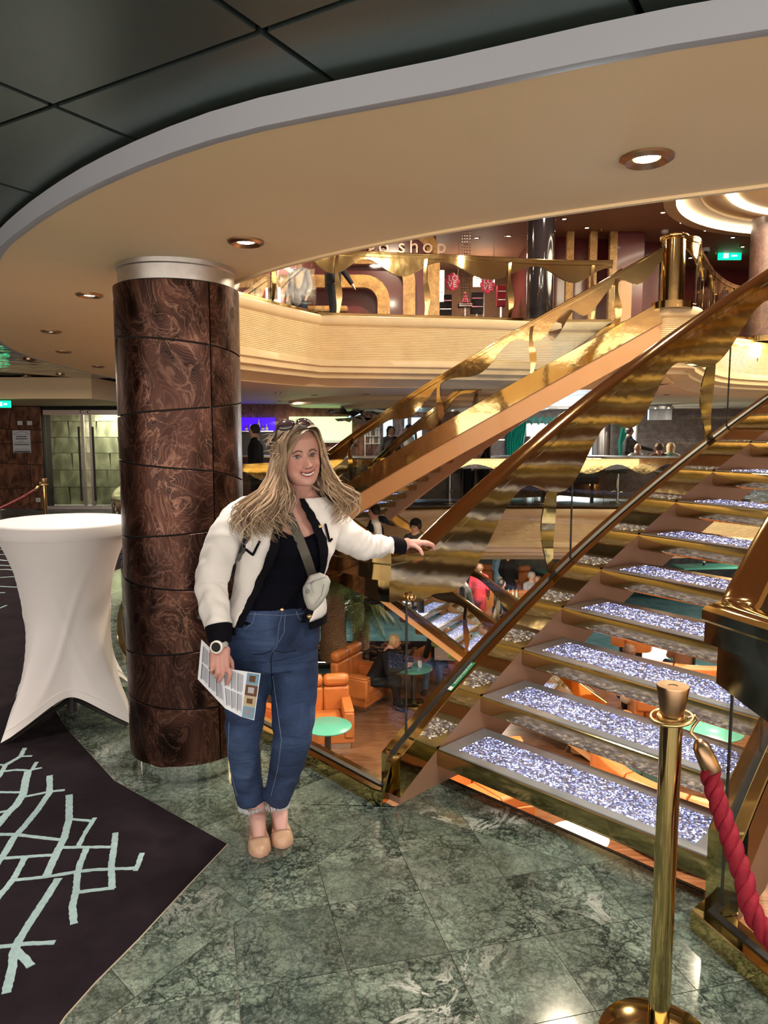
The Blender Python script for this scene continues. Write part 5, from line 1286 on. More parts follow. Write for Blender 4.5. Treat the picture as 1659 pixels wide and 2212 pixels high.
# ---- shoes
for k, (an, toe) in FT.items():
    an = Vector((an.x, an.y, 0)); tz = Vector((toe.x, toe.y, 0)); d = (tz - an).normalized(); n = Vector((-d.y, d.x, 0)); heel = an - d * .052; tip = tz + d * .018; L_ = (tip - heel).length
    def sec(s, e=0):
        w_ = lerpk([(0, .012), (.06, .026), (.2, .032), (.45, .034), (.7, .043), (.85, .040), (.95, .026), (1, .004)], s)[0]; h_ = lerpk([(0, .030), (.08, .060), (.25, .058), (.5, .050), (.66, .050), (.8, .043), (.93, .030), (1, .010)], s)[0]; return w_ + e, h_ + e
    mb = MB(); rs = []; NS = 34
    for i in range(NS + 1):
        s = i / NS; w_, h_ = sec(s); ring = []; op = 0 if s > .79 or s < .03 else min(1, (.79 - s) / .07) * min(1, (s - .03) / .05)
        for j in range(19):
            ph = PI * j / 18; cy_ = math.cos(ph); sz = math.sin(ph); lim = 1 - .40 * op
            z = .008 + h_ * min(sz ** .75, lim); y = w_ * (cy_ if abs(cy_) < 1 else cy_)
            ring.append(heel + d * (s * L_) + n * y + Vector((0, 0, z)))
        rs.append(ring)
    mb.rings(rs); sh = build('shoe', mb, 'shoe_nude', wm, 50, fix=True)
    mb = MB(); ol = [heel + d * (s * L_) + n * (sec(s)[0] + .002) for s in [i / 20 for i in range(21)]] + [heel + d * (s * L_) - n * (sec(s)[0] + .002) for s in [1 - i / 20 for i in range(21)]]
    mb.prism([(p.x, p.y) for p in ol], .0005, .010); build('sole', mb, 'shoe_sole', sh, 40)
    mb = MB(); a = .74; q = []
    for i in range(13):
        t = i / 12; s = a - .05 + .09 * math.sin(PI * t) ; w_, h_ = sec(s); ph = .35 + (PI - .7) * t; q.append(heel + d * (s * L_ ) + n * (w_ * math.cos(ph)) + Vector((0, 0, .0085 + h_ * math.sin(ph) ** .75)))
    mb.tube(q, .0016, 6); build('vamp_piping', mb, 'shoe_line', sh)
# ---- jacket
def find_th(z, u, lo, hi, e=.022):
    best = min((abs(proj_u(T(z, lo + (hi - lo) * i / 120, e)) - u), lo + (hi - lo) * i / 120) for i in range(121)); return best[1]
def proj_u(p):
    z = p.z - CZ; fw = p.y * math.cos(PT) - z * math.sin(PT); return 829.5 + F * p.x / fw
eR = [(.895, 512), (.93, 520), (.97, 533), (1.05, 553), (1.15, 575), (1.22, 587), (1.28, 594), (1.33, 600), (1.37, 606)]
eL = [(.895, 664), (.97, 676), (1.05, 690), (1.12, 700), (1.18, 703), (1.22, 700), (1.27, 688), (1.31, 676), (1.35, 662), (1.37, 655)]
thR = lambda z: find_th(z, lerpk(eR, z)[0], -1.75, .2); thL = lambda z: find_th(z, lerpk(eL, z)[0], -.2, 1.25)
jk = MB(); nz, nt = 46, 70; rs = []; jz = []
for i in range(nz + 1):
    z = .895 + (1.372 - .895) * i / nz; a, b = thL(z), thR(z) + 2 * PI; row = []
    for k in range(nt + 1):
        th = a + (b - a) * k / nt; e = .024 + .010 * noise.noise(Vector((th * 1.6, z * 9, 4))) + .006 * noise.noise(Vector((th * 5, z * 20, 9)))
        e += .012 * math.exp(-((z - .93) / .04) ** 2)
        row.append(T(z, th, e))
    rs.append(row); jz.append(z)
m = nt + 1; vs = [p for r_ in rs for p in r_]; jk.add(vs, [(i * m + j, i * m + j + 1, (i + 1) * m + j + 1, (i + 1) * m + j) for i in range(nz) for j in range(nt)])
edgeL = [r_[0] for r_ in rs]; edgeR = [r_[-1] for r_ in rs]; hem_ = rs[0]
def sleeve(mb, pts, rad, seed, amp=.006):
    P = smooth_line(pts, 14); m_ = len(P); up = Vector((0, 1, .2)).normalized(); rs_ = []; rr_ = []
    for i in range(len(rad) - 1):
        for q in range(14): t = q / 14; rr_.append(rad[i] * (1 - t) + rad[i + 1] * t)
    rr_.append(rad[-1])
    for i, p in enumerate(P):
        t = (P[min(i + 1, m_ - 1)] - P[max(i - 1, 0)]).normalized(); a = t.cross(up).normalized(); b = t.cross(a); ring = []
        for k in range(36):
            an_ = 2 * PI * k / 36; f = i / m_
            r_ = rr_[i] + amp * (noise.noise(Vector((math.cos(an_) * 1.2 + seed, math.sin(an_) * 1.2, f * 10))) + .7 * noise.noise(Vector((math.cos(an_) * .7, seed, f * 24 + math.sin(an_) * 2.0))))
            ring.append(p + (a * math.cos(an_) + b * math.sin(an_)) * r_)
        rs_.append(ring)
    mb.rings(rs_)
sleeve(jk, [W(556, 1090, 2.84), W(527, 1108, 2.81), W(494, 1156, 2.77), W(468, 1215, 2.745), W(456, 1262, 2.735), W(463, 1310, 2.69), W(473, 1356, 2.645)], [.035, .060, .072, .067, .060, .054, .049], 1, .0085)
sleeve(jk, [W(668, 1092, 2.95), W(695, 1112, 2.97), W(722, 1140, 2.985), W(752, 1162, 3.0), W(785, 1178, 3.03), W(815, 1180, 3.06), W(840, 1180, 3.09)], [.035, .062, .074, .067, .060, .050, .043], 5, .0075)
bvk = BVHTree.FromPolygons([Vector(v) for v in jk.v], jk.f)
jacket = build('jacket', jk, 'white_knit', wm, 80); so_ = jacket.modifiers.new('thick', 'SOLIDIFY'); so_.thickness = .004; so_.offset = -1
def band(name, pts, d, w_, m_, par, off=.003, th=.003, n_=None):
    """flat ribbon along pts, widening towards direction list d"""
    rs_ = []
    for i, p in enumerate(pts):
        q = d[i]; nn = n_[i] if n_ else FH; rs_.append([p + nn * off, p + nn * (off + th), p + q * w_ + nn * (off + th), p + q * w_ + nn * off])
    mb = MB(); mb.rings(rs_); return build(name, mb, m_, par, 60)
def outn(p, z): 
    u = lerpk(TK, z)[0]; c = Vector(((u - 829.5) / F * YT, YT, z)); q = p - c; q.z = 0; return q.normalized()
eRr = [T(z, thR(z) - .01, .030) for z in jz]; eRi = [T(z, thR(z) + .15, .024) for z in jz]
eLr = [T(z, thL(z) + .01, .030) for z in jz]; eLi = [T(z, thL(z) - .15, .024) for z in jz]
for nm, A, B in (('black_placket', eRr, eRi), ('black_placket', eLr, eLi)):
    mb = MB(); mb.rings([[a, a + (a - T(z, 0) * .5 - T(z, PI) * .5).normalized() * .004, b + (b - T(z, 0) * .5 - T(z, PI) * .5).normalized() * .004, b] for a, b, z in zip(A, B, jz)]); build(nm, mb, 'black_knit', jacket, 60)
mb = MB(); hp = rs[0][:]; mb.rings([[p + outn(p, .9) * .006, p + outn(p, .9) * .004 - Vector((0, 0, .030)), p - outn(p, .9) * .004 - Vector((0, 0, .030)), p - outn(p, .9) * .004] for p in hp]); build('hem_band', mb, 'black_knit', jacket, 60)
mb = MB(); sleeve(mb, [W(472, 1352, 2.648), W(474, 1370, 2.635), W(474, 1388, 2.625)], [.050, .047, .040], 2, .001); build('cuff', mb, 'black_knit', jacket, 60)
mb = MB(); sleeve(mb, [W(836, 1180, 3.085), W(852, 1181, 3.105), W(869, 1183, 3.125)], [.044, .043, .038], 3, .001); build('cuff', mb, 'black_knit', jacket, 60)
for u, v in ((657, 1099), (691, 1138), (668, 1332)):
    p = hit(bvk, u, v, .008) or W(u, v, 2.70); mb = MB(); mb.ell(p, (.0095, .005, .0095), 16, 8); mb.ell(p + Vector((0, -.003, 0)), (.006, .004, .006), 12, 6); build('button', mb, 'gold', jacket)
for poly, tr in (([(531, 1163), (557, 1158), (562, 1168), (546, 1197), (531, 1186)], [(531, 1187), (546, 1199), (561, 1169)]),
                 ([(497, 1247), (530, 1255), (536, 1268), (516, 1294), (493, 1273)], [(493, 1274), (516, 1296), (536, 1268)]),
                 ([(703, 1130), (712, 1128), (718, 1165), (712, 1170)], [(703, 1132), (712, 1170), (717, 1164)])):
    q = [hit(bvk, u, v, .007) for u, v in poly]
    if all(q):
        mb = MB(); mb.add(q + [p + Vector((0, .006, 0)) for p in q], [tuple(range(len(q))), tuple(range(len(q), 2 * len(q)))[::-1]] + [(i, len(q) + i, len(q) + (i + 1) % len(q), (i + 1) % len(q)) for i in range(len(q))]); fl = build('pocket_flap', mb, 'white_knit', jacket, 0)
        t_ = on(bvk, tr, .011, 6)
        if len(t_) > 2: mb = MB(); mb.tube(t_, .0046, 8); build('flap_trim', mb, 'black_knit', fl)
# ---- backpack (strap over the shoulder, body behind)
bp = thing('backpack', 'black backpack worn by the woman, its strap over her white jacket', 'backpack', tuple(T(1.0, PI, .05)))
q = on(bvk, [(551, 1084), (546, 1100), (541, 1130), (534, 1160), (524, 1190), (516, 1212)], .008, 5)
if len(q) > 3:
    mb = MB(); rs_ = []
    for i, p in enumerate(q): n_ = Vector((.9, .3, .1)).normalized(); w_ = .017; rs_.append([p - n_ * w_, p - n_ * w_ * .8 + Vector((0, -.009, 0)), p + n_ * w_ * .8 + Vector((0, -.009, 0)), p + n_ * w_, p + n_ * w_ + Vector((0, .02, 0)), p - n_ * w_ + Vector((0, .02, 0))])
    mb.rings(rs_); build('shoulder_strap', mb, 'black_gloss', bp, 60)
mb = MB(); c = (T(1.12, PI, .12)); mb.ell(c, (.16, .09, .20), 20, 14, Matrix.Rotation(PSI, 3, 'Z')); build('pack_body', mb, 'dark_plastic', bp)
mb = MB(); mb.ell(W(431, 1292, 2.88), (.012, .02, .024), 10, 8); mb.tube([W(434, 1240, 2.86), W(430, 1280, 2.88), W(433, 1330, 2.88)], [.006, .008, .007], 6, .4); build('strap_end', mb, 'black_rubber', bp)
mb = MB(); mb.box(W(436, 1331, 2.88), (.028, .006, .03), 0, Matrix.Rotation(.5, 3, 'Y')); build('buckle', mb, 'dark_plastic', bp)
# ---- belt bag with strap
bg = thing('crossbody_bag', 'small light grey crossbody bag with dark strap at her hip', 'bag', tuple(W(683, 1280, 2.68)))
op = [(668, 1243), (690, 1237), (708, 1243), (714, 1256), (709, 1280), (697, 1302), (678, 1320), (664, 1314), (655, 1290), (654, 1268)]
mb = MB(); n = len(op); rs_ = []
cc3 = Vector((sum(p[0] for p in op) / n, sum(p[1] for p in op) / n))
for dd_, sc_ in ((.0, .72), (.008, .93), (.022, 1.0), (.045, 1.0), (.060, .9)):
    rs_.append([W(cc3.x + (u - cc3.x) * sc_, cc3.y + (v - cc3.y) * sc_, 2.665 + dd_) for u, v in op])
mb.rings(rs_); me = remesh(mb, .004, 6, 'bag_body')
for v in me.vertices: v.co += v.normal * .003 * noise.noise(v.co * 30)
bvg = BVHTree.FromPolygons([v.co.copy() for v in me.vertices], [tuple(p.vertices) for p in me.polygons]); bb = mesh_obj('bag_body', me, 'bag_grey', bg)
seam('zipper', [(662, 1262), (680, 1254), (705, 1246)], .0022, 'cloth_grey', bg, bvg, .001); seam('zipper_pull', [(676, 1258), (675, 1268), (678, 1280)], .0028, 'bag_grey', bg, bvg, .003)
seam('zip_slider', [(671, 1261), (677, 1255)], .003, 'steel', bg, bvg, .003)
seam('panel_seam', [(668, 1318), (660, 1290), (662, 1266)], .0014, 'cloth_grey', bg, bvg); seam('panel_seam', [(700, 1262), (695, 1285), (680, 1305)], .0014, 'cloth_grey', bg, bvg)
pc = hit(bvg, 664, 1277, .0015)
if pc:
    mb = MB(); mb.tube([pc + Vector((math.cos(a) * .0065, 0, math.sin(a) * .0085)) for a in [k * PI / 8 for k in range(17)]], .0011, 5); mb.tube([pc + Vector((.003, 0, .004)), pc + Vector((-.001, 0, .001)), pc + Vector((.001, 0, -.001)), pc + Vector((-.003, 0, -.005))], .0011, 5); build('round_emblem', mb, 'ink', bg)
tv = [Vector(v) for v in (T(z, th, .012) for z in [0.88 + .02 * i for i in range(26)] for th in [k * 2 * PI / 60 for k in range(60)])]
bvt = BVHTree.FromPolygons(tv, [(i * 60 + j, i * 60 + (j + 1) % 60, (i + 1) * 60 + (j + 1) % 60, (i + 1) * 60 + j) for i in range(25) for j in range(60)])
sp = on(bvt, [(622, 1110), (632, 1130), (645, 1160), (657, 1190), (666, 1215), (674, 1240)], .006, 5)
mb = MB(); rs_ = []
for i, p in enumerate(sp): n_ = Vector((.88, .1, .32)).normalized(); w_ = .0175; rs_.append([p - n_ * w_, p - n_ * w_ + Vector((0, -.003, 0)), p + n_ * w_ + Vector((0, -.003, 0)), p + n_ * w_])
sp_e = W(678, 1245, 2.675); rs_.append([sp_e - n_ * w_, sp_e - n_ * w_ + Vector((0, -.003, 0)), sp_e + n_ * w_ + Vector((0, -.003, 0)), sp_e + n_ * w_])
mb.rings(rs_); build('strap', mb, 'khaki_strap', bg, 60)
# ---- wristwatch
wt = thing('wristwatch', 'round wristwatch with white rim and black face on her right wrist', 'watch', tuple(W(467, 1397, 2.585)))
wc = W(467, 1398, 2.578); ax = Vector((-.12, -.97, .12)).normalized(); m3 = ax.to_track_quat('Z', 'Y').to_matrix()
def disc(r0, prof, m_, nm, par): mb = MB(); mb.rings([[wc + m3 @ Vector((r_ * math.cos(k * 2 * PI / 36), r_ * math.sin(k * 2 * PI / 36), z)) for k in range(36)] for r_, z in prof]); return build(nm, mb, m_, par, 40)
disc(0, [(.001, -.012), (.022, -.012), (.0235, -.006), (.0235, 0), (.021, .003), (.0175, .003), (.0172, .001), (.001, .001)], 'white_gloss', 'case', wt); disc(0, [(.0172, .0012), (.0165, .0022), (.001, .0022)], 'black_void', 'face', wt)
mb = MB(); bc = wc + Vector((.004, .030, -.0)); bx = Vector((.96, .0, .25)).normalized(); bz = Vector((0, 1, 0))
rs_ = [[bc + bx * (math.cos(a) * r_ * 1.0) + bz * (math.sin(a) * r_ * .95) + Vector((-.25, 0, .96)) * z for r_, z in ((.029, -.009), (.0315, -.009), (.0315, .009), (.029, .009))] for a in [k * 2 * PI / 40 for k in range(40)]]
mb.rings(rs_, False, True); build('watch_strap', mb, 'bag_grey', wt, 60)
# ---- leaflet held in the right hand
lf = thing('leaflet', 'folded printed leaflet with photos held in her right hand', 'leaflet', tuple(W(490, 1470, 2.6)))
def sheet(poly, ys, th=.0012):
    q = [W(u, v, y) for (u, v), y in zip(poly, ys)]; mb = MB(); n = len(q); mb.add(q + [p + Vector((0, th, 0)) for p in q], [tuple(range(n)), tuple(range(n, 2 * n))[::-1]] + [(i, n + i, n + (i + 1) % n, (i + 1) % n) for i in range(n)]); return mb
pan1 = [(435, 1381), (427, 1467), (446, 1490), (486, 1532), (486, 1495), (440, 1425)]; 
yA = lambda u, v: 2.604 + (470 - u) * .0005 if u < 486 else 2.604 + (u - 486) * .0004
A_ = [(435, 1381), (427, 1467), (486, 1530), (478, 1424)]; B_ = [(478, 1424), (486, 1530), (520, 1548), (549, 1556), (563, 1455), (501, 1446)]
s1 = sheet(A_, [yA(*p) for p in A_]); s2 = sheet(B_, [yA(*p) for p in B_]); s1.add(s2.v, s2.f); build('folded_sheet', s1, 'paper', lf, 0)
pr = MB(); rp = random.Random(6)
def bil(Q, s, t): a = Vector(Q[0]) * (1 - s) + Vector(Q[1]) * s; b = Vector(Q[3]) * (1 - s) + Vector(Q[2]) * s; return a * (1 - t) + b * t
def quadp(Q, s0_, s1_, t0, t1, off=.0012):
    ps = [bil(Q, s, t) for s, t in ((s0_, t0), (s1_, t0), (s1_, t1), (s0_, t1))]; q = [W(p.x, p.y, yA(p.x, p.y) - off) for p in ps]; m_ = MB(); m_.add(q, [(0, 1, 2, 3)]); return m_
QA = [(437, 1388), (430, 1465), (484, 1524), (476, 1430)]; QB = [(480, 1436), (487, 1526), (522, 1545), (528, 1453)]
soft = MB(); hard = MB()
for Q, ns_ in ((QA, 2), (QB, 2)):
    for b in range(ns_):
        for r_ in range(3):
            t0 = .06 + r_ * .32
            m_ = quadp(Q, .06 + b * .48, .50 + b * .46, t0, t0 + .035); hard.add(m_.v, m_.f)
            for l in range(5):
                m_ = quadp(Q, .06 + b * .48, rp.uniform(.44, .50) + b * .46, t0 + .06 + l * .045, t0 + .085 + l * .045); soft.add(m_.v, m_.f)
build('body_text', soft, 'ink_soft', lf, 0); build('headings', hard, 'ink', lf, 0)
QP = [(533, 1453), (521, 1549), (549, 1555), (562, 1457)]
for i, (mt_, a, b) in enumerate((('cloth_blue', 0, .25), ('cloth_brown', .26, .5), ('cloth_tan', .51, .73), ('cloth_blue', .74, .99))):
    m_ = quadp(QP, a, b, .05, .95, .0016); ph = build('photo_print', m_, mt_, lf, 0)
    m_ = quadp(QP, a + .05, b - .06, .25, .7, .0020); build('photo_detail', m_, ('cloth_brown', 'grey_trim', 'cloth_brown', 'cloth_grey')[i], ph, 0)
# ---- sunglasses on the hair
sg = thing('sunglasses', 'dark oval sunglasses pushed up on her blonde hair', 'sunglasses', tuple(HL(0, .05, .11)))
up_ = (ZH * .62 - YH * .55).normalized(); nn_ = (YH * .75 + ZH * .55).normalized(); rr3 = XH
for s in (-1, 1):
    c = HL(s * .036 - .018, .052, .121); nl = (nn_ + XH * s * .22).normalized(); ux = (XH - nl * XH.dot(nl)).normalized(); uy = nl.cross(ux)
    ring = lambda k_, z, a: c + ux * math.cos(a) * .031 * k_ + uy * math.sin(a) * .0205 * k_ + nl * z
    mb = MB(); mb.rings([[ring(k_, z, a * 2 * PI / 32) for a in range(32)] for k_, z in ((1, -.001), (.95, .002), (.7, .006), (.35, .0085), (.01, .009))]); build('lens', mb, 'lens_dark', sg, 60)
    mb = MB(); mb.tube([ring(1.02, .0, a * 2 * PI / 32) for a in range(33)], .0026, 8); build('frame', mb, 'black_gloss', sg)
    mb = MB(); mb.tube([c + ux * s * .031, HL(s * .080 - .008, .020, .085), HL(s * .092 - .004, -.03, .055), HL(s * .088, -.07, .03)], [.0035, .004, .0035, .003], 8); build('temple', mb, 'black_gloss', sg)
mb = MB(); mb.tube([HL(-.023, .068, .122), HL(-.018, .072, .124), HL(-.012, .068, .122)], .0024, 8); build('bridge', mb, 'black_gloss', sg)
# ---- hair
rh = random.Random(21); hv = MB(); hcol = []
def lock(pts, r, col0, col1, n=5, flat=.6, k=5):
    P = smooth_line(pts, k); m_ = len(P); rad = [r * (.35 + .65 * math.sin(PI * min(1, (i / (m_ - 1)) * .85 + .12))) * (1 - .75 * max(0, (i / (m_ - 1) - .75) / .25)) for i in range(m_)]
    a = len(hv.v); hv.tube(P, rad, n, flat)
    for i in range(len(hv.v) - a):
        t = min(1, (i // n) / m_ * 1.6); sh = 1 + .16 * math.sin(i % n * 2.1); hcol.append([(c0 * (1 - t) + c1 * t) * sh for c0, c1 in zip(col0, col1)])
def wv(P, amp, ph, start=.35):
    out = []; m_ = len(P); amp = amp * 1.35
    for i, p in enumerate(P):
        t = i / (m_ - 1); k = max(0, (t - start) / (1 - start)); out.append(p + XH * (amp * k * (1 + k) * math.sin(ph + t * 19)) + YH * (amp * .7 * k * math.cos(ph * 1.7 + t * 16)))
    return out
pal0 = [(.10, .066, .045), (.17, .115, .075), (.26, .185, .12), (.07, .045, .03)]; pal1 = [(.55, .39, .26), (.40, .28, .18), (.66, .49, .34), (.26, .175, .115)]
for i in range(820):
    s = -1 if rh.random() < .60 else 1; al = R(rh.uniform(44, 178)) if s < 0 else R(rh.uniform(62, 178)); lay = rh.uniform(0, 1) ** .7
    if rh.random() < .28: al = R(rh.uniform(44, 85)) if s < 0 else R(rh.uniform(66, 100))
    sp_ = (1.55 if s < 0 else 1.0); fr0 = math.cos(al); sd = math.sin(al)
    px = .018 + rh.uniform(-.006, .006); y0 = .055 * fr0 + .01 + rh.uniform(-.01, .01)
    p0 = HL(px, y0, .117 - .3 * y0 * y0 + rh.uniform(-.002, .004)); o = .010 + .016 * lay
    p1 = HL(px + s * .030, y0 + .012 * fr0, .112 + o * .35)
    p2 = HL(s * (.058 + o) * (.45 + .55 * sd) + (.0 if s < 0 else 0), (.086 + o) * fr0 * .95 - .004, .066)
    p3 = HL(s * (.074 + o) * (.35 + .65 * sd), (.086 + o) * fr0 - .006, .005)
    w3 = rh.uniform(0, 1) ** .8
    if fr0 > .25 and rh.random() < .5: w3 -= rh.uniform(.2, .75)
    p4 = HL(s * (.088 + .018 * sp_ * w3 + o * .6) * (.4 + .6 * sd), (.082 + .02 * w3) * fr0 - .006, -.075)
    dn = Vector((0, 0, -1)); L_ = rh.uniform(.12, .205) * (1.05 if s < 0 else 1.0)
    out_ = (XH * s * (sd * .8 + .2) * (.035 + .075 * w3 * (1.35 if s < 0 else .6)) + YH * fr0 * (.02 + .045 * w3))
    p5 = p4 + dn * (L_ * .35) + out_ * .55 + (FH * .02); p6 = p4 + dn * (L_ * .68) + out_ * 1.0 + FH * .035; p7 = p4 + dn * L_ + out_ * rh.uniform(.75, 1.2) + FH * .035 + XH * rh.uniform(-.025, .025)
    P = [p0, p1, p2, p3, p4, p5, p6, p7]; P = wv(smooth_line(P, 3), rh.uniform(.006, .015), rh.uniform(0, 2.2) + (0 if s < 0 else 3))
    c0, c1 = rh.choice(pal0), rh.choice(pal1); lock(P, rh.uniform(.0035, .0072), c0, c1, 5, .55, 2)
for i in range(150):                                           # top layer combed over from the parting
    s = -1 if i % 3 else 1; t = rh.uniform(-.02, .075); P = [HL(.020, t, .1165 - t * t * 2.2), HL(.02 + s * .03, t * 1.02, .117 - t * t * 2.0), HL(.01 + s * .055, t * .95, .098 - t * t * 2.0), HL(s * .073, t * .85 - .004, .062), HL(s * .083, t * .6 - .012, .015), HL(s * .088, t * .4 - .02, -.04)]
    lock(wv(P, .003, i), rh.uniform(.003, .006), rh.choice(pal0), rh.choice(pal1[:2] + pal0[1:3]), 5, .5, 5)
for i in range(170):                                           # loose fly-away hairs
    s = -1 if rh.random() < .65 else 1; a = R(rh.uniform(50, 170)); h0 = rh.uniform(-.22, .10); p = HL(s * (.09 + .09 * max(0, -h0) * 3) * math.sin(a), .09 * math.cos(a), h0); d = XH * s * rh.uniform(.01, .05) + Vector((0, 0, rh.uniform(-.05, .02)))
    lock([p, p + d * .5 + YH * rh.uniform(-.01, .01), p + d + Vector((0, 0, rh.uniform(-.03, .01)))], .0009, (.6, .45, .3), (.8, .62, .45), 3, 1, 4)
for i in range(40):
    p = HL(rh.uniform(-.07, .05), rh.uniform(-.02, .05), .118 + rh.uniform(-.02, .002)); lock([p, p + Vector((rh.uniform(-.03, .03), 0, .022)), p + Vector((rh.uniform(-.06, .05), 0, .014))], .0007, (.4, .28, .18), (.6, .45, .3), 3, 1, 4)
for i in range(130):                                           # sweep over the forehead from the parting
    j = rh.uniform(0, 1); q = rh.uniform(-.004, .004); P = [HL(.024 + q, .080 - .035 * j, .098 + .012 * j), HL(-.004 + q, .094 - .03 * j, .090 + .012 * j), HL(-.036, .090 - .022 * j, .062 + .02 * j + q), HL(-.064 - .004 * j, .068 - .02 * j, .015 + q * 2), HL(-.080 - .01 * j, .050 - .02 * j, -.045), HL(-.092 - .02 * j, .050 - .02 * j, -.11), HL(-.10 - .035 * j, .055, -.19)]
    if i % 3 == 0: P = [HL(.026 + q, .080 - .035 * j, .098 + .012 * j), HL(.048 + q, .080 - .03 * j, .084 + .014 * j), HL(.066, .062 - .02 * j, .045 + q), HL(.077 + .004 * j, .045 - .02 * j, -.01), HL(.084 + .01 * j, .036 - .02 * j, -.07), HL(.09 + .015 * j, .045 - .02 * j, -.13)]
    lock(wv(smooth_line(P, 3), .010, rh.uniform(0, 6.3), .45), rh.uniform(.003, .0058), rh.choice(pal0), rh.choice(pal1), 5, .5, 2)
# inner mass under the locks
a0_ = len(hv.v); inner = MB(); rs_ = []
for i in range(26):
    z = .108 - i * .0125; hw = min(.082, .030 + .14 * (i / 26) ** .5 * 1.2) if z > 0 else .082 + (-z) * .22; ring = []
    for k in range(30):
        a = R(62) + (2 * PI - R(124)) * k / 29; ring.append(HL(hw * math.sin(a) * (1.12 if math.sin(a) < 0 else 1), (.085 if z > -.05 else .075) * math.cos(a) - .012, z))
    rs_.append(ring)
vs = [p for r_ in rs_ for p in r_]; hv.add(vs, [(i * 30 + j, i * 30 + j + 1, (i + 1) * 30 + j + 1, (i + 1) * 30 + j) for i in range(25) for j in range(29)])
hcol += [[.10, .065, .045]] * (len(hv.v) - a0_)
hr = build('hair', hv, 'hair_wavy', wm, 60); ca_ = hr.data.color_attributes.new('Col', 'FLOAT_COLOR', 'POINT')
hc = np.array(hcol, dtype=np.float32); ca_.data.foreach_set('color', np.hstack([np.clip(hc, 0, 1), np.ones((len(hc), 1), dtype=np.float32)]).ravel())
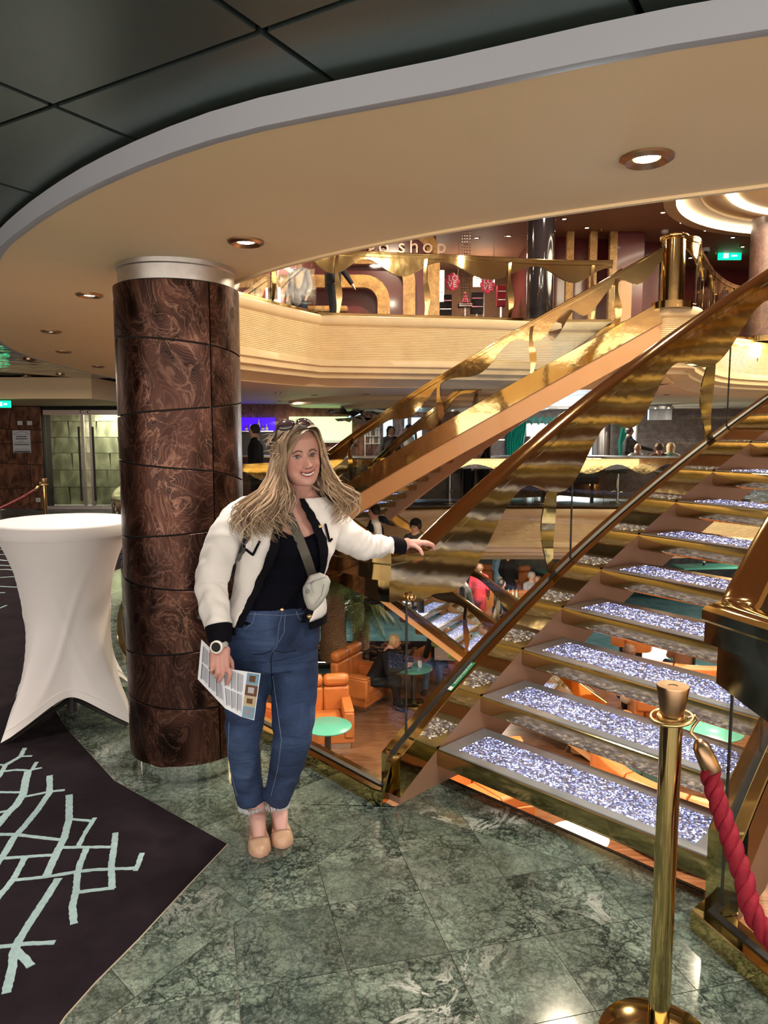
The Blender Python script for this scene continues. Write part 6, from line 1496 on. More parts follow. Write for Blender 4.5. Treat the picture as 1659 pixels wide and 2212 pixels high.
# ================================================================== GENERIC PEOPLE
PC_ = {}
def person(label, x, y, z, yaw=0, pose='stand', top='cloth_black', bottom='cloth_black', hair='hair_black', s=1.0, hat=None, skin_='skin_plain', hl=.0, group=None, arms=None, lean=0, vox=.02, glasses=False, vest=None, longhair=False, bald=False, apron=None):
    """local frame: faces -y, stands on z=0; arms: per side (elbow, hand) offsets"""
    t = thing('person', label, 'person', (x, y, z), group)
    cy_, sy_ = math.cos(yaw), math.sin(yaw)
    def L(p): return Vector((x + (p[0] * cy_ - p[1] * sy_) * s, y + (p[0] * sy_ + p[1] * cy_) * s, z + p[2] * s))
    sit = pose == 'sit'; hp = .50 if sit else .92
    ln = lean
    pel = (0, 0, hp); che = (0, -ln * .30, hp + .38); shz = hp + .50; neck = (0, -ln * .42 - .01, hp + .60); hd = (0, -ln * .52 - .02, hp + .715)
    sh = {k: (k * .175, -ln * .38, shz) for k in (-1, 1)}
    ar = arms or {}
    el = {}; ha = {}
    for k in (-1, 1):
        if k in ar: el[k], ha[k] = ar[k]
        elif sit: el[k], ha[k] = (k * .23, -.10 - ln * .3, hp + .24), (k * .12, -.34 - ln * .2, hp + .20)
        else: el[k], ha[k] = (k * .24, .02 - ln * .3, hp + .22), (k * .22, -.10 - ln * .2, hp + .0)
    if sit: kn_ = {k: (k * .12, -.42, .50) for k in (-1, 1)}; ft_ = {k: (k * .12, -.46 + .06 * k, .07) for k in (-1, 1)}
    else: kn_ = {k: (k * .09, -.03, .49) for k in (-1, 1)}; ft_ = {k: (k * .10, .02 * k, .08) for k in (-1, 1)}
    S = lambda v: v * s
    b = MB(); b.ell(L(hd), (S(.078), S(.095), S(.118)), 16, 12, Matrix.Rotation(yaw, 3, 'Z')); b.cap(L((hd[0], hd[1] + .01, hd[2] - .05)), L(neck), S(.052), S(.055))
    b.ell(L((hd[0], hd[1] - .098, hd[2] - .012)), (S(.013), S(.018), S(.022)), 8, 6)
    for k in (-1, 1): b.ell(L((hd[0] + k * .08, hd[1] + .01, hd[2])), (S(.012), S(.018), S(.028)), 8, 6)
    b.chain([L(neck), L(che), L(pel)], [S(.075), S(.12), S(.12)])
    for k in (-1, 1):
        b.chain([L(sh[k]), L(el[k]), L(ha[k])], [S(.05), S(.038), S(.028)]); d = (L(ha[k]) - L(el[k])).normalized()
        b.cap(L(ha[k]), L(ha[k]) + d * S(.05), S(.033), S(.028))
        for q in (-1, 0, 1): o = Vector((cy_, sy_, 0)) * (.016 * q * s); b.cap(L(ha[k]) + d * S(.05) + o, L(ha[k]) + d * S(.12) + o * 1.3, S(.012), S(.010))
        b.chain([L((k * .09, 0, hp - .02)), L(kn_[k]), L(ft_[k])], [S(.075), S(.05), S(.035)])
    me = remesh(b, vox * .75, 1, 'body'); mesh_obj('body', me, skin_, t)
    c = MB(); c.chain([L((0, neck[1], shz + .045)), L(che), L((0, pel[1], hp - .03 + (.0 if sit else -.04)))], [S(.085), S(.152), S(.150)], 16)
    for k in (-1, 1):
        c.chain([L((k * .07, neck[1], shz + .03)), L(sh[k]), L(el[k]), L(tuple(a * .93 + bb * .07 for a, bb in zip(ha[k], el[k])))], [S(.075), S(.072), S(.058), S(.043)], 14)
        c.cap(L((k * .08, che[1], che[2])), L((k * .07, pel[1], hp)), S(.11), S(.105))
    me = remesh(c, vox, 2, 'top'); tp = mesh_obj('top', me, top, t)
    if vest:
        c = MB(); c.chain([L((0, neck[1], shz + .02)), L(che), L((0, 0, hp))], [S(.10), S(.165), S(.163)], 16)
        for k in (-1, 1): c.cap(L((k * .09, che[1], che[2] + .07)), L((k * .08, 0, hp)), S(.112), S(.112)); c.cap(L((k * .10, sh[k][1], shz)), L((k * .09, che[1], che[2])), S(.085), S(.11))
        me = remesh(c, vox, 2, 'vest'); mesh_obj('vest', me, vest, t)
    c = MB(); c.cap(L((-.06, 0, hp)), L((.06, 0, hp)), S(.125), S(.125), 16)
    for k in (-1, 1): c.chain([L((k * .09, 0, hp - .02)), L(kn_[k]), L(tuple(a + bb for a, bb in zip(ft_[k], (0, 0, .05))))], [S(.105), S(.078), S(.062)], 14)
    me = remesh(c, vox, 2, 'trousers'); mesh_obj('trousers', me, bottom, t)
    for k in (-1, 1):
        q = MB(); f_ = ft_[k]; m3 = Matrix.Rotation(yaw, 3, 'Z'); q.ell(L((f_[0], f_[1] - .05, f_[2] - .035)), (S(.045), S(.125), S(.045)), 14, 8, m3); build('shoe', q, 'cloth_black', t)
    if not bald:
        q = MB(); m3 = Matrix.Rotation(yaw, 3, 'Z') @ Matrix.Rotation(-.35, 3, 'X'); q.ell(L((hd[0], hd[1] + .018, hd[2] + .030)), (S(.090), S(.100), S(.108)), 18, 12, m3)
        if longhair: q.chain([L((0, hd[1] + .06, hd[2] + .02)), L((0, hd[1] + .09, hd[2] - .16)), L((0, hd[1] + .085, hd[2] - .30))], [S(.08), S(.085), S(.04)])
        for k in range(22):
            a = R(70 + 220 * k / 21); q.tube([L((.06 * math.sin(a), hd[1] + .01 - .07 * math.cos(a), hd[2] + .12)), L((.098 * math.sin(a), hd[1] + .01 - .10 * math.cos(a), hd[2] + .03)), L((.092 * math.sin(a), hd[1] + .01 - .10 * math.cos(a), hd[2] - .05 - (.06 if longhair else 0)))], [S(.012), S(.016), S(.004)], 5)
        me = remesh(q, vox * .55, 1, 'hair'); mesh_obj('hair', me, hair, t)
    q = MB()
    for k in (-1, 1): q.ell(L((hd[0] + k * .03, hd[1] - .088, hd[2] + .012)), (S(.012), S(.006), S(.006)), 8, 6)
    build('eyes', q, 'pupil', t)
    if glasses:
        q = MB()
        for k in (-1, 1):
            q.tube([L((hd[0] + k * .033 + .026 * math.cos(a), hd[1] - .102, hd[2] + .012 + .02 * math.sin(a))) for a in [i * PI / 8 for i in range(17)]], S(.003), 5); q.tube([L((k * .058, hd[1] - .1, hd[2] + .015)), L((k * .085, hd[1], hd[2] + .01))], S(.003), 5)
        build('glasses', q, 'black_rubber', t)
    if hat:
        q = MB(); m3 = Matrix.Rotation(yaw, 3, 'Z'); q.ell(L((hd[0], hd[1] + .01, hd[2] + .065)), (S(.098), S(.112), S(.085)), 18, 12, m3)
        if hat[1]: q.ell(L((hd[0], hd[1] - .12, hd[2] + .05)), (S(.075), S(.075), S(.010)), 16, 6, m3)
        build('hat', q, hat[0], t)
    return t
# ---- walking and standing people
def zC(x): return 0
person('person with dark ponytail in black vest walking down the lounge stairs', -.16, 12.95, -1.42, R(-75), 'stand', 'cloth_white', 'cloth_black', 'hair_black', 1.0, vest='cloth_black')
person('person in black beanie and glasses on the lounge stairs', .56, 12.85, -1.66, R(-35), 'stand', 'cloth_charcoal', 'cloth_black', 'hair_black', 1.0, hat=('cloth_black', False), glasses=True)
person('person in cream cap and tan jacket on the stairs behind the woman', -.98, 13.6, -.80, R(-60), 'stand', 'cloth_tan', 'cloth_jeans', 'hair_grey', .97, hat=('cloth_cream', True), glasses=True)
person('dark-haired person in black jacket at the bar beside the copper column', -2.42, 14.0, 0, R(-80), 'stand', 'cloth_black', 'cloth_black', 'hair_black', 1.0)
person('person in white shirt standing at the bar shelves', .62, 18.6, 0, R(-70), 'stand', 'cloth_white', 'cloth_black', 'hair_black', 1.02, longhair=False)
person('person with long dark hair beside the glowing blue panel', .16, 18.5, 0, R(20), 'stand', 'cloth_charcoal', 'cloth_black', 'hair_black', 1.0, longhair=True)
person('person in pale pink top leaning at the deck rail', 1.92, 16.8, 0, R(60), 'stand', 'cloth_pink', 'cloth_black', 'hair_brown', 1.0, lean=.8)
person('person in black beside the pink top at the deck rail', 2.28, 17.0, 0, R(70), 'stand', 'cloth_black', 'cloth_black', 'hair_black', 1.08)
person('person in striped top seated before the bright window', 3.75, 19.3, 0, R(160), 'sit', 'cloth_grey', 'cloth_black', 'hair_grey', 1.12)
person('waiter in black vest reaching out beside the bar counter', 6.35, 19.3, 0, R(60), 'stand', 'cloth_black', 'cloth_black', 'hair_black', 1.0, skin_='skin_dark', arms={1: ((.28, -.22, 1.22), (.34, -.55, 1.14)), -1: ((-.24, .0, 1.12), (-.2, -.12, .95))})
person('bald person in white seated at the curved bar', 6.35, 18.6, 0, R(170), 'sit', 'cloth_white', 'cloth_black', 'hair_grey', 1.0, bald=True)
person('short-haired person in brown seated second at the curved bar', 6.85, 18.5, 0, R(170), 'sit', 'cloth_brown', 'cloth_black', 'hair_brown', 1.0)
person('fair-haired person in white seated third at the curved bar', 7.25, 18.8, .0, R(150), 'sit', 'cloth_white', 'cloth_black', 'hair_blonde', 1.0, longhair=True)
person('dark figure walking past the shop windows on the upper deck', -.98, 14.6, H, R(80), 'stand', 'cloth_black', 'cloth_black', 'hair_black', 1.05, arms={1: ((.2, -.18, 1.16), (.18, -.32, .95))})
person('white-haired person inside the upper deck shop window', -1.75, 15.7, H, R(-20), 'stand', 'cloth_grey', 'cloth_navy', 'hair_white', 1.0)

# ================================================================== UPPER DECK
def onyx_bar(name, label, pts, w=.26, d=.2):
    t = thing('stone_trim', label, 'stone frame', pts[0])
    P = smooth_line(pts, 1); rs = []
    for i, p in enumerate(P):
        a = P[min(i + 1, len(P) - 1)] - P[max(i - 1, 0)]; a.normalize(); n = Vector((0, 1, 0)).cross(a).normalized()
        rs.append([p + n * w / 2, p + n * w / 2 + Vector((0, d, 0)), p - n * w / 2 + Vector((0, d, 0)), p - n * w / 2])
    mb = MB(); mb.rings(rs); build('onyx_moulding', mb, 'onyx', t, 40, fix=True); return t
def archpts(u0, u1, vtop, y, r=.5):
    a = ony(u1, 600, y).x; b = ony(u0, 600, y).x; zt = ony(u1, vtop, y).z
    P = [Vector((a, y, H)), Vector((a, y, zt - r))] + [Vector((a - r + r * math.cos(q), y, zt - r + r * math.sin(q))) for q in [R(15 * k) for k in range(1, 6)]] + [Vector((a - r, y, zt)), Vector((b, y, zt))]
    return P
onyx_bar('', 'honey onyx moulding arching round the left shop window', archpts(380, 829, 607, 15.9, .42))
onyx_bar('', 'honey onyx moulding of the second, taller arch', archpts(700, 884, 556, 16.1, .5))
onyx_bar('', 'honey onyx moulding of the tallest arch with shop lettering', archpts(640, 937, 500, 16.3, .5))
mb = MB(); a = ony(380, 668, 15.9); b = ony(752, 668, 15.9); mb.box(((a.x + b.x) / 2, 15.9, a.z), (b.x - a.x, .2, .13)); t = thing('stone_trim', 'honey onyx sill bar low across the left shop window', 'stone frame', (a.x, 15.9, H)); build('onyx_moulding', mb, 'onyx', t, 0, bevel=.05)
for u, w_ in ((1229, 15), (1279, 15), (1322, 16)):
    p = ony(u, 600, 16.6); t = thing('stone_pilaster', f'honey onyx pilaster on the maroon wall, {"first second third".split()[(1229, 1279, 1322).index(u)]} right of the black column', 'pilaster', (p.x, 16.6, H))
    mb = MB(); mb.box((p.x, 16.6, 4.69), (.16, .14, 2.46)); build('onyx_shaft', mb, 'onyx', t, 0, bevel=.006); mb = MB(); mb.box((p.x, 16.6, H + .06), (.20, .18, .12)); build('plinth', mb, 'black_gloss', t, 0)
for u, y, r, m_, lb in ((1167, 14.6, .26, 'black_gloss', 'glossy black round column on the upper deck'), (1652, 15.6, .30, 'brown_stone', 'brown marble round column at the right edge of the upper deck')):
    p = ony(u, 600, y); t = thing('column', lb, 'column', (p.x, y, H)); mb = MB(); mb.lathe([(.001, 0), (r, 0), (r, 2.45), (.001, 2.45)], (p.x, y, H), 40); build('shaft', mb, m_, t, 40)
    mb = MB(); mb.lathe([(r, 0), (r + .04, 0), (r + .04, .1), (r, .12)], (p.x, y, H), 40); build('base_ring', mb, 'brass', t, 40)
p = ony(1370, 640, 16.2); t = thing('column', 'dark red square pier with rosy front behind the far staircase top', 'column', (p.x, 16.6, H)); mb = MB(); mb.box((p.x, 16.8, 4.69), (.62, .5, 2.46)); build('shaft', mb, 'maroon_wall', t, 0, bevel=.02)
mb = MB(); mb.box((p.x - .12, 16.53, 4.2), (.34, .02, 1.5)); build('lit_panel', mb, 'peach_paint', t, 0)
t = thing('shop_lettering', 'pale letters over the shop arch, partly cut by the ceiling', 'sign', ony(875, 535, 16.15)); fr = frame(ony(880, 533, 16.22), (1, 0, 0), (0, 0, 1)); 
for ch, dx_ in zip('goshop', (-.86, -.60, -.22, .04, .33, .62)): build('letter', text_mb(ch, .42, .02, fr @ Matrix.Translation((dx_ + .1, 0, 0))), 'gold_letter', t, 30)
# shop interior, left window
def box_thing(name, label, cat, c, s, m, parts=(), group=None, bevel=0):
    t = thing(name, label, cat, c, group); mb = MB(); mb.box(c, s); build('body', mb, m, t, 0, bevel=bevel)
    for nm, pc, ps, pm in parts: mb = MB(); mb.box((c[0] + pc[0], c[1] + pc[1], c[2] + pc[2]), ps); build(nm, mb, pm, t, 0)
    return t
for i, (u, v, w_, h_, m_) in enumerate(((590, 635, .30, .50, 'lamp_glow_soft'), (555, 640, .2, .6, 'cloth_charcoal'), (630, 650, .3, .4, 'cloth_brown'), (700, 560, .2, .3, 'cloth_red'), (640, 600, .18, .3, 'cloth_grey'))):
    p = ony(u, v, 16.1); box_thing('window_display', 'goods ' + ('glowing pale picture', 'dark standing panel', 'brown display box', 'small red card', 'grey display figure box')[i] + ' in the left shop window', 'display', p, (w_, .08, h_), m_, (('frame', (0, -.045, 0), (w_ * .7, .01, h_ * .5), 'cloth_tan'),), bevel=.01)
# shop with the LOVE signs
for u, v, lb in ((977, 609, 'left'), (1053, 615, 'right')):
    p = ony(u, v, 17.2); t = thing('balloon_sign', f'pink flower-shaped sign reading LOVE in the shop, the {lb} one', 'sign', p); mb = MB()
    for a in range(8): mb.ell(p + Vector((.11 * math.cos(a * PI / 4), 0, .14 * math.sin(a * PI / 4))), (.065, .03, .065), 14, 10)
    mb.ell(p, (.13, .03, .15), 16, 10); build('petals', mb, 'love_pink', t)
    for ch, dx_, dz_ in (('L', -.055, .065), ('O', .055, .065), ('V', -.055, -.075), ('E', .055, -.075)): build('letter', text_mb(ch, .17, .008, frame(p + Vector((dx_, -.05, dz_)), (1, 0, 0), (0, 0, 1))), 'white_gloss', t, 0)
    mb = MB(); mb.tube([p + Vector((.12, 0, -.1)), p + Vector((.14, 0, 5.9 - p.z))], .006, 6); build('hanger', mb, 'steel', t)
light('AREA', 'shop_light', (2.2, 18.6, 5.85), 60, (1, .85, .62), .6); light('AREA', 'shop_window_light', (-2.4, 16.0, 5.6), 25, (1, .85, .7), .5)
for i, (u, v, w_, h_, m_) in enumerate(((949, 620, .22, .75, 'lamp_glow_soft'), (1045, 608, .5, .22, 'lamp_glow_soft'), (1082, 640, .2, .5, 'cloth_red'), (1030, 655, .3, .5, 'cloth_charcoal'), (962, 660, .3, .5, 'cloth_black'), (1005, 660, .35, .10, 'cloth_brown'))):
    p = ony(u, v, 18.5); box_thing('shop_fitting', ('tall lit shelf', 'wide lit panel', 'red garment rack', 'dark garment rack', 'black display plinth', 'low wooden display table')[i] + ' in the shop behind the pink signs', 'shop fitting', p, (w_, .2, h_), m_, (('leg', (0, 0, (H - p.z - h_ / 2) / 2), (.04, .04, max(.02, p.z - h_ / 2 - H)), 'steel'), ('shelf', (0, -.11, -h_ * .2), (w_ * .9, .02, .02), 'steel'), ('shelf', (0, -.11, h_ * .2), (w_ * .9, .02, .02), 'steel')), bevel=.008)
for u in (970, 976): pass
p = ony(1005, 655, 18.38); p.z = ony(1005, 660, 18.5).z + .155; t = thing('perfume_bottle', 'small pink cone-shaped bottle on the shop table', 'bottle', p); mb = MB(); mb.lathe([(.001, -.1), (.085, -.1), (.03, .06), (.02, .12), (.001, .12)], p, 16); build('flask', mb, 'love_pink', t); mb = MB(); mb.lathe([(.001, .12), (.025, .12), (.025, .16), (.001, .16)], p, 12); build('stopper', mb, 'gold', t)
for u in (998, 1003, 1008, 1014):
    p = ony(u, 600, 14.4); t = thing('crystal_strand', 'strand of clear crystal beads hanging behind the upper railing', 'bead strand', (p.x, 14.4, 5.9), 'crystal strands over the upper deck'); mb = MB()
    for k in range(44): mb.ell((p.x, 14.4, 5.88 - k * .054), (.014, .014, .018), 6, 4)
    build('beads', mb, 'mirror', t, 0, kind='stuff')
p = ony(1525, 541, 13.5); p.z = 5.86; p = ony(1525, 541, 5.0)
q0 = onz(1525, 538, 5.9); t = thing('security_camera', 'white dome security camera on the brown ceiling', 'camera', q0); mb = MB(); mb.lathe([(.001, .02), (.09, .02), (.09, -.06), (.001, -.06)], q0, 20); build('housing', mb, 'white_gloss', t, 40); mb = MB(); mb.ell(q0 + Vector((0, 0, -.06)), (.065, .065, .06), 16, 10); build('dome', mb, 'pupil', t)
q0 = onz(1436, 500, 5.9); t = thing('smoke_detector', 'white smoke detector on the brown ceiling', 'detector', q0); mb = MB(); mb.lathe([(.001, .02), (.08, .02), (.075, -.03), (.04, -.05), (.001, -.05)], q0, 20); build('housing', mb, 'white_gloss', t, 40)
for u, v in ((1299, 497), (1545, 547)):
    q0 = onz(u, v, 5.9); t = thing('sprinkler', 'small sprinkler head on the brown ceiling', 'sprinkler', q0, 'ceiling sprinklers'); mb = MB(); mb.lathe([(.001, .02), (.03, .02), (.01, -.03), (.03, -.05), (.001, -.05)], q0, 12); build('head', mb, 'brass_dark', t, 40)
p = ony(1576, 553, 18.5); t = thing('exit_sign', 'green glowing exit sign on the upper deck at right', 'sign', p); mb = MB(); mb.box(p, (.55, .05, .18)); build('sign_box', mb, 'green_sign', t, 0); mb = MB(); mb.box(p + Vector((-.1, -.03, 0)), (.12, .01, .1)); mb.box(p + Vector((.1, -.03, 0)), (.14, .01, .03)); build('pictogram', mb, 'sign_white', t, 0)
light('POINT', 'exit_glow', tuple(p + Vector((0, -.4, .15))), 8, (.1, 1, .4), .1)
# wall torches on the cream fascia
def sconce(label, u, v0, v1, y):
    a = ony(u, v0, y); b = ony(u, v1, y); hh = a.z - b.z; t = thing('wall_torch', label, 'wall lamp', (b.x, y + .1, b.z))
    mb = MB(); mb.tube([(b.x - .04, y + .14, b.z + .08), (b.x - .04, y + .03, b.z + .08)], .055, 18); build('back_plate', mb, 'gold', t, 40)
    mb = MB(); mb.tube([(b.x, y, b.z), (b.x + .005, y, b.z + hh * .25), (b.x + .01, y, b.z + hh * .45), (b.x + .015, y, b.z + hh * .68)], [.016, .017, .024, .055], 16); mb.tube([(b.x - .04, y + .02, b.z + .08), (b.x, y, b.z + .09)], .018, 10); build('stem', mb, 'gold', t)
    mb = MB(); c = Vector((b.x + .02, y, b.z + hh * .82)); mb.lathe([(.001, -.13), (.055, -.12), (.085, -.02), (.088, .06), (.06, .11), (.03, .13), (.001, .135)], c, 20); build('flame_glass', mb, 'flame_glass', t)
    light('POINT', 'torch_light', tuple(c + Vector((0, -.22, .02))), 22, (1, .62, .22), .09)
sconce('wall torch on the cream fascia nearest the copper column', 541, 664, 748, 11.05); sconce('wall torch on the cream fascia, second from the copper column', 648, 686, 768, 12.15)
sconce('wall torch on the right fascia, left of the pair', 1586, 742, 806, 15.6); sconce('wall torch on the right fascia, right of the pair', 1630, 750, 812, 15.7)

# ================================================================== BAR DECK (far side)
t = thing('bar_shelf', 'blue backlit bar shelf unit beside the copper column', 'shelf', (-3.5, 20.3, 0))
a, b = ony(505, 930, 20.2), ony(592, 902, 20.2); mb = MB(); mb.box(((a.x + b.x) / 2, 20.3, (a.z + b.z) / 2 - .0), (b.x - a.x, .04, b.z - a.z)); build('backlit_panel', mb, 'blue_screen', t, 0, label='deep blue glowing panel')
mb = MB(); mb.box(((a.x + b.x) / 2, 20.15, a.z - .02), (b.x - a.x, .25, .03)); build('shelf_board', mb, 'steel', t, 0)
mb = MB(); mb.box(((a.x + b.x) / 2, 20.3, a.z / 2), (b.x - a.x, .3, a.z - .1)); build('cabinet', mb, 'dark_plastic', t, 0)
for i, u in enumerate((532, 541, 550, 559, 568, 576)):
    p = ony(u, 928, 20.1); h_ = .11 if i != 3 else .24; bt = thing('bottle', 'small spirit bottle on the blue backlit shelf', 'bottle', (p.x, 20.1, a.z), 'bottles on the blue shelf'); mb = MB(); mb.lathe([(.001, 0), (.042, 0), (.042, h_ * .75), (.015, h_), (.015, h_ + .06), (.001, h_ + .06)], (p.x, 20.1, a.z), 12); build('glass_body', mb, 'bottle_clear' if i % 2 else 'bottle_amber', bt)
    mb = MB(); mb.lathe([(.0425, h_ * .2), (.044, h_ * .2), (.044, h_ * .6), (.0425, h_ * .6)], (p.x, 20.1, a.z), 12); build('label', mb, 'paper', bt)
t = thing('light_wall', 'pale lime glowing wall panel behind the bar', 'light panel', (-1, 20.4, 0)); a, b = ony(625, 952, 20.4), ony(760, 900, 20.4)
mb = MB(); mb.box(((a.x + b.x) / 2, 20.42, (a.z + b.z) / 2), (b.x - a.x, .04, b.z - a.z)); build('lit_panel', mb, 'lime_screen', t, 0); mb = MB(); mb.box(((a.x + b.x) / 2, 20.3, a.z - .03), (b.x - a.x, .3, .04)); build('ledge', mb, 'steel', t, 0)
t = thing('ceiling_sculpture', 'jagged mirror-chrome sculpture hanging over the bar', 'sculpture', ony(770, 890, 17.8)); rs_ = random.Random(31)
for k in range(16):
    c = ony(rs_.uniform(725, 830), rs_.uniform(882, 912) , rs_.uniform(17.4, 18.4)); mb = MB(); v = [c + Vector((rs_.uniform(-.30, .30), rs_.uniform(-.15, .15), rs_.uniform(-.12, .10))) for _ in range(4)]; mb.add(v, [(0, 1, 2), (0, 2, 3), (0, 3, 1), (1, 3, 2)]); build('shard', mb, 'mirror' if k % 3 else 'black_gloss', t, 0)
for i, (u, w_) in enumerate(((838, .25), (877, .08), (900, .28))):
    p = ony(u, 925, 20.1); t = thing('ice_panel', ('wide', 'slim', 'broad')[i] + ' glowing ice-blue glass panel behind the bar' + (', left one', ', middle one', ', right one')[i], 'light panel', (p.x, 20.1, 0)); mb = MB(); mb.box((p.x, 20.1, 1.35), (w_, .06, 1.3)); build('lit_glass', mb, 'ice_panel', t, 0); mb = MB(); mb.box((p.x, 20.1, .33), (w_, .08, .66)); build('stand', mb, 'dark_plastic', t, 0); mb = MB(); mb.box((p.x, 20.1, .68), (w_ + .06, .1, .06)); build('rail', mb, 'steel', t, 0)
for j, v in enumerate((958, 942, 925)):
    a, b = ony(790, v, 19.6), ony(822, v, 19.6); t = thing('glass_shelf', 'glass bottle shelf behind the bar, ' + ('lowest', 'middle', 'top')[j] + ' of three', 'shelf', (a.x, 19.6, a.z)); mb = MB(); mb.box(((a.x + b.x) / 2, 19.6, a.z), (b.x - a.x, .22, .02)); build('board', mb, 'cup_clear', t, 0); mb = MB(); mb.box((a.x - .02 + .0, 19.62 + .03 * j, a.z / 2), (.03, .03, a.z)); build('post', mb, 'steel', t, 0)
    for k in range(5):
        x = a.x + .05 + k * .075; h_ = .14 + .05 * ((k * 7 + j) % 3); bt = thing('bottle', 'bottle on the glass shelves behind the bar', 'bottle', (x, 19.6, a.z + .01), 'bottles on the glass shelves'); mb = MB(); mb.lathe([(.001, 0), (.028, 0), (.028, h_ * .6), (.011, h_ * .8), (.011, h_), (.001, h_)], (x, 19.6, a.z + .01), 10); build('glass_body', mb, ('bottle_amber', 'bottle_clear', 'cloth_white')[(k + j) % 3], bt)
# bar counters seen through the glass
def counter(label, pts, h, m, top='steel', lights=()):
    t = thing('bar_counter', label, 'bar counter', (pts[0][0], pts[0][1], 0)); P = [Vector((q.x, q.y, 0)) for q in smooth_line([(a, b, 0) for a, b in pts], 6)]
    mb = MB(); mb.sweep(P, [(0, 0.08), (.5, .08), (.5, h - .04), (0, h - .04)]); build('front', mb, m, t, 30, fix=True); mb = MB(); mb.sweep(P, [(-.10, h - .04), (.6, h - .04), (.6, h), (-.10, h)]); build('worktop', mb, top, t, 30, fix=True)
    mb = MB(); mb.sweep([p + Vector((0, 0, 0)) for p in P], [(-.16, .22), (-.12, .22), (-.12, .25), (-.16, .25)]); build('foot_rail', mb, 'steel', t, 30)
    return t
counter('long brown stone bar counter left, behind the far staircase', [(6.9 * 0 + 4.0, 18.2), (2.4, 17.6), (.4, 17.5), (-1.6, 17.6), (-3.2, 18.2)][::-1], 1.06, 'brown_stone')
counter('curved brown stone bar counter with amber lights, right of the near handrail', [(4.6, 18.3), (5.3, 17.6), (6.4, 17.35), (7.6, 17.6), (8.6, 18.4)], 1.06, 'brown_stone')
for i, (u, v) in enumerate(((1278, 1046), (1304, 1049), (1331, 1055), (1359, 1058), (1036, 1042), (1102, 1038), (905, 1042))):
    y = 17.25 if i < 4 else 17.42; p = ony(u, v, y); t = thing('amber_light', 'amber tapered light on the front of the bar counter', 'light', p, 'amber lights on the bar counters'); mb = MB(); mb.lathe([(.001, -.12), (.02, -.10), (.045, .0), (.04, .10), (.02, .14), (.001, .15)], p, 14); build('glow_body', mb, 'amber_glow', t); mb = MB(); mb.box((p.x, p.y + .04, p.z), (.05, .04, .1)); build('bracket', mb, 'brass_dark', t, 0); 
def stool(x, y, label, group):
    t = thing('bar_stool', label, 'stool', (x, y, 0), group); mb = MB(); mb.lathe([(.001, 0), (.20, 0), (.20, .02), (.03, .04), (.025, .68), (.001, .68)], (x, y, 0), 20); build('pedestal', mb, 'steel', t); mb = MB(); mb.lathe([(.001, .68), (.19, .68), (.20, .72), (.19, .77), (.001, .78)], (x, y, 0), 20); build('seat', mb, 'cloth_charcoal', t)
    mb = MB(); mb.sweep([(x + .19 * math.cos(a), y + .19 * math.sin(a), 0) for a in [R(200 + 14 * k) for k in range(11)]], [(0, .74), (.02, .74), (.02, 1.0), (0, 1.0)]); build('backrest', mb, 'cloth_charcoal', t); mb = MB(); mb.tube([(x + .15 * math.cos(a), y + .15 * math.sin(a), .26) for a in [k * PI / 8 for k in range(17)]], .01, 6); build('foot_ring', mb, 'steel', t)
for x in (.2, 1.5, 2.8, 3.6): stool(x, 16.85, 'dark bar stool at the long bar counter', 'stools at the long bar counter')
for x, y in ((5.35, 16.9), (6.4, 16.7), (7.5, 16.95)): stool(x, y, 'dark bar stool at the curved bar counter', 'stools at the curved bar counter')
box_thing('piano_box', 'black lidded box like a closed piano behind the glass railing', 'piano', (4.15, 16.7, .62), (1.25, .55, .32), 'black_gloss', (('lid', (0, 0, .19), (1.32, .62, .05), 'black_gloss'), ('leg', (-.55, 0, -.38), (.07, .07, .46), 'black_gloss'), ('leg', (.55, 0, -.38), (.07, .07, .46), 'black_gloss')), bevel=.02)
# windows, curtains and cool ceiling at the right back
for i, (u0, u1, v0, v1) in enumerate(((1137, 1182, 915, 1000), (1270, 1302, 905, 1000), (1355, 1375, 915, 985))):
    a, b = ony(u0, v1, 25.4), ony(u1, v0, 25.4); w_ = tagk(build(f'window_{i + 1}', (lambda q: q.box(((a.x + b.x) / 2, 25.5, (a.z + b.z) / 2), (b.x - a.x, .06, b.z - a.z)) or q)(MB()), 'daylight', None, 0), kind='structure')
    mb = MB(); mb.box((a.x, 25.42, (a.z + b.z) / 2), (.05, .06, b.z - a.z)); mb.box((b.x, 25.42, (a.z + b.z) / 2), (.05, .06, b.z - a.z)); build('window_frame', mb, 'steel', w_, 0)
light('AREA', 'window_daylight', (6.5, 24.6, 1.5), 190, (.75, .92, 1), 1.6, (R(-75), 0, 0))
def curtain(label, u0, u1, y, m):
    a, b = ony(u0, 995, y), ony(u1, 908, y); t = thing('curtain', label, 'curtain', (a.x, y, 0)); mb = MB(); n = 40; pr = []
    for i in range(n + 1): x = a.x + (b.x - a.x) * i / n; pr.append(Vector((x, y + .06 * math.sin(i * 1.3), 0)))
    rs_ = [[p + Vector((.05 * math.sin(z * 4) , 0, z)) for p in pr] + [p + Vector((.05 * math.sin(z * 4), .02, z)) for p in pr[::-1]] for z in (.1, .5, .9, 1.3, 1.7, 2.1)]; mb.rings(rs_); build('cloth', mb, m, t, 60); mb = MB(); mb.tube([(a.x, y, 2.12), (b.x, y, 2.12)], .02, 8); build('rod', mb, 'steel', t)
curtain('bright teal curtain left of the daylit window', 1095, 1136, 25.0, 'teal_fabric'); curtain('bright teal curtain beside the second window', 1338, 1356, 25.0, 'teal_fabric'); curtain('narrow teal curtain far left by the bright windows', 1035, 1052, 25.0, 'teal_fabric')
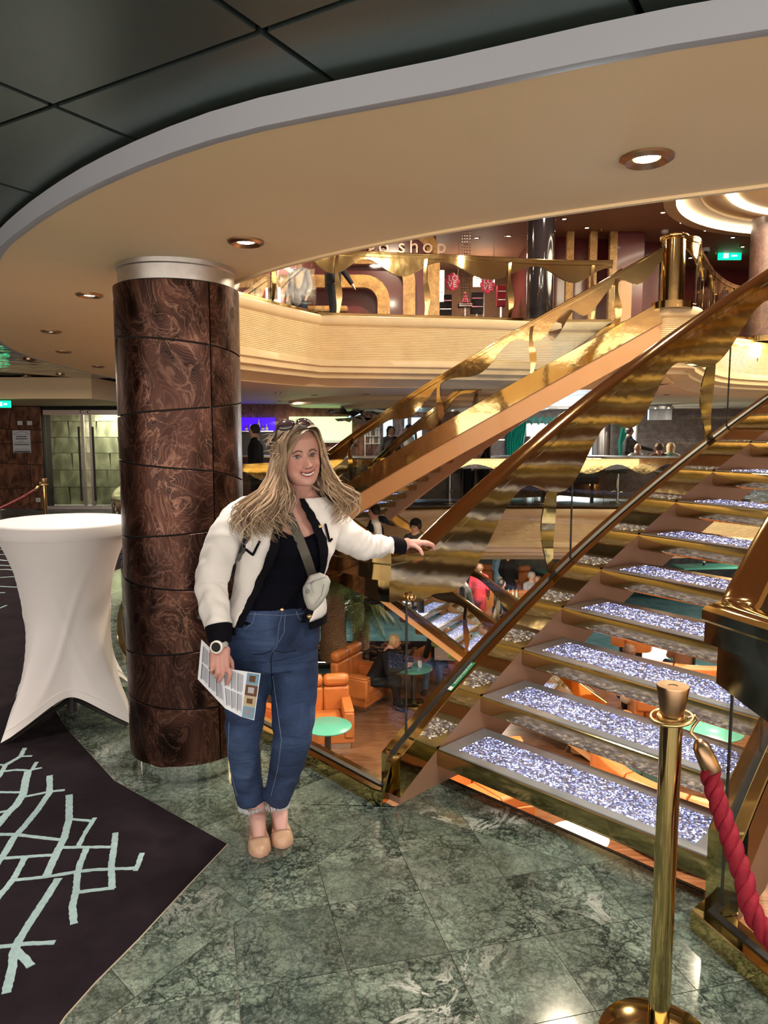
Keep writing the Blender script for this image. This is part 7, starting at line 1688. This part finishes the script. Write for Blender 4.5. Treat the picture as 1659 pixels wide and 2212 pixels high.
for i, (u0, u1) in enumerate(((1140, 1200), (1335, 1384))):
    a, b = ony(u0, 925, 24.8), ony(u1, 908, 24.8); t = thing('valance', 'draped grey-green valance over the ' + ('first', 'second') + ' bright window' if False else 'draped grey-green valance over the ' + ('left', 'right')[i] + ' bright window', 'valance', (a.x, 24.8, 2)); mb = MB()
    for k in range(4):
        for j in range(4): x0 = a.x + (b.x - a.x) * k / 4; x1 = a.x + (b.x - a.x) * (k + 1) / 4; mb.tube([(x0, 24.8, 2.12 - j * .02), ((x0 + x1) / 2, 24.74, 2.02 - j * .055), (x1, 24.8, 2.12 - j * .02)], .035, 6)
    build('swags', mb, 'teal_valance', t)
box_thing('wall_panel', 'frosted white patterned wall panel between the curtain and the staircase', 'wall panel', ony(1080, 950, 25.2), (.75, .06, 1.5), 'ice_panel' if False else 'pale_brick', (('frame', (0, -.04, 0), (.8, .02, .05), 'steel'),))
for u, r in ((1300, .28), (1425, .32)): 
    p = ony(u, 900, 22.5 if u == 1300 else 21); t = thing('column', 'polished steel round column by the bright windows' if u == 1300 else 'grey ceiling drum column over the curved bar', 'column', (p.x, p.y, 0)); mb = MB(); mb.lathe([(.001, 0 if u == 1300 else 1.95), (r, 0 if u == 1300 else 1.95), (r, 2.37), (.001, 2.37)], (p.x, p.y, 0), 32); build('shaft', mb, 'steel' if u == 1300 else 'grey_trim', t, 40)
    mb = MB(); mb.lathe([(r, 2.25), (r + .05, 2.25), (r + .05, 2.33), (r, 2.33)], (p.x, p.y, 0), 32); build('collar', mb, 'steel', t, 40)
t = thing('cove_panel', 'cool blue-white lit ceiling cove over the windows', 'ceiling light', (5, 21.5, 2.35)); mb = MB(); mb.box((3.9, 22.8, 2.355), (2.4, .9, .02)); mb.box((7.6, 23.2, 2.355), (2.8, .5, .02)); build('lit_surface', mb, 'cove_cool', t, 0); mb = MB(); mb.box((5.8, 22.2, 2.34), (8.5, .12, .06)); build('edge_strip', mb, 'steel', t, 0)
def rim_disc(label, cx, cy_, r, z0, z1):
    t = thing('ceiling_disc', label, 'ceiling panel', (cx, cy_, z0)); mb = MB(); mb.lathe([(.001, z0), (r - .05, z0), (r, z0 + .03), (r, z1), (.001, z1)], (cx, cy_, 0), 64); build('disc', mb, 'cream_paint', t, 40); mb = MB(); mb.lathe([(r - .3, z0 - .004), (r - .26, z0 - .004), (r - .26, z0 + .01), (r - .3, z0 + .01)], (cx, cy_, 0), 64); build('groove', mb, 'cream_wave', t, 40)
rim_disc('low round cream ceiling disc over the bar at left', .8, 19.0, 3.2, 2.26, 2.37); rim_disc('smaller lower cream ceiling disc nested at its right', 1.5, 18.9, 2.6, 2.16, 2.27)
tb_ = [('cup_clear', 1395, 988), ('paper', 1372, 988), ('teal_top', 1452, 987)]
for i, (m_, u, v) in enumerate(tb_):
    p = ony(u, v, 17.6); box_thing('counter_item', ('clear glass', 'folded white napkin', 'flat teal tray')[i] + ' on the curved bar counter', 'tableware', (p.x, 17.7, 1.09), (.12, .12, .05), m_, (('rim', (0, 0, .028), (.13, .13, .006), m_),), bevel=.01)
# ================================================================== THE LOUNGE BELOW
LZ = -H
def loc_mb(x, y, z, yaw):
    c, s = math.cos(yaw), math.sin(yaw)
    def L(p): return (x + p[0] * c - p[1] * s, y + p[0] * s + p[1] * c, z + p[2])
    return L
def rbox(name, par, L, c, d, m, yaw, bev=.03, kind=None):
    mb = MB(); q = L(c); mb.box(q, d, yaw); return build(name, mb, m, par, 40, bevel=bev, kind=kind)
def armchair(label, x, y, yaw, w=.86, mat_='orange_leather', group=None):
    """faces -y when yaw = 0"""
    t = thing('armchair', label, 'armchair', (x, y, LZ), group); L = loc_mb(x, y, LZ, yaw)
    rbox('plinth', t, L, (0, 0, .05), (w - .12, .66, .10), 'steel', yaw, .005)
    rbox('base', t, L, (0, .02, .20), (w, .78, .20), mat_, yaw, .02)
    rbox('seat_cushion', t, L, (0, -.04, .36), (w - .34, .66, .16), mat_, yaw, .04)
    for s in (-1, 1): rbox('arm', t, L, (s * (w / 2 - .085), -.01, .40), (.17, .76, .44), mat_, yaw, .035); rbox('arm_pad', t, L, (s * (w / 2 - .085), -.01, .625), (.165, .74, .05), mat_, yaw, .02)
    for s in (-1, 1): rbox('back_cushion', t, L, (s * (w - .04) / 4, .33, .62), ((w - .04) / 2 - .006, .17, .42), mat_, yaw, .04); rbox('head_roll', t, L, (s * (w - .04) / 4, .33, .93), ((w - .04) / 2 - .006, .20, .20), mat_, yaw, .07)
    return t
def round_table(label, x, y, r=.36, h=.70, group=None, base='brass', top='teal_top'):
    t = thing('round_table', label, 'table', (x, y, LZ), group)
    mb = MB(); mb.lathe([(.001, h - .03), (r - .02, h - .03), (r, h - .018), (r, h - .006), (r - .008, h), (.001, h)], (x, y, LZ), 40); build('table_top', mb, top, t, 40)
    mb = MB(); mb.lathe([(.001, .02), (.05, .03), (.05, h - .03), (.001, h - .03)], (x, y, LZ), 20); build('column', mb, 'black_gloss', t, 40)
    mb = MB(); mb.lathe([(.001, 0), (.25, 0), (.25, .02), (.22, .045), (.06, .06), (.001, .06)], (x, y, LZ), 32); build('foot_disc', mb, base, t, 40); return t
def sofa_arc(label, cx, cy_, r, a0, a1, mat_='orange_leather', hb=.82, inner=True, z=LZ):
    t = thing('curved_sofa', label, 'sofa', (cx + r * math.cos(R((a0 + a1) / 2)), cy_ + r * math.sin(R((a0 + a1) / 2)), z)); n = max(3, int(abs(a1 - a0) / 24)); sg = -1 if inner else 1
    def arcp(ra, b0, b1): return [(cx + ra * math.cos(R(b0 + (b1 - b0) * k / 8)), cy_ + ra * math.sin(R(b0 + (b1 - b0) * k / 8)), z) for k in range(9)]
    for k in range(n):
        b0 = a0 + (a1 - a0) * k / n + .4; b1 = a0 + (a1 - a0) * (k + 1) / n - .4
        f = 1
        for nm, pr in (('base', [(-.40, .06), (.40, .06), (.40, .28), (-.40, .28)]), ('seat_cushion', [(-.38, .28), (.20, .28), (.20, .42), (.16, .45), (-.34, .45), (-.38, .42)]), ('back_cushion', [(.20, .28), (.40, .28), (.40, hb - .04), (.36, hb), (.24, hb), (.20, hb - .04)])):
            P = [Vector(p) for p in arcp(r, b0, b1)]; mb = MB(); rs = []
            for p in P:
                d = (p - Vector((cx, cy_, z))); d.normalize(); rs.append([p + d * (a * (-sg)) * (1 if inner else 1) + Vector((0, 0, h_)) for a, h_ in pr])
            mb.rings(rs); build(nm, mb, mat_, t, 40, fix=True, bevel=.012)
    return t
def at(u, v, z=0): p = onz(u, v, LZ + z); return p.x, p.y
# the group seen through the glass to the left of the near staircase
armchair('orange leather armchair facing the viewer behind the nearest teal table', -.98, 11.75, R(8), .92)
x, y = at(708, 1567, .70); round_table('round teal-topped table nearest the glass, beside the woman', x, y)
armchair('orange leather armchair showing only between the woman\'s legs', -1.95, 11.3, R(55), .88)
p = ony(690, 1540, y - .05); gt = thing('tumbler', 'clear tumbler at the left edge of the nearest teal table', 'glass', (x - .26, y - .02, LZ + .70)); mb = MB(); mb.lathe([(.001, 0), (.032, 0), (.038, .12), (.034, .12), (.029, .01), (.001, .01)], (x - .26, y - .02, LZ + .70), 16); build('glass_wall', mb, 'glass', gt, 40); mb = MB(); mb.tube([(x - .26, y - .02, LZ + .72), (x - .29, y - .02, LZ + .90)], .004, 5); build('straw', mb, 'white_gloss', gt)
armchair('tall-backed orange armchair in which the blonde person sits', -.42, 13.55, R(62), 1.0)
person('blonde person in black bent over a phone at the teal table', -.20, 13.35, LZ, R(72), 'sit', 'cloth_black', 'cloth_black', 'hair_blonde', 1.04, lean=.75, longhair=False, arms={1: ((.24, -.35, .72), (.10, -.62, .80)), -1: ((-.24, -.35, .72), (-.10, -.62, .80))})
x, y = at(893, 1442, .70); round_table('round teal-topped table with brass foot between two seated people', x, y)
for i, (dx, dy, lb) in enumerate(((-.12, -.05, 'dark phone lying on the two-person teal table'), (-.2, .08, 'pale phone held over the two-person teal table'))): 
    box_thing('phone', lb, 'phone', (x + dx, y + dy, LZ + .71 + .03 * i), (.15, .08, .012), 'cloth_blue' if i else 'cloth_navy', (('screen', (0, 0, .0065), (.13, .065, .002), 'black_gloss'),))
gt = thing('tumbler', 'clear tumbler with drink on the two-person teal table', 'glass', (x + .12, y + .02, LZ + .70)); mb = MB(); mb.lathe([(.001, 0), (.036, 0), (.042, .12), (.038, .12), (.033, .01), (.001, .01)], (x + .12, y + .02, LZ + .70), 16); build('glass_wall', mb, 'cup_clear', gt, 40); mb = MB(); mb.lathe([(.001, .01), (.033, .01), (.036, .07), (.001, .07)], (x + .12, y + .02, LZ + .70), 16); build('drink', mb, 'cloth_pink', gt, 40)
armchair('orange armchair of the person with the laptop', 1.20, 14.75, R(-32), .95)
pl_ = person('grey-haired person in black with chin on hand behind a laptop', 1.12, 14.45, LZ, R(-22), 'sit', 'cloth_black', 'cloth_jeans', 'hair_brown', 1.02, arms={-1: ((-.20, -.28, .66), (-.03, -.16, 1.10)), 1: ((.24, -.12, .70), (.12, -.34, .70))})
lp = thing('laptop', 'open silver laptop on the lap of the person in black', 'laptop', (1.14, 14.02, LZ + .66)); mb = MB(); mb.box((1.18, 14.02, LZ + .78), (.40, .012, .26), R(-8)); build('lid', mb, 'laptop', lp, 0, bevel=.004); mb = MB(); mb.box((1.19, 14.14, LZ + .655), (.40, .26, .015), R(-8)); build('keyboard_base', mb, 'dark_plastic', lp, 0); mb = MB(); mb.ell((1.18, 14.01, LZ + .80), (.018, .004, .02), 10, 8); build('round_emblem', mb, 'steel', lp)
# planting bed with palms
bed = thing('planter_bed', 'dark mulch planting bed at the edge of the wooden lounge floor', 'planter', (-.6, 16.2, LZ)); mb = MB(); mb.box((-1.4, 16.3, LZ + .08), (6.4, 1.6, .16)); build('kerb', mb, 'black_gloss', bed, 0, bevel=.02)
mb = MB(); rq = random.Random(5)
for k in range(260): mb.ell((rq.uniform(-4.4, 1.6), rq.uniform(15.6, 17.0), LZ + .17), (rq.uniform(.05, .10), rq.uniform(.03, .06), .03), 6, 4)
build('mulch', mb, 'cloth_brown', bed, 0, kind='stuff')
def palm(label, x, y, h, r, nf, seed, fl=1.0, tilt=0):
    rq = random.Random(seed); t = thing('palm', label, 'palm tree', (x, y, LZ + .15)); mb = MB(); prof = []
    n = int(h / .06)
    for k in range(n): z = h * k / n; rr_ = r * (1.08 - .25 * k / n); prof += [(rr_ * 1.06, z), (rr_ * .94, z + h / n * .8)]
    mb.lathe([(.001, 0)] + prof + [(.001, h)], (x, y, LZ + .15), 18); build('trunk', mb, 'palm_bark', t, 60)
    top = Vector((x, y, LZ + .15 + h))
    for f in range(nf):
        a = 2 * PI * f / nf + rq.uniform(-.2, .2); el_ = rq.uniform(.2, 1.2); ln = rq.uniform(.95, 1.35) * fl; P = []
        for k in range(11):
            s_ = k / 10; P.append(top + Vector((math.cos(a), math.sin(a), 0)) * ln * (s_ * math.cos(el_) + .12 * s_) + Vector((0, 0, ln * (s_ * math.sin(el_) - 1.25 * s_ * s_ * (.7 + .3 * math.sin(el_))))))
        mb = MB(); mb.tube(P, [.014 - .001 * k for k in range(11)], 5)
        for k in range(1, 11):
            for m_ in range(3):
                s_ = (k - 1 + m_ / 3) / 10; p = P[k - 1].lerp(P[k], m_ / 3); d = (P[k] - P[k - 1]).normalized(); sd = d.cross(Vector((0, 0, 1))).normalized(); L_ = .34 * fl * math.sin(PI * min(.98, .15 + s_ * .85))
                for s2 in (-1, 1):
                    e1_ = p + (sd * s2 * .8 + d * .6).normalized() * L_ * .55 + Vector((0, 0, -.02)); e2_ = p + (sd * s2 * .7 + d * .75).normalized() * L_ + Vector((0, 0, -.35 * L_)); w_ = d * .012
                    mb.add([p - w_, p + w_, e1_ + w_, e1_ - w_, e2_], [(0, 1, 2, 3), (3, 2, 4)])
        build('frond', mb, 'leaf_pale' if f % 5 == 0 else 'leaf', t, 0)
palm('palm with thick ringed trunk and drooping crown behind the orange armchairs', -1.10, 15.75, 1.75, .27, 22, 3, 1.05)
palm('thick ringed palm trunk close behind the woman\'s hip', -1.78, 15.95, 1.9, .24, 18, 4, .95)
palm('shorter palm with dark fronds right of the thickest trunk', -.52, 16.35, 1.05, .18, 20, 9, .85)
sc_ = thing('iron_scroll', 'dark scrolled iron edging beside the shorter palm', 'edging', (-.2, 15.5, LZ)); mb = MB(); mb.tube([(-.75 + .07 * k, 15.45, LZ + .42 + .06 * math.sin(k * 1.1)) for k in range(20)], .022, 6); build('scroll_bar', mb, 'black_gloss', sc_); mb = MB()
for k in range(5): mb.tube([(-.7 + .28 * k, 15.45, LZ), (-.7 + .28 * k, 15.45, LZ + .42)], .014, 6)
build('uprights', mb, 'black_gloss', sc_, kind='stuff')
# lit wall screens at the back of the lounge
for i, (u0, u1, v0, v1) in enumerate(((783, 838, 1282, 1338), (600, 690, 1280, 1330))):
    a, b = ony(u0, v1, 24.2), ony(u1, v0, 24.2); t = thing('wall_graphic', ('pale wall panel with blue chevron line, seen beneath the palm crown', 'pale wall panel hidden mostly behind the woman')[i], 'wall panel', ((a.x + b.x) / 2, 24.2, a.z)); mb = MB(); mb.box(((a.x + b.x) / 2, 24.3, (a.z + b.z) / 2), (b.x - a.x, .06, b.z - a.z)); build('panel', mb, 'cup_clear', t, 0)
    mb = MB(); mb.tube([(a.x + .1, 24.24, a.z + .25), (a.x + (b.x - a.x) * .6, 24.24, a.z + .25), (b.x - .1, 24.24, b.z - .25)], .04, 6); build('blue_line', mb, 'cyan_tape', t)
# group of people farther back, right of the far stairs
sofa_arc('long curved orange sofa back with people behind it', 3.6, 22.3, 2.6, 205, 310, hb=.88, inner=True)
x, y = at(1103, 1292, .70); round_table('teal round table with bottles before the long curved sofa', x, y, .42)
for i, dx in enumerate((-.06, .06, .16)):
    bt = thing('bottle', 'small clear bottle on the teal table before the long curved sofa', 'bottle', (x + dx, y, LZ + .70), 'bottles on the far teal table'); mb = MB(); mb.lathe([(.001, 0), (.03, 0), (.03, .13), (.012, .18), (.012, .24), (.001, .24)], (x + dx, y, LZ + .70), 12); build('glass_body', mb, 'bottle_clear', bt); mb = MB(); mb.lathe([(.001, .24), (.014, .24), (.014, .265), (.001, .265)], (x + dx, y, LZ + .70), 10); build('cap', mb, 'cloth_green', bt)
for i, (u, v, r_) in enumerate(((1185, 1229, .5), (1060, 1225, .5))): 
    x, y = at(u, v, .70); round_table('teal round table behind the ' + ('person in profile' if i == 0 else 'standing group'), x, min(y, 23.2), r_)
pp = [('person in dark flat cap and heavy dark coat, leaning forward', 1015, 1250, 17.2, R(-110), 'stand', 'cloth_charcoal', 'cloth_black', 'hair_black', dict(hat=('cloth_charcoal', True), lean=.35)),
      ('person in red scarf and coat behind the capped one', 1035, 1235, 18.5, R(160), 'stand', 'cloth_red', 'cloth_red', 'hair_brown', {}),
      ('person in dark coat with blue scarf standing with back turned', 1098, 1240, 20.7, R(150), 'stand', 'cloth_black', 'cloth_black', 'hair_black', {}),
      ('person in light blue jacket left of the dark coat', 1078, 1245, 21.0, R(120), 'stand', 'cloth_blue', 'cloth_cream', 'hair_brown', {}),
      ('grey curly-haired person seated beyond the sofa', 1148, 1248, 19.6, R(20), 'sit', 'cloth_grey', 'cloth_navy', 'hair_grey', {}),
      ('person in dark shirt sitting in profile on the sofa edge', 1163, 1265, 18.3, R(75), 'sit', 'cloth_charcoal', 'cloth_navy', 'hair_brown', dict(s=1.1)),
      ('dark-haired person seated low before the sofa', 1083, 1265, 18.6, R(80), 'sit', 'cloth_navy', 'cloth_navy', 'hair_black', {}),
      ('grey-haired person with head bent near the teal table', 1142, 1300, 16.6, R(60), 'sit', 'cloth_black', 'cloth_black', 'hair_grey', {}),
      ('person in black with white cuff climbing the lounge stairs', 1042, 1360, 13.9, R(110), 'stand', 'cloth_black', 'cloth_navy', 'hair_black', dict(lean=.6))]
for lb, u, v, y, yw, po, tp_, bt_, hr_, kw in pp:
    x = ony(u, v, y).x; z = LZ
    person(lb, x, y, z, yw, po, tp_, bt_, hr_, kw.pop('s', 1.0), vox=.024, **kw)
armchair('orange armchair with square back beside the standing group', ony(1134, 1240, 21.6).x, 21.9, R(20), .9); armchair('orange armchair at far left of the standing group', ony(1062, 1230, 22.0).x, 22.1, R(-20), .9)
# things glimpsed between the treads
x, y = at(1545, 1222, 1.02); t = thing('bar_table', 'long teal-topped high table seen between the upper treads', 'table', (x, y, LZ)); mb = MB(); mb.box((x, y, LZ + 1.0), (2.4, .75, .05), R(6)); build('table_top', mb, 'teal_top', t, 0, bevel=.01)
for s_ in (-1, 1): mb = MB(); mb.box((x + s_ * .9, y + s_ * .09, LZ + .5), (.14, .5, .97), R(6)); build('leg', mb, 'black_gloss', t, 0)
gt = thing('tumbler', 'small dark tumbler on the long teal table', 'glass', (x - .35, y, LZ + 1.025)); mb = MB(); mb.lathe([(.001, 0), (.035, 0), (.04, .13), (.001, .13)], (x - .35, y, LZ + 1.025), 14); build('glass_wall', mb, 'cloth_navy', gt); mb = MB(); mb.lathe([(.036, .10), (.042, .10), (.042, .135), (.036, .135)], (x - .35, y, LZ + 1.025), 14); build('rim', mb, 'cup_clear', gt)
def lamp_pillar(label, u, v, y, h, r, m='white_lamp'):
    p = ony(u, v, y); t = thing('floor_lamp', label, 'lamp', (p.x, y, LZ)); mb = MB(); mb.lathe([(.001, .03), (r, .03), (r * .8, h * .3), (r * .68, h * .55), (r * .8, h * .8), (r * 1.05, h), (.001, h)], (p.x, y, LZ), 24); build('lamp_shade', mb, m, t); mb = MB(); mb.lathe([(.001, 0), (r * 1.1, 0), (r * 1.1, .03), (.001, .03)], (p.x, y, LZ), 24); build('base', mb, 'steel', t)
    return t
lamp_pillar('glowing white waisted cocktail pillar among the stools', 1418, 1300, 15.8, 1.05, .32)
for k, (u, v) in enumerate(((1385, 1285), (1462, 1300), (1500, 1300), (1350, 1275))):
    y = 15.6 + .4 * (k % 2); p = ony(u, v, y); t = thing('lounge_stool', 'round orange drum stool beside the glowing white pillar, ' + ('close left', 'close right', 'farther right', 'farther left')[k], 'stool', (p.x, y, LZ)); mb = MB(); mb.lathe([(.001, .40), (.26, .40), (.27, .44), (.27, .72), (.25, .75), (.001, .76)], (p.x, y, LZ), 24); build('seat', mb, 'orange_leather', t); mb = MB(); mb.lathe([(.001, .03), (.08, .03), (.08, .40), (.001, .40)], (p.x, y, LZ), 16); build('column', mb, 'black_gloss', t); mb = MB(); mb.lathe([(.001, 0), (.22, 0), (.22, .03), (.001, .03)], (p.x, y, LZ), 24); build('foot_disc', mb, 'teal_top', t)
xx = ony(1360, 1390, 12.6).x; person('person in cream sweater seated with back turned, seen under a tread', xx, 12.6, LZ - .02, R(150), 'sit', 'cloth_cream', 'cloth_black', 'hair_brown', 1.05)
armchair('orange sofa chair right of the cream sweater', ony(1445, 1400, 12.2).x, 12.3, R(170), 1.1)
xx = ony(1520, 1325, 13.4).x; sofa_arc('curved orange sofa with a head resting on its back', xx + .1, 14.6, 1.3, 215, 330, hb=.86); person('brown-haired person slumped on the curved sofa, only the head showing', xx - .1, 14.0, LZ, R(185), 'sit', 'cloth_brown', 'cloth_navy', 'hair_brown', 1.0)
xx = ony(1535, 1440, 10.6).x; round_table('round table on a wide black column between the lower treads', xx, 10.6, .5)
# sofas directly below the lowest treads
sofa_arc('curved tufted orange sofa right under the lowest treads', 2.05, 8.15, 1.35, 95, 212, hb=.90)
x, y = 2.25, 8.1; round_table('white round table inside the tufted curved sofa', x, y, .34, .45, None, 'brass', 'white_gloss')
sofa_arc('curved orange sofa under the middle treads', 4.5, 9.4, 1.3, 120, 260, hb=.90)
xx = ony(1375, 1535, 9.7).x; person('person in dark teal dress on the sofa under the middle treads', 3.55, 9.3, LZ, R(200), 'sit', 'cloth_green', 'cloth_green', 'hair_brown', 1.0)
armchair('orange armchair edge visible below the first tread at left', 1.00, 6.75, R(200), 1.0); armchair('orange armchair edge visible below the first tread at right', 2.75, 5.9, R(150), .8)
lamp_pillar('bright white square-sided lamp pillar glimpsed beneath the first tread', 1222, 1790, 5.9, .95, .27)
x, y = 1.1, 5.9; round_table('small round table with brass foot under the first tread', x, y, .3, .55)

# ================================================================== labels by place for look-alike rows
ORD = 'first second third fourth fifth sixth seventh eighth ninth tenth eleventh twelfth thirteenth fourteenth fifteenth sixteenth'.split()
for grp, tail in (('downlights over the bar deck', 'counted along that ceiling'), ('downlights in the upper deck ceiling', 'on that ceiling'), ('downlights in the dark mirrored ceiling', 'there'),
                  ('amber lights on the bar counters', 'along the counters'), ('bottles on the blue shelf', 'on it'), ('bottles on the far teal table', 'of the three')):
    it = [o for o in SC.objects if o.get('group') == grp and o.get('category')]
    it.sort(key=lambda o: o.location.x / max(.1, o.location.y))
    for o, w_ in zip(it, ORD): o['label'] = f"{o['label']}, {w_} from the left"
